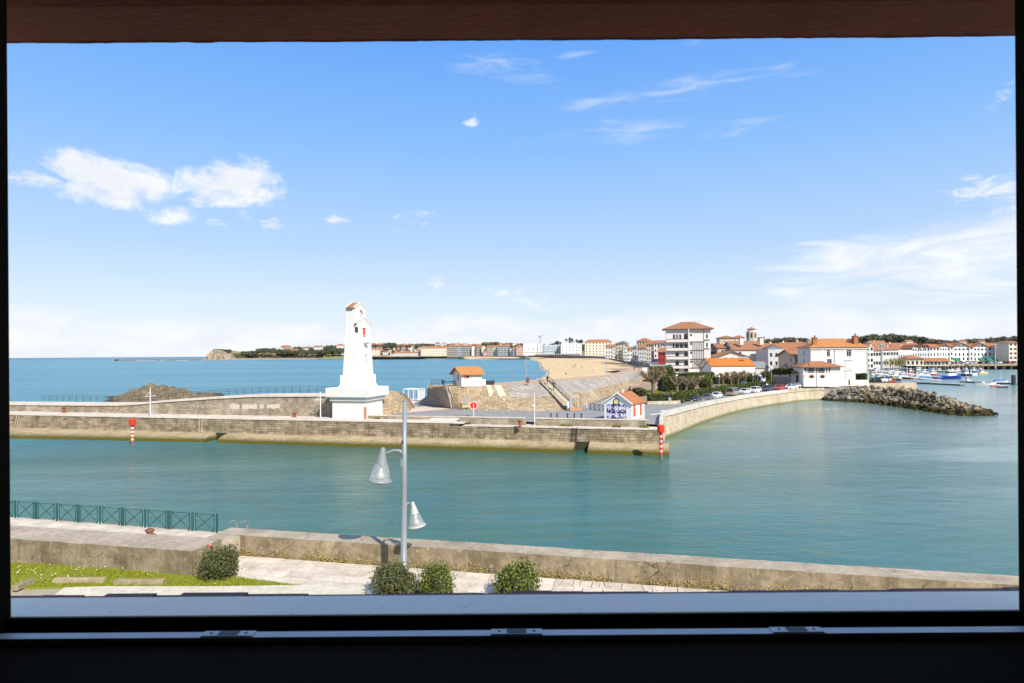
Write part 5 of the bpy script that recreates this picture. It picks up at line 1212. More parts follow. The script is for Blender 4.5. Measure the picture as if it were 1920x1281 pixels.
def lifebuoy():
    p = P(393, 1037, 3.9); t = bpy.data.objects; a = A(393, 1035, P(372, 1080, ZN).y + 1.1)
    o = thing('lifebuoy', 'red and white lifebuoy hanging on the end of the thick quay wall', 'lifebuoy', a, R(-70))
    n = 24
    for k in range(8):
        pts = [(.30 * math.cos(2 * math.pi * (k + q / 4) / 8), 0, .30 * math.sin(2 * math.pi * (k + q / 4) / 8)) for q in range(5)]
        MB().tube(pts, .075, 8).build('segment', plain('buoy_red', (.55, .06, .03), .6) if k % 2 else trimw, o)
    MB().box((0, .1, 0), (.12, .1, .5)).build('bracket', metal_d, o)
lifebuoy()
# ================================================================ garden, hedges, trees
hedge_m = leafmat('hedge_leaves', [(.03, .05, .01), (.075, .105, .018), (.15, .175, .04)])
hedge_y = leafmat('olive_hedge_leaves', [(.07, .075, .015), (.15, .14, .03), (.24, .21, .06)])
bright_m = leafmat('bright_lawn_leaves', [(.13, .18, .015), (.22, .27, .025), (.30, .33, .05)])
core_m = plain('hedge_shade', (.018, .024, .008), .95)  # solid hedge and bush cores, coloured as the shade between the leaves
twig_m = plain('pale_twigs', (.20, .15, .105), .9, .25, 3)
def hedge(label, line, h, th, mat=None, leaf=.28, dens=26, cat='hedge', name='hedge', group=None, z=None):
    line = resample(line, max(2, int(sum((b - a).length for a, b in zip(line, line[1:])) / 1.0) + 2)); o = line[0].copy()
    t = thing(name, label, cat, o, 0, group); C = []; core = MB(); ra = []; rb = []; rc = []; rd = []
    for i, p in enumerate(line):
        d = line[min(i + 1, len(line) - 1)] - line[max(i - 1, 0)]; d.z = 0; d.normalize(); n = Vector((-d.y, d.x, 0)); q = p - o; hh = h * random.uniform(.93, 1.05); k = th * .42
        ra.append(q - n * k); rb.append(q - n * k * .95 + Vector((0, 0, hh - .12))); rc.append(q + n * k * .95 + Vector((0, 0, hh - .12))); rd.append(q + n * k)
        if i < len(line) - 1:
            L_ = (line[i + 1] - p).length; m_ = int(dens * L_ * (2 * h + th) / 4)
            for _ in range(m_):
                u = random.random() * L_; r = random.random() * (2 * h + th)
                if r < h: v = -n * (th / 2) + Vector((0, 0, r))
                elif r < h + th: v = n * (r - h - th / 2) + Vector((0, 0, hh))
                else: v = n * (th / 2) + Vector((0, 0, r - h - th))
                C.append(q + d * u + v + Vector((random.gauss(0, .06), random.gauss(0, .06), random.gauss(0, .06))))
    core.loft([ra, rb, rc, rd]); nc = len(line); core.f.append((0, nc, 2 * nc, 3 * nc)); core.f.append((nc - 1, 2 * nc - 1, 3 * nc - 1, 4 * nc - 1)); core.build('shade_core', core_m, t)
    link(bpy.data.objects.new('foliage', leafmesh('foliage', [tuple(c) for c in C], leaf, mat or hedge_m)), t); return t
def bush(label, p, w, h, mat, n=900, leaf=.22, cat='bush', group='garden bushes'):
    t = thing('bush', label, cat, p, 0, group); C = []; lob = [(random.uniform(-.3, .3) * w, random.uniform(-.25, .25) * w, random.uniform(.35, .7) * h, random.uniform(.28, .42)) for _ in range(7)] + [(0, 0, .5 * h, .5)]
    for _ in range(n):
        x, y, z, r = random.choice(lob); v = RNG.normal(size=3); v /= np.linalg.norm(v); k = (1 - abs(RNG.normal(0, .12))); c = (x + v[0] * r * w * k, y + v[1] * r * w * k, z + v[2] * r * h * k)
        if c[2] > .05: C.append(c)
    link(bpy.data.objects.new('foliage', leafmesh('foliage', C, leaf, mat)), t)
    MB().lathe([(w * .1, .05), (w * .36, h * .3), (w * .36, h * .6), (w * .08, h * .85)], n=9).build('shade_core', core_m, t); return t
def pollard(label, p, h, spread, leafy=None, nl=7, tr=.22, twigs=26, group='pollarded trees', pale=False):
    t = thing('pollard_tree', label, 'tree', p, random.uniform(0, 6), group); tm = twig_m if pale else bark
    fz = h * .48; MB().tube([(0, 0, -.2), (.05, 0, fz * .5), (0, .05, fz)], [tr * 1.25, tr, tr * 1.05], 8).build('trunk', tm, t)
    cr = MB(); tips = []
    for i in range(nl):
        a = 2 * math.pi * i / nl + random.uniform(-.3, .3); r = spread * random.uniform(.6, 1.0); z = h * random.uniform(.75, 1.0)
        m1 = Vector((math.cos(a) * r * .5, math.sin(a) * r * .5, fz + (z - fz) * .35 + .1)); e = Vector((math.cos(a) * r, math.sin(a) * r, z))
        cr.tube([(0, 0, fz * .92), m1, e], [tr * .75, tr * .5, tr * .42], 6); cr.lathe([(tr * .2, -tr * .6), (tr * .75, 0), (tr * .2, tr * .7)], e, 6); tips.append(e); tips.append(m1.lerp(e, .6))
    for tp in tips:
        for _ in range(int(twigs / 3)):
            v = Vector((random.gauss(0, 1), random.gauss(0, 1), random.gauss(.5, .8))).normalized() * random.uniform(.3, .9) * spread * .42; cr.tube([tp, tp + v], [.035, .012], 3)
    cr.build('crown', twig_m, t)
    if leafy:
        C = [tuple(random.choice(tips) + Vector((random.gauss(0, .34), random.gauss(0, .34), random.gauss(.1, .3))) * spread * .5) for _ in range(420)]
        link(bpy.data.objects.new('foliage', leafmesh('foliage', C, .17, leafy)), t)
    return t
def garden():
    fl = [P(1190, 748, 3.35), P(1213, 758, 3.35), P(1270, 757, 3.3), P(1292, 750, 3.2), P(1345, 740.5, 2.95), P(1400, 732, 2.85), P(1450, 726, 2.8), P(1500, 722, 2.8)]
    md = [P(1180, 722, 4.6), P(1213, 724, 4.4), P(1262, 727, 4.2), P(1292, 724, 4.1), P(1340, 722, 3.8), P(1395, 718, 3.4), P(1440, 716, 3.2), P(1490, 714, 3.1)]
    bk = [P(1190, 700, 6.4), P(1215, 699, 6.2), P(1262, 702, 5.9), P(1300, 704, 5.6), P(1345, 708, 4.6), P(1400, 708, 4.0), P(1440, 706, 3.6), P(1490, 705, 3.4)]
    bb = [Vector((p.x + 6, 330, 5.5)) for p in bk]
    gm = stone('garden_soil_and_path', [(.24, .20, .10), (.34, .24, .17), (.40, .29, .21)], .12, .2, 0)
    MB().loft([fl, md, bk, bb]).build('garden_ground', gm); tag(bpy.data.objects['garden_ground'], kind='structure')
    # low stone kerb
    k = thing('garden_kerb_wall', 'low pale stone kerb wall between the quay road and the trimmed hedge', 'wall'); kp = resample(fl[1:5], 40); km = stone('kerb_stone', [(.46, .40, .29), (.62, .55, .42)], 1.5, .5, .2)
    for a, b in zip(kp, kp[1:]):
        c = (a + b) / 2; MB().box((c.x, c.y, c.z + .25), ((b - a).length - .05, .4, .62 + random.uniform(-.06, .06)), math.atan2(b.y - a.y, b.x - a.x)).build('stone', km, k)
    off = Vector((.6, 1.4, .1))
    hl = [p + off for p in resample(fl[1:5], 12)]; hedge('long trimmed green hedge along the quay road behind the parked cars', hl + [fl[5] + off, fl[6] + off], 1.75, 1.6, hedge_m, .26, 34)
    # round lawns
    for x, y, w, d, lb in ((1262, 736, 7.5, 5.0, 'oval lawn island edged with low hedge in the garden'), (1222, 739, 5.0, 6.0, 'bright lawn mound round the foot of the big pollard')):
        p = P(x, y, 3.7); C = []
        for _ in range(1600): a = random.uniform(0, 6.28); r = math.sqrt(random.random()); C.append((r * math.cos(a) * w / 2, r * math.sin(a) * d / 2, .35 + .35 * (1 - r * r) + random.gauss(0, .05)))
        o = thing('round_lawn', lb, 'lawn', p); link(bpy.data.objects.new('grass', leafmesh('grass', C, .22, bright_m)), o); mb = MB(); mb.lathe([(1.0, -.5), (1.0, .22), (.7, .45), (.2, .62)], n=24); q = mb.build('mound', soil_g, o); q.scale = (w / 2, d / 2, 1)
    a = P(1243, 737, 3.8); hedge('tall dense hedge wall with dark arches behind the pruned trees', [a + Vector((0, 3, 0)), P(1272, 737, 3.8) + Vector((0, 4, 0)), P(1311, 737, 3.8) + Vector((0, 4, 0))], 3.7, 3.4, hedge_m, .34, 30)
    hedge('olive brown hedge on the slope at the end of the stone embankment', [P(1192, 741, 3.6), P(1207, 744, 3.5)], 1.6, 2.0, hedge_y, .3, 26)
    hedge('tall yellowish ivy hedge beside the crest path', [P(1224, 716, 4.9), P(1243, 713, 5.0)], 4.2, 2.2, hedge_y, .42, 22)
    hedge('dark clipped hedge before the apartment house', [P(1284, 711, 5.1), P(1335, 709, 4.8)], 1.9, 2.2, hedge_m, .34, 24)
    hedge('low olive hedge terrace before the apartment house', [P(1255, 705.5, 5.7), P(1288, 706.5, 5.5)], 1.1, 2.0, hedge_y, .32, 24)
    hedge('dark hedge behind the row of playground trees', [P(1340, 721.5, 3.7), P(1405, 719, 3.3)], 2.3, 1.5, hedge_m, .34, 24)
    hedge('small dark hedge at the end of the car park', [P(1446, 722.5, 3.0), P(1478, 720, 3.0)], 1.5, 1.6, hedge_m, .3, 26)
    bush('round yellow green bush on the slope by the wooden fence', P(1325, 731, 3.8), 3.2, 3.0, hedge_m, 900); bush('large sprawling ochre bush on the slope below the fence', P(1317, 728, 4.0), 3.6, 3.2, hedge_y, 900)
    bush('rounded green bush beside the playground tower', P(1412, 721, 3.1), 4.2, 4.0, hedge_y, 1200, .28); bush('rounded dark bush behind the playground tower', P(1434, 719, 3.2), 4.0, 3.8, hedge_m, 1200, .28); bush('small green tree bush beside the apartment house corner', P(1253, 711, 5.3), 3.4, 4.4, hedge_m, 1000, .3)
    bush('low grey green bush between lawn and mural hut', P(1205, 744, 3.5), 2.2, 1.5, hedge_m, 500)
    # wooden fence on the slope
    f = thing('picket_fence', 'pale wooden fence running up the slope beside the garden', 'fence'); a, b = P(1312, 712, 4.9), P(1338, 706, 4.9)
    for i in range(16): q = a.lerp(b, i / 15); MB().box((q.x, q.y, q.z + .5), (.22, .05, 1.1)).build('board', stonew, f)
    for z in (.25, .8): MB().tube([a + Vector((0, .06, z)), b + Vector((0, .06, z))], .04, 4).build('rail', stonew, f)
    # trees
    pollard('big gnarled pollard with knobbly brown crown on the lawn mound', P(1225, 741, 3.8), 6.0, 2.9, hedge_y, 9, .42, 50)
    pollard('pruned bare pollard leaning on the lamp post in the garden', P(1270, 739, 3.7), 4.0, 2.0, None, 7, .26, 40, pale=True)
    for x, lb in ((1287, 'pale pruned pollard in front of the tall hedge arches'), (1303, 'pale pruned pollard in front of the tall hedge arches')): pollard(lb, P(x, 739, 3.6), 4.0, 1.9, None, 8, .22, 44, group='pollards before the hedge arches', pale=True)
    pollard('tall bare pale plane tree before the apartment house', P(1315, 709, 4.9), 6.6, 3.2, None, 9, .2, 30, pale=True)
    for x, y in ((1356, 727), (1371, 725.5), (1384, 724), (1397.5, 722.5)): pollard('knobbly brown pollard in the row along the playground', P(x, y, 3.2), 4.3, 1.9, hedge_y if x in (1384, 1356) else None, 9, .22, 60, group='playground pollards')
    for x, h_ in ((1462, 4.0), (1481, 4.6)): pollard('bare dark pollard with stubby limbs above the car park wall', P(x, 706, 5.2), h_, 2.0, None, 5, .3, 10, group='pollards above the car park')
    # lamps in the garden and on the road
    for x, yb, yt, z, lb in ((1269, 737, 704, 3.7, 'white globe lamp on a pole in the garden'), (1348.5, 729, 706, 3.0, 'grey lamp pole beside the playground trees'), (1412, 726, 703, 2.9, 'pale lamp pole by the playground tower'), (1446.5, 724, 690, 2.9, 'tall thin lamp pole at the car park'), (1256, 772.5, 745.5, 3.35, 'road sign seen from behind on a thin pole by the parapet')):
        p = P(x, yb, z); h = (yb - yt) / F * p.y; t = thing('lamp_post' if x != 1256 else 'road_sign', lb, 'street lamp' if x != 1256 else 'sign', p, 0, 'garden lamps' if x != 1256 else None)
        MB().tube([(0, 0, 0), (0, 0, h - .2)], [.08, .05], 7).build('pole', metal_w if x < 1300 and x != 1256 else metal_g, t)
        if x == 1256: MB().box((0, -.05, h - .35), (.45, .04, .7)).build('panel', metal_g, t)
        else: MB().lathe([(.05, -.25), (.26, -.1), (.30, .05), (.12, .25)], (0, 0, h - .05), 10).build('lamp_head', metal_w, t)
    # playground tower and panels
    p = P(1431, 726.5, 3.0); t = thing('climbing_tower', 'blue and white climbing tower in the playground', 'play tower', p, R(15)); bl = plain('play_blue', (.03, .06, .22), .5, .3, 3); lw = plain('play_white', (.62, .66, .75), .5, .1, 3); rd = plain('play_pink', (.5, .12, .22), .5, .2, 3)
    for x in (-.7, .7):
        for y in (0, 1.3): MB().tube([(x, y, 0), (x, y, 3.0)], .1, 7).build('post', lw, t)
    MB().box((0, .6, 1.4), (1.5, 1.4, .12)).build('deck', bl, t); MB().box((-.75, .6, 2.3), (.1, 1.3, 1.6)).build('panel', bl, t); MB().box((.2, -.02, 2.1), (.9, .06, .9)).build('panel', lw, t); MB().box((-.3, -.05, .9), (.8, .06, .8)).build('panel', rd, t)
    MB().extr([(.3, 0, 1.4), (.3, -1.8, .1), (.3, -1.8, .25), (.3, 0, 1.6)], (.6, 0, 0)).build('slide', lw, t); MB().lathe([(.05, 0), (.4, .25), (.35, .6), (.05, .8)], (-.6, .6, 3.0), 10).build('finial', lw, t)
    for x, lb in ((1396, 'blue play panel beside the playground trees, on the side of the olive trees'), (1419, 'blue play panel next to the climbing tower')):
        p = P(x, 724, 3.0); o = thing('play_panel', lb, 'play panel', p); MB().box((0, 0, .8), (2.0 if x < 1400 else 1.0, .08, 1.0)).build('board', plain('panel_blue', (.04, .14, .30), .5, .3, 2), o); MB().tube([(-.4, .1, 0), (-.4, .1, 1.4)], .05, 6).build('post', metal_g, o)
    # white notice board
    p = P(1209, 703, 6.2); o = thing('notice_board', 'white notice board with dark top beside the crest path', 'sign', p); MB().box((0, 0, 1.6), (1.6, .1, 1.5)).build('board', trimw, o); MB().box((0, 0, 2.6), (1.6, .14, .5)).build('header', greenpaint, o); MB().tube([(0, .1, 0), (0, .1, 1.0)], .08, 6).build('post', metal_g, o)
    # road markings
    mk = plain('road_paint', (.72, .72, .70), .8, .1, 2)
    for k_, (x0, y0, x1, y1) in enumerate(((1214, 766, 1250, 763), (1214, 772, 1252, 768), (1220, 778, 1246, 773), (1268, 757.5, 1288, 755), (1278, 761, 1300, 756))):
        a, b = P(x0, y0, 3.42), P(x1, y1, 3.42); a.z = b.z = roadz(a.lerp(b, .5)) + .035; d = (b - a).normalized(); n = Vector((-d.y, d.x, 0)) * .28
        o = MB().extr([a - n, b - n, b + n, a + n], (0, 0, .004)).build('road_marking', mk, bpy.data.objects['road'])
garden()

# ================================================================ cars
tyre_m = plain('tyre_rubber', (.02, .02, .02), .8); rim_m = plain('alloy_rim', (.45, .46, .48), .35, 0, 1, .6); carglass = glassmat('car_glass', (.015, .02, .025), .05); lightm = glassmat('headlamp_glass', (.65, .66, .68), .1); tail_m = glassmat('tail_lamp_glass', (.4, .01, .01), .15)
wheel_tyre = MB().lathe([(.20, -.10), (.31, -.10), (.33, -.06), (.33, .06), (.31, .10), (.20, .10)], n=18, M_=Matrix.Rotation(R(90), 3, 'X')).mesh('tyre', tyre_m)
wheel_rim = MB().lathe([(.05, -.085), (.21, -.075), (.21, .075), (.05, .085)], n=10, M_=Matrix.Rotation(R(90), 3, 'X')).mesh('rim', rim_m)
_paint = {}
def car(label, p, rz, kind, col, group='parked cars', sc=1.0):
    key = tuple(col)
    if key not in _paint:
        m_, nt, N, L, b = nodes('car_paint'); b.inputs['Base Color'].default_value = (*col, 1); b.inputs['Roughness'].default_value = .25; b.inputs['Coat Weight'].default_value = .6; b.inputs['Coat Roughness'].default_value = .05; _paint[key] = m_
    pm = _paint[key]
    L_, Wd, H = {'sedan': (4.5, 1.8, 1.45), 'hatch': (4.0, 1.75, 1.48), 'suv': (4.5, 1.85, 1.66), 'van': (4.9, 1.92, 1.95)}[kind]
    t = thing('parked_car', label, 'car' if kind != 'van' else 'van', p, rz, group); t.scale = (sc, sc, sc)
    f, r = L_ / 2, -L_ / 2; hb = {'sedan': .92, 'hatch': .95, 'suv': 1.05, 'van': 1.12}[kind]; hood = hb - (.12 if kind != 'van' else .1)
    cab = {'sedan': [(.95, hb - .02), (.25, H), (-1.0, H - .02), (-1.75, hb + .03)], 'hatch': [(1.05, hb - .02), (.35, H), (-1.35, H - .05), (-1.85, hb + .02)], 'suv': [(1.1, hb - .02), (.45, H), (-1.75, H - .04), (-2.1, hb + .04)], 'van': [(1.75, hb - .02), (1.15, H), (-2.25, H), (-2.38, hb + .02)]}[kind]
    bump = [(f, .30), (f, .55), (f - .06, hood - .08), (f - .2, hood), (cab[0][0] + .12, hb), (cab[3][0] - .1, hb + .02), (r + .12, hb - .02), (r, hb - .25), (r, .32), (r + .12, .22), (f - .15, .2)]
    mb = MB(); w = Wd / 2
    rows = []
    for y, ins in ((-w, .10), (-w * .93, .0), (w * .93, .0), (w, .10)):
        rows.append([Vector((x * (1 - ins * .25), y, z + (ins * .5 if z < .4 else -ins * .6 * (z > .7)))) for x, z in bump])
    n = len(bump)
    for rr in rows: mb.v.extend([tuple(q) for q in rr])
    for i in range(3):
        for j in range(n): mb.f.append((i * n + j, i * n + (j + 1) % n, (i + 1) * n + (j + 1) % n, (i + 1) * n + j))
    mb.f.append(tuple(range(n))); mb.f.append(tuple(range(4 * n - 1, 3 * n - 1, -1))); body = mb.build('body', pm, t)
    g = MB(); wb, wt = w * .92, w * .74; vs = []
    for s in (-1, 1): vs += [(cab[0][0], s * wb, cab[0][1]), (cab[1][0], s * wt, cab[1][1] - .05), (cab[2][0], s * wt, cab[2][1] - .05), (cab[3][0], s * wb, cab[3][1])]
    g.add(vs, [(0, 1, 2, 3), (7, 6, 5, 4), (0, 4, 5, 1), (1, 5, 6, 2), (2, 6, 7, 3)]); g.build('window_glass', carglass, t)
    rf = MB(); rf.add([(cab[1][0] + .05, -wt - .02, cab[1][1] - .05), (cab[1][0] + .05, wt + .02, cab[1][1] - .05), (cab[2][0] - .04, wt + .02, cab[2][1] - .05), (cab[2][0] - .04, -wt - .02, cab[2][1] - .05), (cab[1][0] - .08, -wt * .85, H), (cab[1][0] - .08, wt * .85, H), (cab[2][0] + .08, wt * .85, H - .01), (cab[2][0] + .08, -wt * .85, H - .01)], [(3, 2, 1, 0), (4, 5, 6, 7), (0, 1, 5, 4), (1, 2, 6, 5), (2, 3, 7, 6), (3, 0, 4, 7)]); rf.build('roof', pm, t)
    pl = MB()
    for s in (-1, 1):
        for a, b in ((0, 1), (3, 2)): pl.tube([(cab[a][0], s * wb, cab[a][1]), (cab[b][0], s * wt, cab[b][1] - .05)], .05, 5)
        mx_ = (cab[1][0] + cab[2][0]) / 2; pl.tube([(mx_, s * (wb + .0), hb), (mx_, s * wt, H - .05)], .045, 5)
    pl.build('pillars', pm, t)
    wx = L_ * .30
    for x in (wx, -wx):
        for s in (-1, 1):
            q = inst('wheel', wheel_tyre, t, (x, s * (w - .08), .33)); inst('rim', wheel_rim, q)
    for s in (-1, 1):
        MB().box((f - .10, s * w * .68, hood - .15), (.16, .36, .16)).build('headlight', lightm, t); MB().box((r + .05, s * w * .78, hb - .2), (.14, .2, .22)).build('tail_light', tail_m, t); MB().box((cab[0][0] - .15, s * (w + .05), hb + .08), (.14, .16, .12)).build('mirror', pm, t)
    MB().box((f + .005, 0, .48), (.02, .5, .11)).build('number_plate', trimw, t); MB().box((f - .01, 0, .62), (.04, Wd * .5, .12)).build('grille', metal_d, t)
    MB().box((0, 0, .24), (L_ * .9, Wd * .85, .12)).build('underbody', tyre_m, t)
    return t
WHT = (.75, .76, .76); BLK = (.012, .014, .02)
row = [(1302, 752.6, 'sedan', BLK, 'black saloon parked first in the row beside the garden hedge', 0), (1325.5, 749.2, 'sedan', (.10, .11, .14), 'dark grey saloon parked behind the black saloon', 0), (1343.5, 746.3, 'hatch', WHT, 'white hatchback parked behind the dark grey saloon', 0),
       (1374, 741.6, 'van', (.34, .31, .24), 'beige van with its rear turned to the black saloon', 1), (1396.5, 738.9, 'hatch', WHT, 'small white car parked between the beige van and white off-roader', 0), (1415.5, 736.5, 'suv', WHT, 'large white off-roader parked beside the playground', 0),
       (1437.5, 733.6, 'suv', (.02, .03, .06), 'dark blue off-roader parked next to the red car', 0), (1461.5, 731.3, 'hatch', (.50, .03, .02), 'red hatchback in the row of parked cars', 0), (1482, 729.8, 'sedan', WHT, 'white car parked beyond the red hatchback', 0), (1489.5, 727.5, 'hatch', (.62, .63, .64), 'white car half hidden behind another white car, nearest the villa', 0)]
for i, (x, y, k, c, lb, rev) in enumerate(row):
    z = 2.82 if x > 1360 else 2.82 + (1360 - x) / 60 * .25
    p = P(x, y, z); j = min(range(60), key=lambda q: (WL[q] - Vector((p.x, p.y, 0))).length); d = WL[max(j - 1, 0)] - WL[min(j + 1, 59)]; a = math.atan2(d.y, d.x) + (math.pi if rev else 0)
    p.z = roadz(WL[j]); car(lb, p, a + R(4), k, c)
for x, y, k, c, lb, a in ((1453, 712.5, 'hatch', (.18, .03, .05), 'maroon car parked against the car park wall', 200), (1464, 713.5, 'hatch', (.45, .50, .55), 'silver car parked between the maroon car and white off-roader', 205), (1479, 715, 'suv', WHT, 'white off-roader parked nearest the green garage door', 215), (1474, 719, 'hatch', (.10, .13, .28), 'blue car half hidden behind the small hedge', 200)):
    car(lb, P(x, y, 3.0), R(a), k, c, 'cars in the small car park')

# ================================================================ people
def figure(pose):
    me = bpy.data.meshes.new('person'); 
    J = {'stand': {'pel': (0, 0, .95), 'che': (0, .02, 1.32), 'nek': (0, .02, 1.50), 'hea': (0, -.01, 1.66), 'hlk': (-.10, -.03, .50), 'hlf': (-.11, 0, .06), 'hlt': (-.11, -.16, .03), 'hrk': (.10, -.06, .50), 'hrf': (.11, .05, .06), 'hrt': (.11, -.11, .03), 'sl': (-.19, .02, 1.42), 'el': (-.26, .05, 1.14), 'wl': (-.26, -.05, .90), 'sr': (.19, .02, 1.42), 'er': (.26, .05, 1.14), 'wr': (.26, -.06, .90)},
         'walk': {'pel': (0, 0, .93), 'che': (0, -.05, 1.30), 'nek': (0, -.07, 1.48), 'hea': (0, -.11, 1.64), 'hlk': (-.09, -.22, .55), 'hlf': (-.09, -.22, .10), 'hlt': (-.09, -.38, .07), 'hrk': (.09, .06, .50), 'hrf': (.09, .32, .12), 'hrt': (.09, .22, .03), 'sl': (-.19, -.05, 1.40), 'el': (-.25, .12, 1.15), 'wl': (-.22, .10, .92), 'sr': (.19, -.05, 1.40), 'er': (.25, -.12, 1.15), 'wr': (.22, -.28, 1.0)},
         'sit': {'pel': (0, .05, .50), 'che': (0, .03, .88), 'nek': (0, .02, 1.06), 'hea': (0, -.02, 1.22), 'hlk': (-.12, -.38, .52), 'hlf': (-.12, -.42, .08), 'hlt': (-.12, -.58, .04), 'hrk': (.12, -.38, .52), 'hrf': (.12, -.42, .08), 'hrt': (.12, -.58, .04), 'sl': (-.19, .03, .98), 'el': (-.25, -.05, .72), 'wl': (-.12, -.25, .62), 'sr': (.19, .03, .98), 'er': (.25, -.05, .72), 'wr': (.12, -.25, .62)}}[pose]
    rad = {'pel': .16, 'che': .17, 'nek': .065, 'hea': .115, 'hlk': .075, 'hlf': .055, 'hlt': .04, 'hrk': .075, 'hrf': .055, 'hrt': .04, 'sl': .075, 'el': .055, 'wl': .042, 'sr': .075, 'er': .055, 'wr': .042}
    names = list(J); idx = {n: i for i, n in enumerate(names)}
    E = [('pel', 'che'), ('che', 'nek'), ('nek', 'hea'), ('pel', 'hlk'), ('hlk', 'hlf'), ('hlf', 'hlt'), ('pel', 'hrk'), ('hrk', 'hrf'), ('hrf', 'hrt'), ('che', 'sl'), ('sl', 'el'), ('el', 'wl'), ('che', 'sr'), ('sr', 'er'), ('er', 'wr')]
    me.from_pydata([J[n] for n in names], [(idx[a], idx[b]) for a, b in E], []); o = bpy.data.objects.new('tmp', me); COL.objects.link(o)
    md = o.modifiers.new('s', 'SKIN'); sv = me.skin_vertices[0].data
    for n in names: sv[idx[n]].radius = (rad[n], rad[n] * (.8 if n in ('pel', 'che') else 1)); sv[idx[n]].use_root = n == 'pel'
    o.modifiers.new('u', 'SUBSURF').levels = 1; dg = bpy.context.evaluated_depsgraph_get(); dg.update(); m2 = bpy.data.meshes.new_from_object(o.evaluated_get(dg)); bpy.data.objects.remove(o); return m2
FIG = {k: figure(k) for k in ('stand', 'walk', 'sit')}
_cloth = {}
def person(label, p, rz, pose='stand', top=(.03, .03, .04), legs=(.03, .035, .05), group='people out walking', hair=(.03, .02, .015), sc=1.0):
    k = (pose, top, legs)
    if k not in _cloth:
        me = FIG[pose].copy(); me.materials.clear()
        for n_, c in (('jacket', top), ('trousers', legs), ('skin', (.45, .27, .19)), ('hair', hair)): me.materials.append(plain(n_ + '_cloth', c, .85, .1, 6))
        zt = {'stand': .96, 'walk': .94, 'sit': .56}[pose]; zh = {'stand': 1.53, 'walk': 1.51, 'sit': 1.09}[pose]
        for q in me.polygons: z = q.center.z; q.material_index = 1 if z < zt else (0 if z < zh else (3 if (z > zh + .16 or q.center.y > 0.03) else 2)); q.use_smooth = True
        _cloth[k] = me
    o = inst('person', _cloth[k], None, p, rz, (sc, sc, sc)); tag(o, label, 'person', group); return o
sb, stp = P(1071, 769, 3.45), P(1020, 718.5, ZT)
q = sb.lerp(stp, .62) + Vector((0, 0, .42)); person('person in dark clothes walking down the embankment stairs, lower of the two', q, R(20), 'walk', (.05, .06, .07), (.04, .04, .05), 'people on the stairs')
q = sb.lerp(stp, .86) + Vector((0, 0, .42)); person('person in a dark blue jacket near the top of the embankment stairs', q, R(20), 'walk', (.02, .03, .07), (.03, .03, .04), 'people on the stairs')
b_ = bpy.data.objects['bench']; person('person in a dark jacket sitting on the end of the green bench', b_.location + Vector((-1.5, .15, .03)), R(186), 'sit', (.03, .04, .04), (.04, .04, .05), 'people resting')
person('person in dark clothes standing on the crest path above the sand', P(1189, 694.5, ZT), R(30), 'stand', (.05, .04, .04), (.04, .04, .05))

# ================================================================ buildings of the middle distance
def px_house(name, label, x0, x1, ye, yb, D, rf, yr, ov=.4, wall=None, tile=None, depth=None, wins=None, rz=0., group=None, cat='house', chim=(), shut=None, detail=False, glass=None, zmin=None):
    c = A((x0 + x1) / 2, yb, D); w = (x1 - x0) / F * D / max(math.cos(rz), .5); h = (yb - ye) / F * D; rise = max((ye - yr) / F * D, .05); ex = 0
    z = c.z
    if zmin is not None and z > zmin: ex = z - zmin; z = zmin
    d = depth or min(w, 10); 
    if callable(wins): ws = wins(w, h, d)
    else: ws = wins or []
    ws = [(q[0], q[1], q[2] + ex) + tuple(q[3:]) for q in ws]
    return house(name, label, cat, (c.x, c.y, z), rz, w, d, h + ex, rf, rise, ov, wall, tile, ws, group, chim, detail, None, shut, glass=glass)
def arch_fill(w, h, mat):
    k = ('arch', round(w, 2), round(h, 2), mat.name)
    if k not in _cache:
        mb = MB(); r = w / 2; zc = h / 2 - r; n = 8
        for s in (-1, 1):
            pts = [(s * r, 0, h / 2), (0, 0, h / 2)] + [(s * r * math.sin(a), 0, zc + r * math.cos(a)) for a in np.linspace(0, math.pi / 2, n)]
            mb.extr(pts, (0, .12, 0))
        _cache[k] = mb.mesh('arch_head', mat)
    return _cache[k]
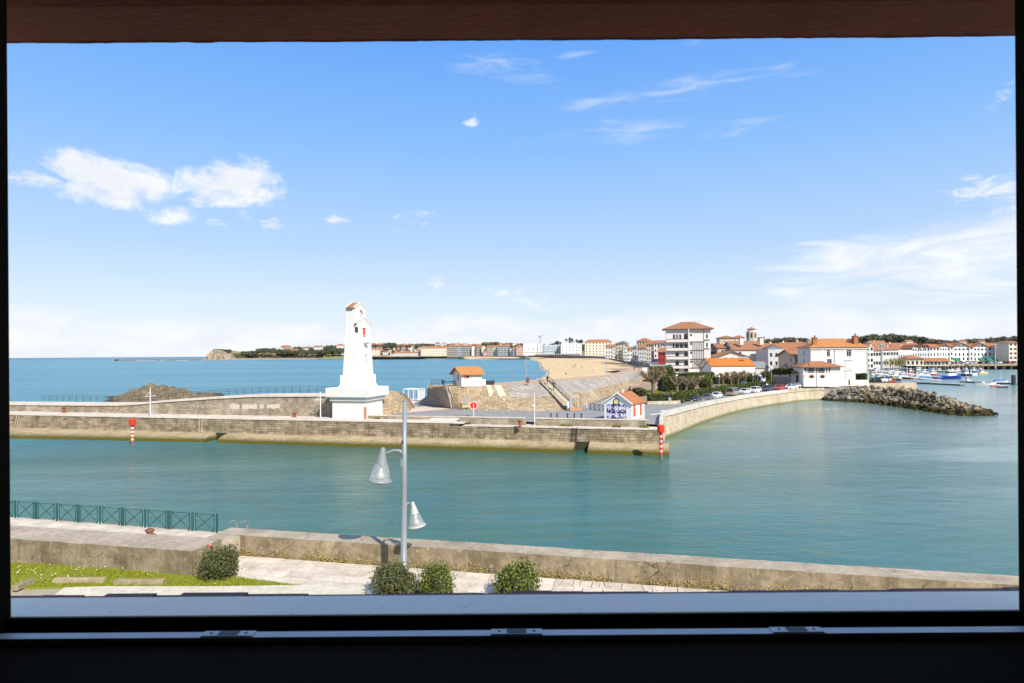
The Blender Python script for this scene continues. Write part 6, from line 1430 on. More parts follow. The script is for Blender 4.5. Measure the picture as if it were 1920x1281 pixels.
def apartment():
    D = 240.; s = D / F; X0, X1 = 1250, 1331; c = A((X0 + X1) / 2, 700, D); w = (X1 - X0) * s; zb = c.z - 2; off = 2.0
    zz = lambda y: (700 - y) * s + off; xx = lambda x: (x - (X0 + X1) / 2) * s
    h = zz(616.5)
    t = thing('apartment_house', 'white five storey apartment house with balconies, timbering and hipped tile roof', 'building', (c.x, c.y, zb), R(-13))
    wins = []
    def wn(x0, x1, y0, y1, arch=False): wins.append(('f', (xx(x0) + xx(x1)) / 2, (zz(y0) + zz(y1)) / 2, xx(x1) - xx(x0), zz(y0) - zz(y1)) + ((arch,) if arch else ()))
    for a, b in ((1263, 1266.7), (1268, 1270), (1271, 1273), (1274.6, 1278), (1283, 1289.6)): wn(a, b, 627, 636)
    for a, b in ((1262.5, 1266), (1267.2, 1274), (1275, 1281.8), (1283.2, 1289.6)): wn(a, b, 644, 652, True)
    for a, b in ((1267.2, 1274), (1283.2, 1289.6)): wn(a, b, 660, 668.4, True); wn(a, b, 676, 685.4, True); wn(a, b, 691.5, 696)
    for y in (628.5, 645, 661.5, 678.5): wn(1294.2, 1297.6, y - 2, y + 2.2)
    for y in (631, 647.5): wn(1323, 1326, y - 4, y + 4.2)
    w3 = [q[:5] for q in wins]
    house('apartment_house', '', '', (0, 0, 0), 0, w, 13, h, 'hip', 14 * 0 + (616.5 - 610) * s + 1.6, 1.3, white, tile_r, w3 + grid('l', 13, h, 3, 4, 1.2, 1.8), parent=t, detail=False)
    for q in wins:
        if len(q) > 5: inst('arch_head', arch_fill(q[3], q[4], white2), t, (q[1], -.02, q[2]))
    # projecting right part and balconies
    xm = xx(1290.5)
    for y in (636.4, 652.4, 668.6, 685.6):
        z1 = zz(y); hb = 5.2 * s; o = MB().box2((-w / 2 + .05, -1.2, z1 - hb), (xm - .1, -1.05, z1)).build('balcony', white2, t)
        MB().box2((-w / 2 + .05, -1.05, z1 - hb - .05), (xm - .1, 0.0, z1 - hb + .15)).build('balcony_floor', white2, o); MB().box2((-w / 2 + .02, -1.25, z1), (xm - .07, -1.0, z1 + .16)).build('rail', darkwood, o); MB().box2((-w / 2 + .05, -1.2, z1 - hb), (-w / 2 + .2, 0, z1 - .002)).build('balcony_end', white2, o)
    MB().box2((xm, -1.3, 0), (xm + .35, 0, h)).build('fin_wall', white2, t)
    for y in (641.3, 657.3, 674, 690.3): MB().box2((xx(1293.5), -.12, zz(y) - .14), (xx(1319), .02, zz(y) + .14)).build('beam', metal_g if False else darkwood, t)
    gp = plain('grey_timber', (.30, .30, .31), .8, .2, 3)
    for x in np.linspace(1299, 1318.2, 7):
        for a, b in ((641.8, 656.6), (657.9, 673.3), (674.6, 689.7)): MB().box2((xx(x) - .19, -.07, zz(b)), (xx(x) + .19, .02, zz(a))).build('stud', gp, t)
    MB().box((xx(1318.8), -.08, h * .5), (.12, .1, h * .98)).build('downpipe', metal_d, t)
    for y in (636, 652): MB().box2((xx(1321), -.5, zz(y) - .25), (xx(1330), 0, zz(y))).build('balcony', white2, t)
    for k in range(6): MB().tube([(2.5 + .5 * k, 6, h + 2.2), (2.5 + .5 * k, 6, h + 3.3)], .06, 5).build('chimney_pot', tile_r, t)
apartment()
def bighouse():
    D = 202.; s = D / F; X0, X1 = 1522, 1626; c = A((X0 + X1) / 2, 722, D); w = (X1 - X0) * s; zz = lambda y: (722 - y) * s; xx = lambda x: (x - (X0 + X1) / 2) * s; h = zz(650.5)
    t = thing('harbour_house', 'large plain white house with brown tiled roof and two tile chimneys', 'house', (c.x, c.y, c.z - .0), R(-4))
    wins = [('f', (xx(1551.5) + xx(1560)) / 2, zz(662.5), 1.45, 2.1), ('f', xx(1591.5), zz(662.5), 1.4, 2.1), ('f', xx(1556), zz(679), 1.4, 2.0), ('l', 0, zz(662), 1.0, 2.2), ('l', 0, zz(678), 1.0, 1.8)]
    house('harbour_house', '', '', (0, 0, 0), 0, w, 11, h, 'hip', 16.5 * s, .55, white, tiles('brown_tiles', (.42, .17, .06), (.60, .29, .12), (.30, .13, .06)), wins, parent=t, detail=True)
    for u, z in ((xx(1551.5), 662.5), (xx(1591.5), 662.5)):
        for sg in (-1, 1): MB().box((u + sg * 1.35 + (1.0 if u < -5 else 0) * 0, -.06, zz(z)), (.7, .06, 2.2)).build('shutter', trimw, t)
    for z in (684, 703): MB().box((xx(1590.5), -.05, zz(z)), (1.9, .08, 2.3)).build('closed_shutter', plain('pale_shutter', (.60, .62, .62), .6, .05, 3), t); MB().box((xx(1590.5), -.12, zz(z - 8)), (2.4, .22, .16)).build('lintel', stonew, t)
    MB().box2((-w / 2 - .3, -.32, h - .75), (w / 2 + .3, .0, h - .45)).build('cornice', cream, t); MB().box2((-w / 2 - .05, -.06, h - 1.5), (w / 2 + .05, 0, h - 1.42)).build('string_course', greyr, t)
    for k in range(18): MB().box((w / 2 - .15, -.04, .4 + k * (h - 1.4) / 18), (.6 if k % 2 else .4, .12, .42)).build('quoin', stonew, t)
    MB().tube([(xx(1565), -.1, 0), (xx(1565), -.1, h - .7)], .06, 6).build('downpipe', metal_g, t)
    cm = tiles('chimney_brick', (.42, .17, .07), (.5, .22, .1), (.34, .14, .06))
    for x, yt in ((1533, 631), (1607.5, 628.5)):
        o = MB().box2((xx(x) - .65, 1.0, h), (xx(x) + .65, 2.2, zz(yt) - .5)).build('chimney', cm, t); MB().box2((xx(x) - .85, .8, zz(yt) - .5), (xx(x) + .85, 2.4, zz(yt) - .2)).build('chimney_cap', tile_o, o); MB().lathe([(.22, 0), (.28, .2), (.25, .6), (.1, .7)], (xx(x), 1.6, zz(yt) - .2), 8).build('chimney_pot', tile_r, o)
    # low villa in front
    D2 = 186.; s2 = D2 / F; c2 = A(1541, 725, D2); X0, X1 = 1508, 1575; xx2 = lambda x: (x - 1541) * s2; zz2 = lambda y: (725 - y) * s2; w2 = (X1 - X0) * s2; h2 = zz2(688)
    v = thing('low_villa', 'low white villa with arched windows, timber dormers and tiled roof', 'house', (c2.x, c2.y, c2.z), R(-5))
    wi = [('f', xx2(1522.5), zz2(706.5), 1.15, .85), ('f', xx2(1542), zz2(706.5), 1.15, .85), ('r', 1.2 - 3.5, zz2(704), .5, 1.0)]
    house('low_villa', '', '', (0, 0, 0), 0, w2, 8, h2, 'hip', 10.5 * s2, .95, plaster('villa_render', (.78, .76, .71), .08), tile_o, wi + [('f', xx2(1522.5), zz2(693), .75, 1.15), ('f', xx2(1541), zz2(693), .75, 1.15), ('f', xx2(1511), zz2(692), .4, .9)], parent=v)
    arm = plain('brick_arch', (.56, .36, .22), .9, .15, 4)
    for x in (1522.5, 1542):
        mb = MB(); pts = [(xx2(x) + .95 * math.cos(a), zz2(707.5) + 1.0 * math.sin(a)) for a in np.linspace(0, math.pi, 11)]; pin = [(xx2(x) + .62 * math.cos(a), zz2(707.5) + .62 * math.sin(a)) for a in np.linspace(0, math.pi, 11)]
        for i in range(10): mb.extr([(*[pts[i][0]], -.07, pts[i][1]), (pts[i + 1][0], -.07, pts[i + 1][1]), (pin[i + 1][0], -.07, pin[i + 1][1]), (pin[i][0], -.07, pin[i][1])], (0, .08, 0))
        mb.build('arch_surround', arm, v); inst('arch_head', arch_fill(1.15, .85, white), v, (xx2(x), -.01, zz2(706.5)))
        MB().box((xx2(x), -.06, zz2(710)), (1.5, .14, .12)).build('window_sill', trimw, v)
    for x in (1522.5, 1541):
        for sg in (-1, 1): MB().box((xx2(x) + sg * .55, -.08, zz2(693)), (.3, .06, 1.2)).build('shutter', greenpaint, v)
        MB().box((xx2(x), -.15, zz2(697.5)), (1.6, .22, .12)).build('window_sill', greenpaint, v)
    for x in (1512, 1516, 1531, 1534, 1550, 1555): MB().box((xx2(x), -.07, zz2(693)), (.2, .1, 1.6)).build('stud', darkwood, v)
    MB().box2((-w2 / 2 - .05, -.06, zz2(698.6)), (w2 / 2 + .05, 0, zz2(697.6))).build('string_course', cream, v); MB().tube([(xx2(1531.5), -.1, 0), (xx2(1531.5), -.1, zz2(698))], .05, 6).build('downpipe', metal_g, v)
    dm = MB(); dm.extr([(xx2(1518), -.9, h2 - .3), (xx2(1552), -.9, h2 - .3), (xx2(1548), 1.8, h2 + 1.2), (xx2(1522), 1.8, h2 + 1.2)], (0, 0, .15)); dm.build('dormer_roof', tile_o, v)
    # garden wall and hedge, gate
    gw = thing('garden_wall', 'white garden wall with a narrow green door beside the villa', 'wall', A(1601, 722, 191), R(-5)); s3 = 191 / F
    MB().box2((-26 * s3, 0, -.3), (27 * s3, .35, 9.5 * s3)).build('wall', white, gw); MB().box2((-9.5 * s3, -.05, 0), (-7 * s3, .0, 10 * s3)).build('door', greenpaint, gw)
    p = A(1616, 713, 195); hedge('clipped box shaped hedge above the white garden wall', [A(1606, 713, 196), A(1624.5, 712.8, 194)], 2.1, 2.0, hedge_m, .26, 34)
    sg = thing('no_entry_sign', 'red and white no entry sign at the corner of the villa', 'sign', A(1506.5, 724, 184)); MB().tube([(0, 0, 0), (0, 0, 3.0)], .05, 6).build('post', metal_g, sg); M_ = Matrix.Rotation(R(90), 3, 'X'); MB().lathe([(.38, -.03), (.38, .03)], (0, -.03, 2.9), 18, M_).build('disc', plain('sign_red2', (.65, .03, .03), .4), sg); MB().box((0, -.09, 2.9), (.55, .03, .14)).build('bar', trimw, sg)
    # stone wall and garage to the left of the villa
    cw = thing('car_park_wall', 'brown rubble wall behind the small car park', 'wall'); a, b = A(1448, 703, 200), A(1492, 705, 192); mb = MB(); mb.extr([Vector((a.x, a.y, 2.6)), Vector((b.x, b.y, 2.6)), Vector((b.x, b.y, 5.9)), Vector((a.x, a.y, 5.9))], (.3, .8, 0)); mb.build('rubble', dark_m, cw)
    hedge('dark clipped hedge on top of the car park wall', [A(1450, 702, 201), A(1488, 702, 195)], 1.7, 1.6, hedge_m, .3, 28)
    ga = thing('garage', 'low garage with dark green door between the rubble wall and villa', 'garage', A(1498.5, 724, 190), R(-5)); s4 = 190 / F; MB().box2((-8.5 * s4, 0, 0), (-5.5 * s4, 3, 24 * s4)).build('pier', stonew, ga); MB().box2((-8.5 * s4, 0, 20.5 * s4), (9 * s4, 3, 24 * s4)).build('lintel', stonew, ga); MB().box2((-5.4 * s4, .6, 0), (9 * s4, .7, 20.5 * s4)).build('garage_door', greenpaint, ga); MB().extr([(-9 * s4, -.3, 24 * s4), (9 * s4, -.3, 24 * s4), (9 * s4, 3, 28 * s4), (-9 * s4, 3, 28 * s4)], (0, 0, .15)).build('roof', tile_r, ga)
bighouse()
def mid_houses():
    g = 'houses behind the quay'
    px_house('long_hall', 'long low white hall with a bright orange roof and skylight', 1334, 1416, 686, 712, 214, 'gx', 672.5, .35, plaster('hall_render', (.79, .76, .70), .05), tile_b, 14, [], cat='building', zmin=3.0)
    o = bpy.data.objects['long_hall']; MB().box((5.0, 3.6, 8.6), (1.6, 1.0, .12), 0, Matrix.Rotation(R(22), 3, 'X')).build('skylight', metal_g, o)
    px_house('gabled_house', 'white gabled house with red shutters behind the orange roofed hall', 1346, 1400, 668.5, 690, 238, 'gy', 659, .8, white2, tile_r, 12, lambda w, h, d: [('f', u * w, h - 1.0, .35, 1.2, redpaint) for u in (-.22, .0, .22)], R(-4), g)
    px_house('long_house', 'long white house with tiled roof, white chimneys and two tall red shutters', 1376, 1440, 655.5, 700, 252, 'gx', 640, .5, white, tile_r, 16, lambda w, h, d: [('f', w * .17 - w * .5 + w * .02, h - 1.4, 1.0, .9), ('f', -w * .13, h - 6.0, .9, .8)], R(-3), g, chim=[(-w_, 2.0, 1.3, 2.6) for w_ in (3.0, -4.8)])
    o = bpy.data.objects['long_house']
    for x in (1420.5, 1434.5): MB().box(((x - 1408) * 252 / F, -.05, (700 - 667.5) * 252 / F), (.95, .08, 2.4)).build('shutter', redpaint, o)
    px_house('stone_house', 'old ochre stone house with low tiled roof behind the gabled house', 1346, 1378, 652, 690, 258, 'gx', 645, .5, stonew, tile_r, 12, lambda w, h, d: [('f', -w * .2, h - 1.5, 1.0, 1.0), ('f', w * .2, h - 2.2, 1.1, 1.0), ('f', -w * .2, h - 5, 1.2, 1.0)], R(-3), g)
    px_house('white_house', 'narrow white house with red shutters next to the apartment house', 1331, 1346, 658, 690, 262, 'gy', 652, .5, white, tile_r, 12, lambda w, h, d: grid('f', w, h, 2, 4, .6, 1.0, mu=.3, sh=redpaint), R(2), g)
    px_house('old_mansion', 'square old stone mansion with hipped tile roof rising over the rooftops', 1350, 1377, 633.5, 668, 325, 'hip', 629, .6, stonew, tile_r, 9, lambda w, h, d: [('f', -w * .2, h - 2, .5, .7), ('f', w * .22, h - 2, .5, .7)], R(-8), g)
    px_house('mansion_turret', 'small stone turret with hipped roof and red window beside the bell tower', 1379, 1395, 633, 668, 327, 'hip', 628.5, .6, stonew, tile_r, 5, lambda w, h, d: [('f', .1, h - 1.3, 1.1, .9)], R(-8), g)
    # octagonal bell tower
    D = 345.; s = D / F; c = A(1409.5, 645, D); t = thing('bell_tower', 'octagonal stone bell tower with arched openings and tiled cap', 'tower', c); z = lambda y: (645 - y) * s
    MB().lathe([(2.9, -12), (2.9, z(624))], n=8).build('drum', stonew, t); MB().lathe([(2.7, z(624)), (3.05, z(623.5)), (3.05, z(621.5)), (2.7, z(621.5))], n=8).build('cornice', cream, t); MB().lathe([(2.2, z(621.4)), (2.2, z(618))], n=8).build('lantern', cream, t); MB().lathe([(2.7, z(618)), (2.7, z(617.6)), (.1, z(613.8))], n=8).build('cap', tile_r, t); MB().tube([(0, 0, z(614)), (0, 0, z(612.5))], .08, 5).build('finial', metal_d, t)
    for k in range(8):
        a = math.pi / 8 + k * math.pi / 4; o = inst('bell_opening', boxmesh('bell_opening', 1.0, .12, 2.4, pane), t, (2.68 * math.cos(a), 2.68 * math.sin(a), z(629.5)), a + math.pi / 2)
    px_house('grey_building', 'pale grey three storey building with shuttered windows and string courses', 1441, 1470, 655.5, 702, 236, 'flat', 655, .2, greyr, greyr, 14, lambda w, h, d: [('f', (u) * w, h - 2.0 - 3.1 * r, .8, 1.4) for u in (-.32, .02, .30) for r in range(3)], R(-3), g, 'building')
    px_house('white_flank_house', 'white house flank with orange roof beside the pale grey building', 1470, 1500, 655, 700, 240, 'gx', 646, .4, white, tile_o, 14, [], R(14), g)
    px_house('tile_roof_row', 'row of white houses under one long orange tiled roof', 1436, 1512, 654, 690, 262, 'gx', 645, .4, white, tile_o, 12, [], R(-2), g)
    px_house('small_gable_house', 'small grey gabled house with overhanging tiled roof beside the harbour house', 1489, 1514, 667, 700, 216, 'gx', 656.5, .9, stonew, tile_r, 9, lambda w, h, d: [('f', w * .25, h - 1.2, 1.2, 1.5), ('l', 2.5, h - 1.5, .5, 1.4), ('f', -w * .3, h - 1.4, .5, 1.4)], R(12), g)
    px_house('slate_lean_to', 'low slate roofed lean-to building beside the orange hall', 1417, 1441, 690, 712, 226, 'gx', 679, .3, greyr, plain('slate', (.22, .22, .23), .7, .15, 2), 10, [], 0, g, zmin=3.0)
    # rooftops beyond
    for i, (x0, x1, ye, yb, D, rf, yr, wl_, lb) in enumerate([(1440, 1466, 648.5, 662, 380, 'gx', 644, cream, 'orange roofed house with cream wall behind the row of white houses'), (1466, 1490, 646.5, 660, 420, 'gx', 642, white, 'white house with orange roof ridge beyond the long tiled roof'), (1488, 1514, 644, 658, 430, 'hip', 640, white2, 'hipped orange roof beside the tall tile chimney'), (1424, 1446, 650, 664, 360, 'gx', 646, white, 'white rear house with brown roof beyond the tall red shutters')]):
        px_house('rear_house', lb, x0, x1, ye, yb, D, rf, yr, .4, wl_, tile_o, 9, lambda w, h, d: grid('f', w, h, max(2, int(w / 3)), 2, .7, .9), R(random.uniform(-10, 10)), 'rear rooftops', chim=[(random.uniform(-2, 2), 4, .9, 1.6)])
    # seafront row
    R_ = [(1097, 1147, 641.5, 664, 900, 'hip', 636.5, cream, tile_o, 8, 5, 'big cream apartment block with orange roof at the head of the beach'), (1136, 1153, 650, 669, 640, 'gx', 646, white, tile_r, 4, 3, 'white seafront house with red timbers behind the beach wall'), (1148, 1158, 654, 670, 600, 'gy', 650, white, tile_r, 3, 3, 'narrow white gabled seafront house'), (1154, 1161, 645, 672, 575, 'hip', 641.5, stonew, tile_r, 2, 5, 'dark stone seafront tower house with tiled cap'), (1160, 1169, 643.5, 672, 555, 'hip', 639.5, cream, plain('slate2', (.12, .13, .15), .6), 2, 5, 'cream seafront tower house with pointed slate cap'), (1168, 1175, 647, 673, 540, 'gy', 643.5, cream, tile_r, 2, 5, 'slim cream seafront house with red gable'), (1170, 1182, 651.5, 674, 520, 'flat', 651, white, white, 3, 4, 'plain white flat roofed seafront house'), (1177, 1190, 655, 675, 500, 'gx', 650.5, white, tile_r, 3, 3, 'white seafront villa with broad red roof'), (1186, 1197, 652, 677, 470, 'hip', 647, greyr, plain('slate3', (.14, .15, .17), .6), 3, 4, 'grey seafront villa with slate roof'), (1195, 1213, 640, 660, 450, 'hip', 633.5, white2, tile_o, 4, 2, 'tall seafront house with pyramid orange roof'), (1197, 1214, 652.5, 679, 425, 'gx', 646.5, greyr, tile_r, 6, 4, 'pale grey seafront house with many narrow windows'), (1213, 1227, 645.5, 682, 400, 'gx', 640.5, cream, tile_o, 4, 5, 'cream seafront house with orange roof and yellow corners'), (1222, 1234, 650, 684, 375, 'gy', 645, pinkr, tile_r, 3, 5, 'pink gabled seafront house with dark shutters'), (1227, 1243, 643.5, 670, 360, 'gx', 638.5, white2, tile_r, 3, 3, 'broad brown roofed house behind the red house'), (1235, 1252, 660, 688, 305, 'gx', 652.5, plaster('red_render', (.36, .05, .04), .2), tile_o, 3, 3, 'dark red house with white windows beside the apartment house'), (1236, 1256, 651, 670, 325, 'gy', 644, white, tile_o, 0, 0, 'blank white gable wall behind the dark red house')]
    for x0, x1, ye, yb, D, rf, yr, wl_, tl, nc, nr, lb in R_:
        px_house('seafront_house', lb, x0, x1, ye, yb + 3, D, rf, yr, .6, wl_, tl, 11, (lambda w, h, d, nc=nc, nr=nr: grid('f', w, h, nc, nr, min(1.3, w / nc * .45), min(1.9, h / nr * .5)) + grid('l', d, h, 3, nr, 1.1, min(1.7, h / nr * .5))) if nc else None, R(random.uniform(-34, -16)) if x0 > 1130 else R(-4), 'houses along the seafront', glass=pane)
    # shop fronts and parked cars along the seafront road
    for i, (x, y, D, col) in enumerate([(1150, 671, 640, (.3, .4, .55)), (1157, 671.6, 600, WHT), (1164, 672.2, 575, (.5, .5, .52)), (1172, 673.2, 540, BLK), (1180, 674.6, 505, WHT), (1187, 676, 480, WHT), (1195, 677.8, 450, (.35, .1, .1)), (1203, 679.6, 425, (.5, .52, .55)), (1212, 682, 395, BLK), (1221, 684, 370, WHT)]):
        car({0: 'small blue car on the seafront road', 3: 'black car on the seafront road before the pale houses', 6: 'dark red car on the seafront road', 8: 'black car on the seafront road near the red house'}.get(i, 'pale car parked along the seafront road'), A(x, y, D), R(70), 'hatch', col, 'cars along the seafront')
mid_houses()
# ================================================================ town ground, beach and sea front wall
def land():
    gm = stone('town_ground_stone', [(.26, .24, .21), (.36, .33, .29)], .05, .1, 0)
    e = WL[-1]
    pts = [(e.x - .3, e.y + .3), (103, 190), (128, 204), (127, 216), (124.5, 226), (252, 464), (340, 461), (420, 449), (900, 432), (1900, 2700), (-1400, 2900), (-1000, 2420), (-440, 2075), (-150, 1870), (50, 1545), (130, 1235), (136, 960), (106, 610), (86, 430), (65, 312), (44, 250), (40, 190), (62, 170)]
    mb = MB(); mb.prism(pts, -6, 2.62); tag(mb.build('town_ground', gm), kind='structure')
    qs = thing('harbour_quay_corner', 'stone quay corner ending behind the rock heap', 'wall'); mb = MB(); mb.prism([(103, 190.5), (128.6, 203.5), (127.6, 217), (101, 200)], -6, 3.3); mb.build('masonry', masonry('corner_masonry', (.46, .37, .26), (.56, .47, .35), (.5, .45, .36), .7, .35), qs)
    sand = stone('beach_sand', [(.54, .38, .20), (.62, .455, .255), (.66, .50, .30)], .02, .15, 0)
    wet = [(858, 673.6), (930, 674), (985, 674.0), (1001, 676), (1010.5, 679.5), (1014, 690), (1026, 699), (1019, 707), (985, 717), (930, 724)]
    we = [P(x, y, .12) for x, y in wet]
    wb_ = [(858, 669, 1850), (930, 669.4, 1780), (985, 669, 1620), (1040, 671.5, 1400), (1088, 672, 1200), (1130, 672.4, 950), (1169, 679.6, 600), (1195, 687, 420), (1205, 692, 330), (1212, 700, 240)]
    wb = [A(*q) for q in wb_]
    n = 90; a = splinep(we, n); b = splinep(wb, n); rows = []
    rows.append([p + (p - q).normalized() * 60 + Vector((0, 0, -2.5)) for p, q in zip(a, b)])
    for q in np.linspace(0, 1, 10): rows.append([p.lerp(w, q) + Vector((0, 0, (.6 * math.sin(q * 3.1) + random.uniform(-.12, .12) * (0 < q < 1)))) for p, w in zip(a, b)])
    MB().loft(rows).build('beach', sand); tag(bpy.data.objects['beach'], kind='structure')
    wsand = plain('wet_sand', (.36, .29, .21), .5, .1, .05)
    MB().loft([[p.lerp(w, -.004) + Vector((0, 0, .05)) for p, w in zip(a, b)], [p.lerp(w, .022) + Vector((0, 0, .16)) for p, w in zip(a, b)]]).build('wet_sand', wsand); tag(bpy.data.objects['wet_sand'], kind='structure')
    foam = plain('foam', (.62, .64, .64), .8, .1, .3); fl = MB()
    for k, off in enumerate((-.004,)):
        i0, i1 = ((30, 80), (34, 56))[k]; r0 = []; r1 = []
        for i in range(i0, i1):
            d = (a[i] - b[i]); d.z = 0; L_ = d.length; d.normalize(); w = random.uniform(.3, 1.8); p = a[i] + d * (-off * L_ * random.uniform(.8, 1.2)); p.z = .06 + .01 * k; r0.append(p.copy()); r1.append(p + d * w)
        fl.loft([r0, r1])
    o = fl.build('foam_line', foam, bpy.data.objects['sea'])
    # retaining wall of the sea front
    top_ = [(858, 667.6, 1852), (930, 667.6, 1782), (985, 667, 1622), (1040, 665.6, 1402), (1088, 667, 1202), (1130, 669.6, 952), (1169, 673, 602), (1195, 677.5, 422), (1214, 681.5, 332), (1222, 690, 245)]
    tp = splinep([A(*q) for q in top_], n); wl_ = thing('seafront_wall', 'long dark retaining wall curving round the head of the beach', 'wall')
    MB().loft([[p + Vector((0, 0, -3)) for p in b], tp, [p + Vector((1.2, 1.2, 0)) for p in tp]]).build('masonry', masonry('seafront_masonry', (.20, .17, .15), (.28, .24, .21), (.3, .27, .24), 1.2, .6, (.10, .08, .07), .5), wl_)
    MB().loft([[p + Vector((0, 0, .15)) for p in tp], [p + Vector((.8, 1, .2)) for p in tp]]).build('coping', ledge_m, wl_)
    MB().loft([[p + Vector((.9, 1.0, .05)) for p in tp], [p + Vector((22, 26, .1)) for p in tp], [p + Vector((60, 60, -.5)) for p in tp]]).build('seafront_road', asphalt); tag(bpy.data.objects['seafront_road'], kind='structure')
    # lamp masts along the crest path, thin
    for x, yb, yt, D in ((987, 718.5, 668, 121), (1137, 705, 664, 172), (1174.5, 696, 660, 215), (1198, 691, 664, 260), (1207, 690, 655, 300)):
        p = A(x, yb, D); h = (yb - yt) / F * D; t = thing('path_lamp', {987: 'tall thin lamp mast on the crest close to the beach hut', 1137: 'thin lamp mast on the crest path halfway along the sand'}.get(x, 'thin lamp mast along the far end of the crest path'), 'street lamp', p, 0, 'lamp masts on the crest path'); MB().tube([(0, 0, 0), (0, 0, h)], [.10, .05], 6).build('pole', metal_g, t); MB().box((.2, 0, h), (.5, .2, .12)).build('lamp_head', metal_g, t)
        if x == 987: MB().box((.25, 0, .55), (.5, .5, 1.1)).build('control_box', brownwood, t)
    # people on the beach
    rnd = random.Random(3); spots = [(1023, 700, 'stand'), (1079, 687, 'stand'), (1074, 690, 'stand'), (1091, 692, 'walk'), (1111, 697, 'stand'), (1061, 703, 'sit'), (1017, 692, 'walk'), (1077.5, 690.5, 'walk'), (1121, 680, 'sit'), (1124, 679.5, 'sit'), (1127.5, 678, 'stand'), (1086, 678.5, 'sit'), (1029, 697, 'walk'), (1108, 689, 'sit'), (1120, 688, 'sit'), (1129, 694.5, 'sit'), (1164, 685.5, 'sit'), (1046, 683, 'stand'), (1060, 681, 'walk')]
    cols = [((.02, .02, .03), 'black'), ((.03, .05, .12), 'navy'), ((.25, .05, .04), 'red'), ((.05, .05, .05), 'dark'), ((.5, .3, .12), 'orange')]
    for i, (x, y, ps) in enumerate(spots):
        p = P(x, y, 2.2); c, cn = cols[i % 5] if not (x == 1111) else cols[4]; 
        person({'stand': 'person in %s standing on the sand', 'walk': 'person in %s walking on the sand', 'sit': 'person in %s sitting on the sand'}[ps] % cn, p, rnd.uniform(0, 6), ps, c, (.03, .03, .04), 'people on the beach', sc=1.15)
land()

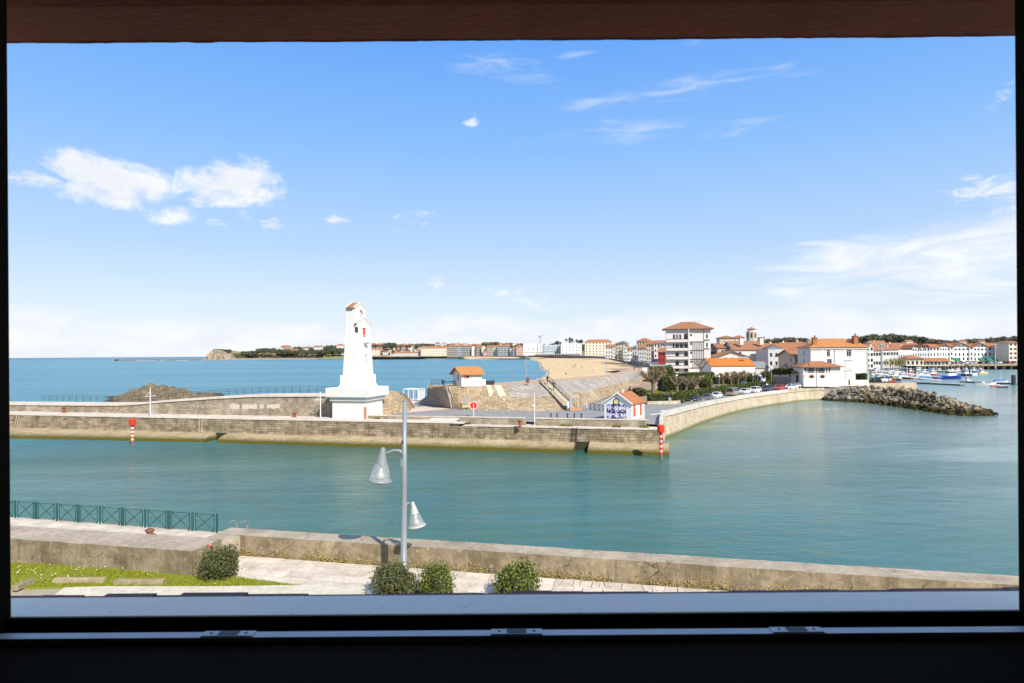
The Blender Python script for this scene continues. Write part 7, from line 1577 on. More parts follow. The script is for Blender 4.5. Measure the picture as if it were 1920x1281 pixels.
# ================================================================ rock heap in the basin and natural rock in the bay
def rocks():
    def rock(seed, mat):
        bm = bmesh.new(); bmesh.ops.create_icosphere(bm, subdivisions=2, radius=.5); r = random.Random(seed); pl = [(Vector((r.gauss(0, 1), r.gauss(0, 1), r.gauss(0, 1))).normalized(), r.uniform(.17, .36)) for _ in range(11)]
        for v in bm.verts:
            for n, d in pl:
                e = v.co.dot(n) - d
                if e > 0: v.co -= n * e
            v.co *= 1.25 * (1 + r.uniform(-.02, .02))
        bmesh.ops.dissolve_limit(bm, angle_limit=R(9), verts=bm.verts, edges=bm.edges); me = bpy.data.meshes.new('rock'); bm.to_mesh(me); bm.free(); me.materials.append(mat); return me
    g = stone('grey_boulder', [(.09, .09, .075), (.21, .21, .18), (.35, .345, .30)], .8, .6, .35, tide=.8, algae=(.05, .045, .02)); y = stone('ochre_boulder', [(.10, .08, .05), (.25, .20, .13), (.42, .35, .24)], .8, .7, .5, tide=1.25, algae=(.055, .045, .015))
    vg = [rock(i, g) for i in range(6)]; vy = [rock(20 + i, y) for i in range(7)]
    Fp = splinep([P(1546, 751, 0), P(1600, 754.5, 0), P(1640, 757.5, 0), P(1700, 766, 0), P(1780, 777.5, 0), P(1830, 780.5, 0), P(1860, 778, 0)], 60); Cx = [(1548, 738, 6), (1600, 729.5, 8), (1650, 729, 9), (1700, 731, 9), (1755, 742, 7.5), (1805, 757.5, 5), (1848, 769, 2.0)]
    Dm = [P(1546, 751, 0).y, P(1600, 754.5, 0).y, P(1640, 757.5, 0).y, P(1700, 766, 0).y, P(1780, 777.5, 0).y + 3, P(1830, 780.5, 0).y + 2, P(1860, 778, 0).y]
    Cp = splinep([A(x, yy, d + k) for (x, yy, k), d in zip(Cx, Dm)], 60); Bp = [c + (c - f) * Vector((1, 1, 0)).x * .9 for c, f in zip(Cp, Fp)]
    Bp = [Vector((c.x + (c.x - f.x) * .9, c.y + (c.y - f.y) * .9 + 2, -.8)) for c, f in zip(Cp, Fp)]
    t = thing('rock_jetty', 'heap of grey and ochre boulders jutting into the harbour basin', 'rocks')
    MB().loft([[p + Vector((0, 0, -2.5)) for p in Fp], [p + Vector((0, 0, -.25)) for p in Fp], [p + Vector((0, 0, -.55)) for p in Cp], Bp]).build('rubble_core', y, t)
    cand = []
    for i in range(59):
        for q in (0, .18, .36, .54, .72, .9, 1.05): cand.append((i, q))
    random.shuffle(cand); keep = cand[:298]
    for (i, q) in keep:
        u = i + random.random(); k = min(int(u), 58); f = Fp[k].lerp(Fp[k + 1], u - k); c = Cp[k].lerp(Cp[k + 1], u - k); p = f.lerp(c, q) + Vector((random.gauss(0, .25), random.gauss(0, .25), random.gauss(-.05, .12)))
        grey = u < 12 + random.gauss(0, 4); sz = random.uniform(.8, 1.75) * (1.15 if q < .4 else .9)
        inst('rock', random.choice(vg if grey else vy), t, p, sc=(sz, sz * random.uniform(.8, 1.1), sz * random.uniform(.6, .9)), rot=(random.uniform(0, 6), random.uniform(0, 6), random.uniform(0, 6)))
    small = MB()
    for _ in range(520):
        k = random.randrange(59); q = random.uniform(-.05, 1.1); p = Fp[k].lerp(Fp[k + 1], random.random()).lerp(Cp[k], q) + Vector((random.gauss(0, .4), random.gauss(0, .4), random.gauss(.05, .15))); r_ = random.uniform(.25, .6)
        M_ = Matrix.Rotation(random.uniform(0, 6), 3, Vector((random.random(), random.random(), random.random())).normalized()); vs = [M_ @ (Vector(v_) * r_ * random.uniform(.7, 1.2)) + p for v_ in ((1, 0, 0), (-1, 0, 0), (0, 1, 0), (0, -1, 0), (0, 0, .8), (0, 0, -.8))]
        small.add(vs, [(0, 2, 4), (2, 1, 4), (1, 3, 4), (3, 0, 4), (2, 0, 5), (1, 2, 5), (3, 1, 5), (0, 3, 5)])
    tag(small.build('small_rocks', y, t), kind='stuff')
    # natural reef beyond the jetty
    m_ = stone('reef_rock', [(.07, .06, .04), (.17, .13, .075), (.30, .24, .15)], .35, .9, 0, tide=.5, algae=(.05, .045, .025)); rows = []; nx = 110; ny = 26
    xs = [185, 205, 232, 258, 282, 305, 325, 345, 362, 400, 440]; hs = [-.3, .5, 1.6, 3.1, 4.0, 4.2, 3.9, 3.0, 1.6, 1.0, -.3]
    from mathutils import noise as mn
    for j in range(ny + 1):
        r = []
        for i in range(nx + 1):
            px = 185 + 255 * i / nx; v = j / ny; D = 172 + 50 * v + 6 * math.sin(px * .05); h = np.interp(px, xs, hs); prof = min(1, math.sin(min(v * 1.6, 1.57))) if v < .75 else max(0, 1 - (v - .75) * 3.6)
            p = A(px, 700, D); nz = mn.fractal(Vector((p.x * .22, p.y * .22, 0)), 1, 2, 5); z = h * prof * (1 + .35 * nz) + .5 * nz - .35 + .35 * abs(mn.noise(Vector((p.x * .9, p.y * .9, 3)))); r.append((p.x, p.y, z))
        rows.append(r)
    o = MB().loft(rows).build('rock_reef', m_); tag(o, 'brown natural rock reef rising from the bay behind the jetty', 'rocks')
rocks()

# ================================================================ harbour: boats, pontoons, buildings
hullm = {}
def hm(c):
    if c not in hullm: hullm[c] = plain('hull_paint', c, .35, .1, 2)
    return hullm[c]
def boat(label, p, rz, L_, hull, deck=(.7, .7, .68), kind='cabin', group='boats in the harbour', trim=None, mast=True):
    t = thing('boat', label, 'boat', (p.x, p.y, 0), rz, group); B = L_ * .32; fb = .11 * L_ + .25
    st = [(-.5, .80, .75, .95), (-.3, .95, .9, .9), (0, 1.0, .95, .92), (.25, .86, .8, 1.05), (.4, .5, .4, 1.2), (.5, .03, .02, 1.35)]; rows = [[], [], [], [], []]
    for x, w, wb, f in st:
        for r, (yy, z) in zip(rows, ((-w * B / 2, f * fb), (-wb * B / 2 * .8, -.3), (0, -.5), (wb * B / 2 * .8, -.3), (w * B / 2, f * fb))): r.append((x * L_, yy, z))
    mb = MB(); mb.loft(rows); n = 6; mb.f.append((0, n, 2 * n, 3 * n, 4 * n)); mb.build('hull', hm(hull), t)
    d = MB(); d.loft([[(q[0], q[1] * .93, q[2] - .12) for q in rows[0]], [(q[0], q[1] * .93, q[2] - .12) for q in rows[4]]]); d.build('deck', hm(deck), t)
    g = MB(); g.tube([(q[0], q[1], q[2]) for q in rows[0]], .05 + L_ * .004, 4); g.tube([(q[0], q[1], q[2]) for q in rows[4]], .05 + L_ * .004, 4); g.build('gunwale', hm(trim or (.7, .7, .68)), t)
    if kind in ('cabin', 'fishing'):
        cx = -.12 * L_ if kind == 'cabin' else .12 * L_; cl, cw, ch = L_ * .3, B * .6, .16 * L_ + .55; z0 = fb * .85
        c = MB().box((cx, 0, z0 + ch / 2), (cl, cw, ch)).build('cabin', hm((.74, .74, .72)), t); MB().box((cx, 0, z0 + ch * .68), (cl * 1.01, cw * 1.01, ch * .28)).build('cabin_windows', pane, c); MB().box((cx, 0, z0 + ch + .05), (cl * 1.15, cw * 1.12, .1)).build('cabin_roof', hm((.74, .74, .72)), c)
    if kind == 'cover': MB().extr([(-.4 * L_, -B * .4, fb * .9), (-.4 * L_, B * .4, fb * .9), (-.4 * L_, 0, fb + .5)], (.75 * L_, 0, 0)).build('cover', hm((.03, .10, .40)), t)
    if kind == 'open': MB().box((-.05 * L_, 0, fb + .3), (L_ * .14, B * .3, .8)).build('console', hm((.72, .72, .72)), t); MB().box((-.5 * L_, 0, fb * .8), (.3, .4, .9)).build('outboard', hm((.03, .03, .03)), t)
    if mast:
        mh = L_ * random.uniform(.55, .9); MB().tube([(.02 * L_, 0, fb), (.02 * L_, 0, fb + mh)], [.07, .03], 5).build('mast', metal_w, t)
        if kind == 'fishing': MB().tube([(.02 * L_, 0, fb + mh * .5), (-.35 * L_, 0, fb + mh * .85)], .05, 5).build('boom', metal_w, t); MB().tube([(-.42 * L_, 0, fb), (-.42 * L_, 0, fb + mh * .6)], .06, 5).build('gantry', metal_w, t)
    return t
def harbour():
    rnd = random.Random(11); BL = (.01, .03, .22); 
    boat('large blue fishing boat with white wheelhouse in the harbour', P(1777, 711, 0), R(4), 13.2, BL, kind='fishing', trim=(.05, .2, .5))
    boat('teal workboat with blue nets moored astern of the big blue boat', P(1735, 711, 0), R(20), 7.5, (.02, .14, .22), kind='cover')
    boat('white motor boat with centre console at the end of the pontoon', P(1846, 723, 0), R(-28), 6.4, (.72, .72, .70), kind='open', mast=False)
    boat('moored boat under blue covers near the dark mooring pile', P(1876, 719.5, 0), R(8), 7.0, (.6, .62, .62), kind='cover')
    boat('small orange red dinghy beside the pontoon end', P(1866, 725, 0), R(-10), 3.2, (.55, .08, .03), kind='none', mast=False)
    boat('white boat with a red painted cabin side at the pontoon', P(1812, 716, 0), R(80), 5.2, (.7, .7, .68), kind='cabin')
    boat('dark grey flat dinghy lying outside the orange dinghy', P(1880, 727, 0), R(-14), 3.6, (.06, .05, .05), kind='none', mast=False)
    cols = [((.70, .70, .68), 'white'), ((.02, .05, .25), 'blue'), ((.02, .16, .08), 'green'), ((.45, .04, .03), 'red'), ((.05, .05, .06), 'black'), ((.55, .45, .08), 'yellow'), ((.10, .25, .40), 'pale blue')]
    spots = [(1634, 707), (1640, 697), (1648, 700), (1655, 706), (1661, 699), (1668, 704), (1672, 696), (1679, 702), (1684, 707), (1690, 700), (1696, 695), (1702, 705), (1708, 699), (1720, 703), (1725, 697), (1734, 701), (1742, 696), (1750, 699), (1790, 702), (1798, 698), (1806, 705), (1812, 699), (1820, 704), (1829, 701), (1836, 698), (1701, 711), (1667, 709.5), (1645, 712), (1638, 702), (1652, 695), (1659, 710), (1676, 708), (1688, 694), (1693, 709), (1712, 695), (1730, 706), (1746, 704), (1757, 695), (1764, 698), (1785, 697), (1826, 697), (1843, 702)]
    for i, (x, y) in enumerate(spots):
        c, cn = cols[(i * 3 + i // 5) % 7]; k = ('cabin', 'fishing', 'cabin', 'open', 'cover')[(i * 2 + i // 7) % 5]; L_ = rnd.uniform(6, 10)
        nm = {'cabin': 'with white cabin', 'fishing': 'rigged for fishing with wheelhouse and boom', 'open': 'with open deck', 'cover': 'under a blue cover'}[k]
        boat('%s hulled boat %s among the harbour moorings' % (cn, nm), P(x, y, 0), R(rnd.choice((0, 20, 75, 95, 160, 185)) + rnd.uniform(-12, 12)), L_, c, kind=k)
    # pontoons, gangway, piles
    pm = plain('pontoon_deck', (.42, .40, .36), .8, .15, 1); ft = plain('pontoon_float', (.10, .10, .09), .8)
    def pontoon(lb, a, b, w):
        d = b - a; c = (a + b) / 2; t = thing('pontoon', lb, 'pontoon', (c.x, c.y, 0), math.atan2(d.y, d.x), 'harbour pontoons'); L_ = d.length
        MB().box((0, 0, .55), (L_, w, .16)).build('deck', pm, t); MB().box((0, 0, .15), (L_ * .98, w * .9, .62)).build('float', ft, t)
        for k in range(int(L_ / 3)): MB().tube([(-L_ / 2 + 3 * k + 1, w / 2 - .1, .6), (-L_ / 2 + 3 * k + 1, w / 2 - .1, 1.5)], .05, 5).build('post', metal_w, t)
        MB().tube([(-L_ / 2, w / 2 - .1, 1.45), (L_ / 2, w / 2 - .1, 1.45)], .04, 4).build('rail', metal_w, t)
    pontoon('grey pontoon running from the gangway past the small boats', P(1716, 719, 0), P(1806, 723.5, 0), 2.6); pontoon('grey pontoon leading to the dark mooring pile', P(1800, 717, 0), P(1906, 721, 0), 2.2)
    g = thing('gangway', 'long white trussed gangway sloping from the quay down to the pontoon', 'gangway'); a, b = A(1640, 701, 215), P(1764, 713, 1.2); 
    MB().tube([a, b], .18, 5).build('deck', pm, g)
    for dz, nm in ((.0, 'lower_chord'), (1.25, 'upper_chord')):
        for dy in (-.7, .7): MB().tube([a + Vector((0, dy, dz)), b + Vector((0, dy, dz))], .09, 5).build(nm, metal_w, g)
    n = 14
    for i in range(n):
        p, q = a.lerp(b, i / n), a.lerp(b, (i + 1) / n); MB().tube([p + Vector((0, -.7, 0)), p + Vector((0, -.7, 1.25))], .05, 4).build('post', metal_w, g); MB().tube([p + Vector((0, -.7, 1.25)), q + Vector((0, -.7, 0))], .04, 4).build('brace', metal_w, g)
    for x, yt, yb, w, lb in ((1704, 691, 706, .35, 'slim dark mooring pile among the small boats'), (1716, 686, 706, .35, 'slim dark mooring pile next to the blue tarpaulin'), (1818, 688, 706, .3, 'dark mooring pile by the red boats'), (1900.5, 703, 722, .75, 'thick dark mooring pile at the end of the pontoon')):
        p = P(x, yb, 0); h = (yb - yt) / F * p.y; o = MB(); o.lathe([(w, -6), (w, h - .2), (w * .8, h), (.05, h + .05)], n=14); q = o.build('mooring_pile', plain('pile_black', (.05, .055, .055), .6, .2, 3)); q.location = (p.x, p.y, 0); tag(q, lb, 'pile', 'mooring piles')
    o = thing('boat_tarpaulin', 'bright blue tarpaulin shelter over a moored boat', 'tarpaulin', P(1706, 696, 0)); MB().extr([(-4.5, -1.5, 2.6), (-4.5, 1.5, 2.6), (-4.5, 0, 3.9)], (8.5, 0, 0)).build('sheet', plain('tarp_blue', (.04, .22, .55), .5), o)
    for x in (-4, 3.5): MB().tube([(x, 0, -.3), (x, 0, 3)], .1, 5).build('post', metal_d, o)
    # parked cars and vans on the quay behind the rocks
    for i, (x, y, k, c, lb) in enumerate([(1637, 719, 'suv', BLK, 'black vehicle parked at the corner of the garden wall'), (1651, 717.5, 'van', (.35, .36, .34), 'grey van parked on the harbour quay'), (1660, 716.5, 'van', (.74, .74, .73), 'white van parked on the harbour quay'), (1673, 718, 'sedan', (.45, .04, .03), 'red car parked on the harbour quay behind the rocks'), (1684, 719, 'hatch', (.10, .08, .08), 'dark car parked on the harbour quay behind the rocks')]): car(lb, A(x, y, 205), R(160 + 20 * i), k, c, 'vehicles on the harbour quay')
    # far quay on piers
    fq = thing('far_quay', 'far harbour quay carried on dark piers', 'quay'); a, b = Vector((255, 460, 0)), Vector((425, 446, 0))
    MB().extr([a + Vector((0, 0, 2.6)), b + Vector((0, 0, 2.6)), b + Vector((0, 12, 2.6)), a + Vector((0, 12, 2.6))], (0, 0, 1.3)).build('deck', stone('quay_deck_edge', [(.28, .21, .13), (.45, .36, .24)], .3, .3, 0), fq); 
    for i in range(34): p = a.lerp(b, (i + .5) / 34); MB().box((p.x, p.y + 1, 0), (1.6 if i % 3 else 2.4, 2, 6)).build('pier', darkwood, fq)
    for i in range(17):
        x = 1768 + 8.2 * i + rnd.uniform(-2, 2); c = [WHT, (.45, .47, .5), BLK, (.4, .04, .03), (.1, .15, .3), (.55, .56, .55)][i % 6]; nm = ['white', 'silver', 'black', 'red', 'blue', 'pale grey'][i % 6]
        p = A(x, 684.5, 470); p.z = 3.92; car('%s car parked along the far harbour quay' % nm, p, R(rnd.uniform(60, 120)), ('hatch', 'suv', 'sedan')[i % 3], c, 'cars on the far quay', 1.1)
    # tall flood-light masts
    for x, yt, yb, D, lb in ((1653, 645, 690, 330, 'tall grey light tower by the palm trees'), (1866, 645, 686, 440, 'tall grey light tower before the harbour residences')):
        p = A(x, yb, D); h = (yb - yt) / F * D; t = thing('light_tower', lb, 'light tower', p, 0, 'harbour light towers'); MB().tube([(0, 0, -2), (0, 0, h)], [.55, .4], 10).build('shaft', metal_g, t); MB().box((0, 0, h - 2.5), (3.2, .5, .3)).build('arm', metal_g, t); MB().box((0, 0, h - .3), (2.2, .6, .7)).build('lamp_bank', metal_g, t)
    # residences in a row
    D = 486; base = 684; 
    hw = [plaster('residence_white', (.74, .74, .73), .1), plaster('residence_grey', (.60, .60, .62), .1)]
    segs = [(1683.5, 1711, 656.5, 'flat', 656, 6, 1, 'grey white harbour residence wing with flat terrace roof'), (1711, 1724, 652, 'gy', 646.5, 3, 1, 'harbour residence bay with arched loggia, next to the terrace wing'), (1724, 1733.5, 652, 'gy', 646.5, 2, 1, 'middle harbour residence bay with arched loggia'), (1733.5, 1743, 652, 'gy', 646.5, 2, 1, 'harbour residence bay with arched loggia beside the plain wing'), (1743, 1762, 651, 'gx', 645, 3, 0, 'harbour residence wing with small arcade under its orange roof'), (1762, 1781, 651, 'gy', 645, 4, 0, 'white gabled harbour residence with timber gable, narrow windows'), (1781, 1788, 649, 'gx', 644, 1, 0, 'slim white harbour residence link with orange roof'), (1788, 1818, 651, 'gy', 643, 4, 0, 'wide gabled harbour residence with grey timber gable'), (1818, 1825, 649, 'gx', 644, 1, 0, 'slim white link block between two broad gables'), (1825, 1852, 651, 'gy', 643.5, 4, 0, 'wide white gabled harbour residence above the green awnings'), (1852, 1879, 650, 'gx', 643.5, 3, 0, 'white harbour residence wing behind the light tower'), (1879, 1893, 651, 'gy', 644.5, 4, 0, 'narrow gabled harbour residence beside the beige block')]
    for x0, x1, ye, rf, yr, nc, gi, lb in segs:
        def ws(w, h, d, nc=nc, rf=rf): 
            o = []
            for r in range(2): o += [('f', -w / 2 + w * (c + .5) / nc, h * .33 + r * h * .25, min(1.5, w / nc * .42), 2.1) for c in range(nc)]
            o += [('f', -w / 2 + w * (c + .5) / nc, h * .90 - .4, min(2.0, w / nc * .6), 1.5) for c in range(nc)] if rf != 'flat' else []
            o += [('f', -w / 2 + w * (c + .5) / max(nc - 1, 1), 1.6, min(3.0, w / nc * .55), 2.8) for c in range(max(nc - 1, 1))]
            return o
        t = px_house('residence', lb, x0, x1, ye, base, D + rnd.uniform(0, 1.5), rf, yr, .8, hw[gi], tile_o, 14, ws, 0, 'harbour residences', 'building')
        if rf == 'gy':
            w = (x1 - x0) / F * D; h = (base - ye) / F * D; rs = (ye - yr) / F * D
            MB().extr([(-w / 2 + .8, -.08, h + .1), (w / 2 - .8, -.08, h + .1), (0, -.08, h + rs - .35)], (0, .06, 0)).build('timber_gable', plain('grey_gable', (.26, .27, .29), .8, .1, 2), t)
            for u in (-.18, .18): MB().box((u * w * .6, -.12, h + rs * .28), (.9, .08, 1.3)).build('gable_window', pane, t)
    px_house('beige_block', 'beige apartment block with balconies at the end of the harbour residences', 1892, 1916, 642.5, 684, 470, 'hip', 639, .7, cream, tile_o, 14, lambda w, h, d: grid('f', w, h, 3, 5, 1.8, 1.5), 0, None, 'building')
    aw = plain('awning_green', (.015, .17, .09), .7, .15, 1)
    for x0, x1, lb in ((1785, 1796, 'wide dark green awning at the side of the harbour residences'), (1833, 1842, 'dark green awning beside the wide white gabled residence'), (1848, 1858, 'dark green awning near the light tower'), (1860, 1867, 'small dark green awning close to the light tower foot')):
        a_, b2 = A(x0, 672.5, 480), A(x1, 672.5, 480); o = thing('awning', lb, 'awning', ((a_ + b2) / 2)); w = (b2 - a_).length; MB().extr([(-w / 2, 0, .6), (-w / 2, -3, -1.6), (-w / 2, -3, -2.2), (-w / 2, 0, -.1)], (w, 0, 0)).build('fabric', aw, o)
        for s in (-1, 1): MB().tube([(s * w * .45, -2.8, -5), (s * w * .45, -2.8, -1.6)], .07, 5).build('pole', metal_d, o)
    gh = 'old houses by the harbour'
    for i, (x0, x1, ye, yb, Dd, rf, yr, wl_, nc, nr, lb) in enumerate([(1625, 1638, 650, 692, 330, 'flat', 649.5, white, 2, 4, 'narrow white harbour house right behind the big white house'), (1637, 1652, 657, 690, 345, 'gx', 648, white2, 3, 2, 'white harbour house with dormered orange roof'), (1651, 1667, 656, 690, 360, 'gx', 650, white2, 3, 2, 'cream harbour house with low orange roof behind the light tower'), (1665, 1685, 655.5, 690, 400, 'gx', 650, greyr, 4, 2, 'grey harbour house with orange roof before the terrace wing'), (1678, 1698, 653, 672, 520, 'gx', 647, cream, 4, 2, 'rear house with steep red roof above the terrace wing'), (1635, 1665, 646.5, 662, 560, 'gx', 639, cream, 5, 2, 'broad tan roofed building on the rise behind the harbour'), (1662, 1692, 648, 660, 580, 'gx', 643, white, 5, 2, 'long white building with low orange roof and chimneys'), (1690, 1722, 649, 660, 600, 'gx', 643, white2, 6, 2, 'long pale building with orange roof behind the loggia bays')]):
        px_house('harbour_town_house', lb, x0, x1, ye, yb, Dd, rf, yr, .5, wl_, tile_o, 12, lambda w, h, d, nc=nc, nr=nr: grid('f', w, h, nc, nr, 1.2, 1.7), R(rnd.uniform(-6, 6)), gh, chim=[(rnd.uniform(-3, 3), 5, 1.0, 1.8)])
    # market hall
    px_house('market_hall', 'low harbour market hall with broad orange hipped roof', 1699, 1732, 672.5, 686, 425, 'hip', 666.5, 1.2, cream, tile_o, 10, lambda w, h, d: grid('f', w, h, 4, 1, 1.6, 2.4, z0=2.0), 0, None, 'building'); px_house('market_shed', 'long open market shed with orange roof beside the market hall', 1730, 1779, 677, 686, 432, 'gx', 672, 1.0, stonew, tile_o, 9, lambda w, h, d: grid('f', w, h, 7, 1, 1.8, 1.8, z0=1.6), 0, None, 'building')
    # palms / pollards on the square
    pal = leafmat('dry_palm_leaves', [(.20, .17, .06), (.32, .27, .11), (.42, .36, .18)])
    for i in range(11):
        x = 1655 + i * 3.9 + rnd.uniform(-1, 1); p = A(x, 690, 372 + rnd.uniform(-12, 12)); p.z = 2.6; h = (690 - 671) / F * 372; t = thing('square_tree', 'spindly yellowish tree in the row on the harbour square', 'tree', p, 0, 'trees on the harbour square')
        MB().tube([(0, 0, 0), (.1, 0, h * .7)], [.22, .15], 6).build('trunk', twig_m, t); C = [(random.gauss(0, .9), random.gauss(0, .9), h * .78 + random.gauss(0, .9)) for _ in range(150)]; link(bpy.data.objects.new('crown', leafmesh('crown', C, .45, pal)), t)
harbour()
# ================================================================ far shores
wood_m = leafmat('far_wood_leaves', [(.035, .05, .028), (.07, .085, .045), (.12, .13, .075)], .1)
wood_b = leafmat('bare_wood_twigs', [(.10, .085, .065), (.17, .14, .105), (.24, .20, .155)], .1)
woodcore = plain('wood_shade', (.055, .058, .036), .95)  # colour of the solid clump hearts, stands for shade inside the wood
def clumps(name, pts, sizes, mat, label, per=46, leaf=.33, flat=.75):
    C = []; Sz = []; core = MB()
    for p, s in zip(pts, sizes):
        v = RNG.normal(size=(per, 3)); v /= np.linalg.norm(v, axis=1)[:, None]; v *= (RNG.uniform(.55, 1.08, per) * s)[:, None]; v[:, 2] *= flat; C.append(np.array(p) + v); Sz.append(np.full(per, s * leaf))
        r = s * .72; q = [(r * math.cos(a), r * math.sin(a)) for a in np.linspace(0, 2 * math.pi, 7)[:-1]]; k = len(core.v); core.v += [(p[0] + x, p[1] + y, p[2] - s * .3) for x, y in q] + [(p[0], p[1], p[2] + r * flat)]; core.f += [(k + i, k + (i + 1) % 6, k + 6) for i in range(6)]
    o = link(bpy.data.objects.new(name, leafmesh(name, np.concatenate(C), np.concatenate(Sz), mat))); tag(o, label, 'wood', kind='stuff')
    core.build('shade_core', woodcore, o, recalc=False); return o
def ridge(name, sky, ybase, D0, D1, mat, rough=2.0, step=6):
    """hill from a shore at D0 to a skyline at D1"""
    xs = [q[0] for q in sky]; ys = [q[1] for q in sky]; n = int((xs[-1] - xs[0]) / step) + 1; rows = [[], [], [], [], []]
    for i in range(n + 1):
        x = xs[0] + (xs[-1] - xs[0]) * i / n; y = float(np.interp(x, xs, ys)); yb = ybase(x) if callable(ybase) else ybase
        f = A(x, yb, D0); t = A(x, y, D1); rows[0].append(Vector((f.x, f.y, -2))); rows[1].append(f + Vector((0, 4, 1.5)))
        for k, q in ((2, .35), (3, .7)): rows[k].append(f.lerp(t, q) + Vector((0, 0, random.uniform(-1, 1) * rough * .5 - (t.z - f.z) * .10)))
        rows[4].append(t + Vector((0, 0, random.uniform(-.5, .5) * rough)))
    rows.append([p + Vector((0, 300, -15)) for p in rows[4]])
    o = MB().loft(rows).build(name, mat, smooth=True); tag(o, kind='structure'); return rows
def far():
    dry = stone('headland_ground', [(.14, .13, .05), (.24, .20, .09), (.32, .26, .14)], .02, .2, 0); cliff = stone('cliff_rock', [(.17, .13, .085), (.30, .24, .165), (.42, .35, .25)], .05, .8, 0, vs=.4)
    # headland
    sky = [(388, 672), (392, 662), (398, 656.5), (404, 654), (425, 657), (440, 661), (455, 662), (470, 658), (490, 655.5), (515, 652), (545, 652), (575, 650), (600, 651), (625, 648), (650, 647), (700, 648)]
    rw = ridge('headland', sky, 675.2, 2250, 2450, dry, 3.0, 4)
    # rock face at the tip
    fp = []; tp = []
    for x, yt in ((386, 673), (390, 664), (396, 658), (402, 655.5), (410, 657.5), (420, 661), (430, 666), (440, 671)):
        fp.append(A(x, 676, 2215) + Vector((0, 0, -3))); tp.append(A(x, yt, 2262))
    rows = [[f.lerp(t, q) + Vector((random.uniform(-3, 3), random.uniform(-9, 9), random.uniform(-1.5, 1.5))) for f, t in zip(resample(fp, 26), resample(tp, 26))] for q in (0, .25, .5, .75, 1)]; rows.append([p + Vector((0, 60, -4)) for p in rows[-1]])
    o = MB().loft(rows).build('sea_cliff', cliff); tag(o, kind='structure')
    ck = stone('shore_rock', [(.20, .17, .13), (.36, .31, .24)], .05, .6, 0); pb = MB(); pb.loft([[A(x, 676.0 - .003 * (x - 400), 2200) + Vector((0, 0, -2)) for x in range(380, 870, 10)], [A(x, 673.4 - .003 * (x - 400), 2225) + Vector((0, 0, random.uniform(-1, 1))) for x in range(380, 870, 10)], [A(x, 671.8 - .003 * (x - 400), 2260) for x in range(380, 870, 10)]]); tag(pb.build('rocky_shore', ck), kind='structure')
    pb = MB(); xs_ = range(690, 872, 7); pb.loft([[P(x, 674.3 - .0045 * (x - 690), -1.5) for x in xs_], [P(x, 673.3 - .0045 * (x - 690), 0) + Vector((0, 20, 2.0 + random.uniform(-.8, .8))) for x in xs_], [A(x, 669.6 - .003 * (x - 690), 1945) + Vector((0, 0, random.uniform(-.6, .6))) for x in xs_], [A(x, 668.3 - .003 * (x - 690), 1958) for x in xs_], [A(x, 668.2 - .003 * (x - 690), 1975) for x in xs_]]); tag(pb.build('town_shore', ck), kind='structure')
    # breakwater
    bw = thing('breakwater', 'long low dark breakwater reaching out from the headland', 'breakwater'); a, b = A(220, 676, 2150), A(388, 674.5, 2240); mb = MB(); L_ = 60; top = []; bt = []
    for i in range(L_ + 1): p = a.lerp(b, i / L_); top.append(Vector((p.x, p.y, 4.2 + random.uniform(-.5, .4)))); bt.append(Vector((p.x, p.y - 7, -1)))
    mb.loft([bt, top, [p + Vector((0, 8, 0)) for p in top]]); mb.build('stonework', stone('breakwater_stone', [(.10, .09, .08), (.2, .18, .15)], .1, .5, 0), bw); MB().box2(a + Vector((-6, -5, -3)), a + Vector((3, 6, 3.5))).build('end_block', metal_d, bw)
    fo = MB()
    for k in range(16): p = a.lerp(b, random.uniform(.25, 1.02)); fo.box((p.x, p.y - 9 - random.random() * 4, .2), (random.uniform(8, 30), 1.5, .5))
    fo.build('surf', plain('surf_white', (.8, .8, .8), .9), bpy.data.objects['sea'])
    # woods on the headland
    def scatter(poly, n, D0, D1, s0, s1, dz=0):
        pts = []; sz = []
        for _ in range(n):
            x0, x1, ya, yb = random.choice(poly); x = random.uniform(x0, x1); q = random.random(); y = ya + (yb - ya) * q; D = D1 + (D0 - D1) * q; s = random.uniform(s0, s1); p = A(x, y, D); pts.append((p.x, p.y, p.z - s * .35 + dz)); sz.append(s)
        return pts, sz
    p, s = scatter([(403, 432, 656.5, 659), (427, 446, 664, 669), (455, 480, 660, 663), (482, 545, 653.5, 658), (505, 608, 664, 668.5), (545, 645, 651, 660), (610, 690, 648.5, 656), (575, 640, 655, 660), (520, 560, 655, 661)], 900, 2275, 2440, 5, 9)
    clumps('headland_wood', p, s, wood_m, 'dark woodland covering the headland')
    p, s = scatter([(440, 640, 661, 670)], 70, 2280, 2380, 3, 6); clumps('headland_scrub', p, s, wood_b, 'scattered scrub on the open headland slope')
    mea = plain('meadow', (.17, .20, .05), .95, .2, .02); mb = MB(); mb.loft([[A(605, 671.5, 2262), A(648, 671.2, 2262), A(690, 671, 2262)], [A(607, 665, 2320), A(648, 664.5, 2320), A(690, 664, 2320)]]); tag(mb.build('meadow', mea), kind='structure')
    H = [(524, 544, 650.5, 655, 'hip', 647.5, 2360, 'long pale villa with red roof on top of the headland'), (529, 546, 654.5, 660.5, 'gx', 652, 2330, 'white villa with dark windows below the headland crest'), (546, 558, 656.5, 660, 'gx', 654, 2330, 'small white villa among trees on the headland'), (517, 526, 651, 654, 'flat', 650.5, 2360, 'tiny white flat roofed house on the headland'), (588, 604, 650.5, 655, 'gx', 648, 2350, 'white house group on the wooded ridge'), (631, 644, 647.5, 653, 'hip', 645, 2340, 'white hillside house just seen beside the lighthouse'), (629, 645, 660, 664.5, 'gx', 658, 2290, 'low white house by the meadow next to the lighthouse'), (571, 578, 653, 656, 'gx', 651.5, 2360, 'small red roofed house on the headland ridge')]
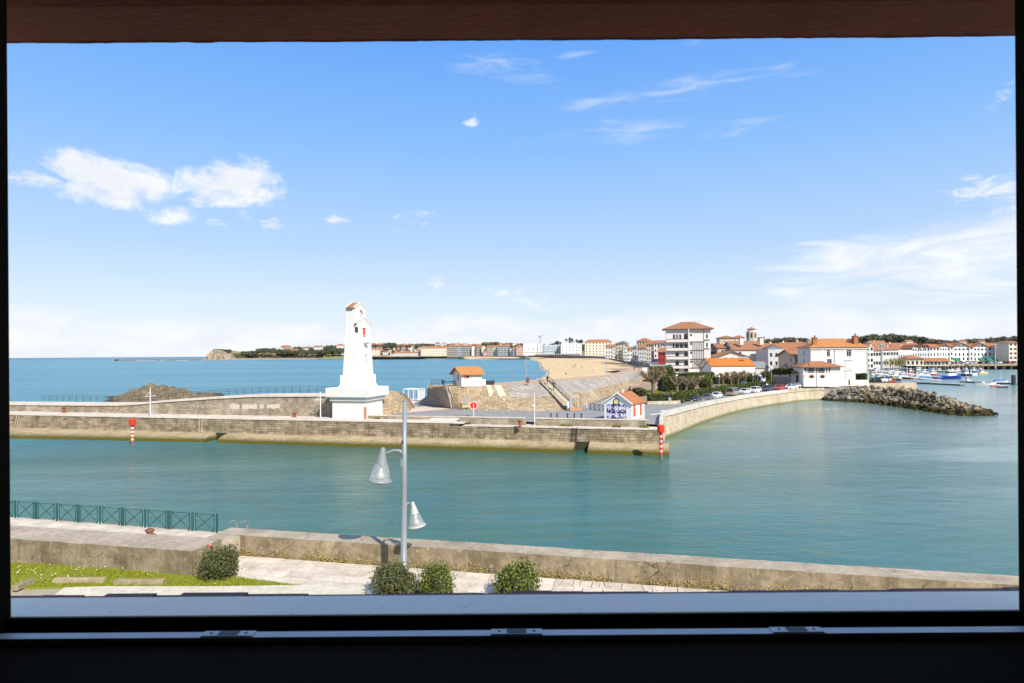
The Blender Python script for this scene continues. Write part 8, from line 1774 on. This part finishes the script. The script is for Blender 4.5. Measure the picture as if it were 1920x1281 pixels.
    for x0, x1, ye, yb, rf, yr, D, lb in H: px_house('headland_house', lb, x0, x1, ye, yb + 1.5, D, rf, yr, 1.0, white, tile_r, 14, lambda w, h, d: grid('f', w, h, max(3, int(w / 5)), 2, 2.0, 2.2), R(random.uniform(-15, 15)), 'headland houses')
    # town hill behind the bay
    sky = [(690, 653), (720, 650), (735, 649), (760, 650), (800, 649.5), (830, 650), (860, 651), (890, 649), (905, 646), (930, 645.5), (960, 648), (985, 647), (1010, 649), (1060, 646), (1090, 648), (1140, 652), (1200, 653), (1335, 651)]
    ridge('town_hill', sky, lambda x: 668.5, 1960, 2500, dry, 3, 8)
    p, s = scatter([(695, 800, 647, 664), (720, 740, 644, 648), (780, 812, 645.5, 648), (890, 985, 644, 652), (905, 935, 642.5, 646), (1000, 1100, 645, 655), (820, 900, 647, 651), (695, 800, 645.5, 649), (800, 990, 645.5, 649)], 900, 2020, 2350, 4, 8); clumps('town_trees', p, s, wood_m, 'trees scattered between the houses of the far town')
    px_rows = [(696, 712, 655, 667, 'gx', 652.5, cream), (712, 722, 650, 656, 'gx', 648, white), (722, 738, 649.5, 655, 'gx', 646, white), (744, 764, 648, 655, 'gx', 646, pinkr), (766, 780, 649, 655, 'gx', 647, white), (776, 792, 649.5, 657, 'gx', 647, white2), (756, 768, 657, 661, 'gy', 653.5, pinkr), (740, 752, 658, 662, 'gx', 656, white), (720, 733, 656, 661, 'gx', 654, white), (739, 783, 662, 668, 'gx', 659.5, white), (697, 707, 648, 653, 'gx', 646, white), (705, 719, 658, 662, 'gx', 656, white2), (780, 790, 657, 666, 'gx', 654.5, white2), (731, 741, 663, 668, 'flat', 662.5, greyr), (752, 762, 650, 655, 'gx', 647.5, white)]
    cnm = {white.name: 'white', cream.name: 'cream', pinkr.name: 'pink', white2.name: 'off white', greyr.name: 'grey'}; rn = {'gx': 'red pitched roof', 'gy': 'red front gable', 'flat': 'flat roof', 'hip': 'hipped roof'}
    for i, (x0, x1, ye, yb, rf, yr, wl_) in enumerate(px_rows):
        D = 1975 + (668 - yb) * 13; w_ = x1 - x0; sz = 'long' if w_ > 18 else ('small' if w_ < 12 else 'mid sized')
        px_house('hillside_house', '%s %s hillside house with %s across the bay' % (sz, cnm[wl_.name], rn[rf]), x0, x1, ye, yb + 2, D, rf, yr, .9, wl_, tile_r, 16, lambda w, h, d: grid('f', w, h, max(3, int(w / 5)), 2 if h < 12 else 4, 1.8, 2.2), R(random.uniform(-10, 14)), 'far hillside houses')
    rr = random.Random(21); cl = [white, white2, white, cream, white2, greyr]
    for k in range(46):
        if k < 26: x = rr.uniform(695, 800); yb = rr.uniform(649, 665); D = 1985 + (668 - yb) * 13
        else: x = rr.uniform(800, 985); yb = rr.uniform(648.5, 651.5); D = 2130
        w_ = rr.uniform(6, 14); hh = rr.uniform(3, 5); wl_ = cl[k % 6]; rf = ('gx', 'gx', 'gy')[k % 3]; sz = 'small' if w_ < 10 else 'mid sized'
        px_house('hillside_house', '%s %s hillside house with %s among the trees across the bay' % (sz, cnm[wl_.name], rn[rf]), x - w_ / 2, x + w_ / 2, yb - hh, yb + 2, D, rf, yb - hh - rr.uniform(1.5, 2.5), .9, wl_, tile_r, 14, lambda w, h, d: grid('f', w, h, max(2, int(w / 5)), 2, 1.8, 2.0), R(rr.uniform(-14, 14)), 'far hillside houses')
    def bands(t, w, h, n, mat):                              # balcony bands on a block front
        for r in range(n):
            z = h * (r + .12) / n; MB().box((0, -1.2, z + .5), (w * .98, .25, 1.1)).build('balcony', mat, t); MB().box((0, -.6, z - .02), (w * .98, 1.3, .2)).build('balcony_floor', mat, t)
    tan = plaster('tan_render', (.42, .34, .26), .2); gr2 = plaster('greygreen_render', (.36, .44, .42), .2); blu = plaster('bluegrey_render', (.46, .52, .56), .2)
    B = [(789, 837.5, 652.5, 669, 'gx', 649, cream, 9, 4, 0, 1975, 'long cream seafront hotel with rows of small windows'), (838, 857, 649, 669, 'hip', 646.5, tan, 0, 6, 1, 1900, 'brown seafront block with deep balcony bands, next to the hotel'), (857, 866, 649, 669, 'gx', 646.5, blu, 0, 6, 1, 1900, 'grey balcony block between brown and green fronts'), (866, 875, 649.5, 669, 'gx', 646.8, gr2, 0, 6, 1, 1900, 'greenish balcony block of the seafront row'), (875, 884.5, 649.5, 669, 'gx', 647, tan, 0, 6, 1, 1900, 'reddish brown balcony block beside the white gable'), (884.5, 892, 651, 669, 'gy', 648, white, 0, 0, 0, 1890, 'blank white gable end of the seafront row'), (893, 903, 650, 669, 'gx', 647, tan, 0, 6, 1, 1880, 'narrow brown balcony block between two white gables'), (903, 911, 651, 669, 'gy', 647.5, cream, 0, 0, 0, 1870, 'blank cream gable end in the seafront row'), (906, 913, 659, 669, 'gx', 657, pinkr, 3, 2, 0, 1850, 'low pinkish villa before the cream gable'), (913, 926, 650, 669, 'gx', 647.5, cream, 0, 6, 1, 1850, 'cream seafront block with yellowish balconies'), (926, 933, 650.5, 669, 'gx', 647.8, cream, 2, 5, 0, 1850, 'slim cream block with plain windows'), (933, 956, 649.5, 669, 'gx', 647, blu, 0, 6, 1, 1830, 'blue grey seafront block with wide balcony bands'), (956, 962, 654, 668, 'gx', 652, white, 2, 3, 0, 1820, 'small white house beside the blue grey block'), (963, 968, 652, 667, 'gx', 650, white2, 2, 4, 0, 1800, 'narrow off white house beside the pink building'), (968, 981, 650, 667, 'hip', 646, pinkr, 5, 4, 0, 1790, 'dark pink seafront building with hipped red roof'), (981, 1019, 644.5, 667, 'flat', 644, white, 0, 0, 0, 1650, 'large white windowless casino building'), (1019, 1052, 647, 664, 'flat', 646.5, blu, 7, 3, 1, 1420, 'glazed blue grey building with balconies above the beach'), (1052, 1091, 644.5, 664.5, 'flat', 644, white, 6, 4, 0, 1400, 'white flat roofed block with few small windows above the beach')]
    for x0, x1, ye, yb, rf, yr, wl_, nc, nr, bd, D, lb in B:
        t = px_house('seafront_block', lb, x0, x1, ye, yb + 1, D, rf, yr, .8, wl_, tile_r if rf != 'flat' else wl_, 18, (lambda w, h, d, nc=nc, nr=nr: grid('f', w, h, nc, nr, min(2.2, w / nc * .45), 1.9)) if nc else ((lambda w, h, d, nr=nr: grid('f', w, h, 4, nr, w / 4.6, 1.9)) if bd else None), R(4 if x0 > 1000 else 0), 'far seafront buildings', 'building')
        if bd: bands(t, (x1 - x0) / F * D, (yb + 1 - ye) / F * D, nr if nr else 6, wl_ if wl_ is not tan else cream)
    # slanted frames on the casino
    t = bpy.data.objects['seafront_block.015']
    for x in (-14, -2, 10): MB().tube([(x, -.3, 14), (x + 3, -.3, 22)], .45, 4).build('slanted_slot', metal_d, t)
    MB().box((0, -.2, 9), (50, .3, .7)).build('dark_band', metal_d, t)
    # arcade and terrace below
    ar = thing('beach_terrace', 'white arcade terrace above the dark beach wall', 'terrace', A(1045, 667, 1390)); w = 85 / F * 1390
    MB().box((0, 0, 3.4), (w, 4, .6)).build('roof', white, ar); MB().box((0, 1.5, 1.6), (w, .4, 3)).build('back_wall', metal_d, ar)
    for i in range(22): MB().box((-w / 2 + w * (i + .5) / 22, -1.8, 1.6), (.7, .7, 3.2)).build('column', white, ar)
    # crane-like mast
    m_ = thing('beacon_mast', 'thin dark mast with cross bar standing over the white casino', 'mast', A(1013, 668, 1640)); h = (668 - 630) / F * 1640; MB().tube([(0, 0, 0), (0, 0, h)], .6, 6).build('pole', metal_d, m_); MB().tube([(-6, 0, h * .98), (7, 0, h)], .6, 5).build('cross_bar', metal_d, m_); MB().tube([(-5, 0, h * .93), (0, 0, h * .93)], .5, 5).build('stay', metal_d, m_)
    # single trees on the skyline
    for x, yb, yt, wpx, D, mt, lb in ((1068, 648, 633.5, 13, 1500, wood_m, 'tall dark umbrella pine behind the white flat roofed block'), (1087, 650, 637, 14, 1480, wood_m, 'broad green tree beside the umbrella pine'), (1043, 648, 640.5, 16, 1520, wood_m, 'low spreading tree behind the glazed building'), (731, 648, 642, 10, 2150, wood_m, 'flat topped pine on the far hill'), (1424, 641, 633, 10, 520, wood_b, 'bare brown tree beside the bell tower'), (1430, 642, 632, 8, 525, wood_b, 'taller bare tree behind the bell tower')):
        p = A(x, yb, D); h = (yb - yt) / F * D; w = wpx / F * D; t = thing('skyline_tree', lb, 'tree', p, 0, 'single trees on the skyline'); MB().tube([(0, 0, -6), (0, 0, h * .6)], [w * .06, w * .03], 6).build('trunk', bark, t); C = []
        for _ in range(9):
            c = np.array((random.gauss(0, .24) * w, random.gauss(0, .2) * w, h * random.uniform(.45, .95))); v = RNG.normal(size=(60, 3)); v /= np.linalg.norm(v, axis=1)[:, None]; C.append(c + v * np.array((w * .17, w * .17, h * .14)))
        link(bpy.data.objects.new('crown', leafmesh('crown', np.concatenate(C), w * .07, mt)), t)
    # wooded hills to the right
    sky = [(1330, 645), (1380, 643), (1440, 637), (1465, 635), (1500, 635), (1520, 638), (1560, 640), (1615, 634), (1635, 631), (1680, 631), (1725, 634), (1760, 639), (1800, 640), (1830, 637), (1870, 634), (1900, 632), (1960, 630)]
    ridge('wooded_hill', sky, lambda x: 652, 900, 1300, stone('hill_ground', [(.055, .045, .028), (.10, .08, .05)], .03, .2, 0), 2, 8)
    def alongsky(x0, x1, n, s0, s1, D0=1040, D1=1310, dy=0):
        xs = [q[0] for q in sky]; ys = [q[1] for q in sky]; pts = []; sz = []
        for _ in range(n): x = random.uniform(x0, x1); y = np.interp(x, xs, ys) + random.random() ** 1.4 * 14 + dy; D = D1 - (D1 - D0) * random.random(); s = random.uniform(s0, s1); p = A(x, y, D); pts.append((p.x, p.y, p.z - s * .2)); sz.append(s)
        return pts, sz
    p, s = alongsky(1430, 1520, 90, 3, 6); clumps('right_hill_wood', p, s, wood_m, 'dark wood on the hill above the orange roofs')
    p, s = alongsky(1612, 1735, 130, 4, 7.5, dy=-1); clumps('pine_hill_wood', p, s, wood_m, 'dark pines on the hill behind the harbour')
    p, s = alongsky(1330, 1960, 900, 3.5, 6.5, dy=1.0); clumps('bare_hill_wood', p, s, wood_b, 'brown leafless wood along the far hill')
    p, s = alongsky(1740, 1960, 55, 3, 6); clumps('evergreen_hill_wood', p, s, wood_m, 'scattered evergreens on the brown hill')
    for i, (x0, x1, ye, yb, lb) in enumerate(((1800, 1813, 641, 646, 'pink roofed villa on the brown hill behind the residences'), (1700, 1712, 640, 646, 'reddish villa below the pines'), (1838, 1848, 641, 646, 'small white villa peeping over the residence roofs'), (1516, 1530, 640, 646, 'white villa with orange roof behind the harbour house chimney'))): px_house('hill_villa', lb, x0, x1, ye, yb + 3, 1000, 'gx', ye - 2.5, .6, white2, tile_r, 10, lambda w, h, d: grid('f', w, h, 3, 1, 1.2, 1.3), 0, 'villas on the hill')
far()
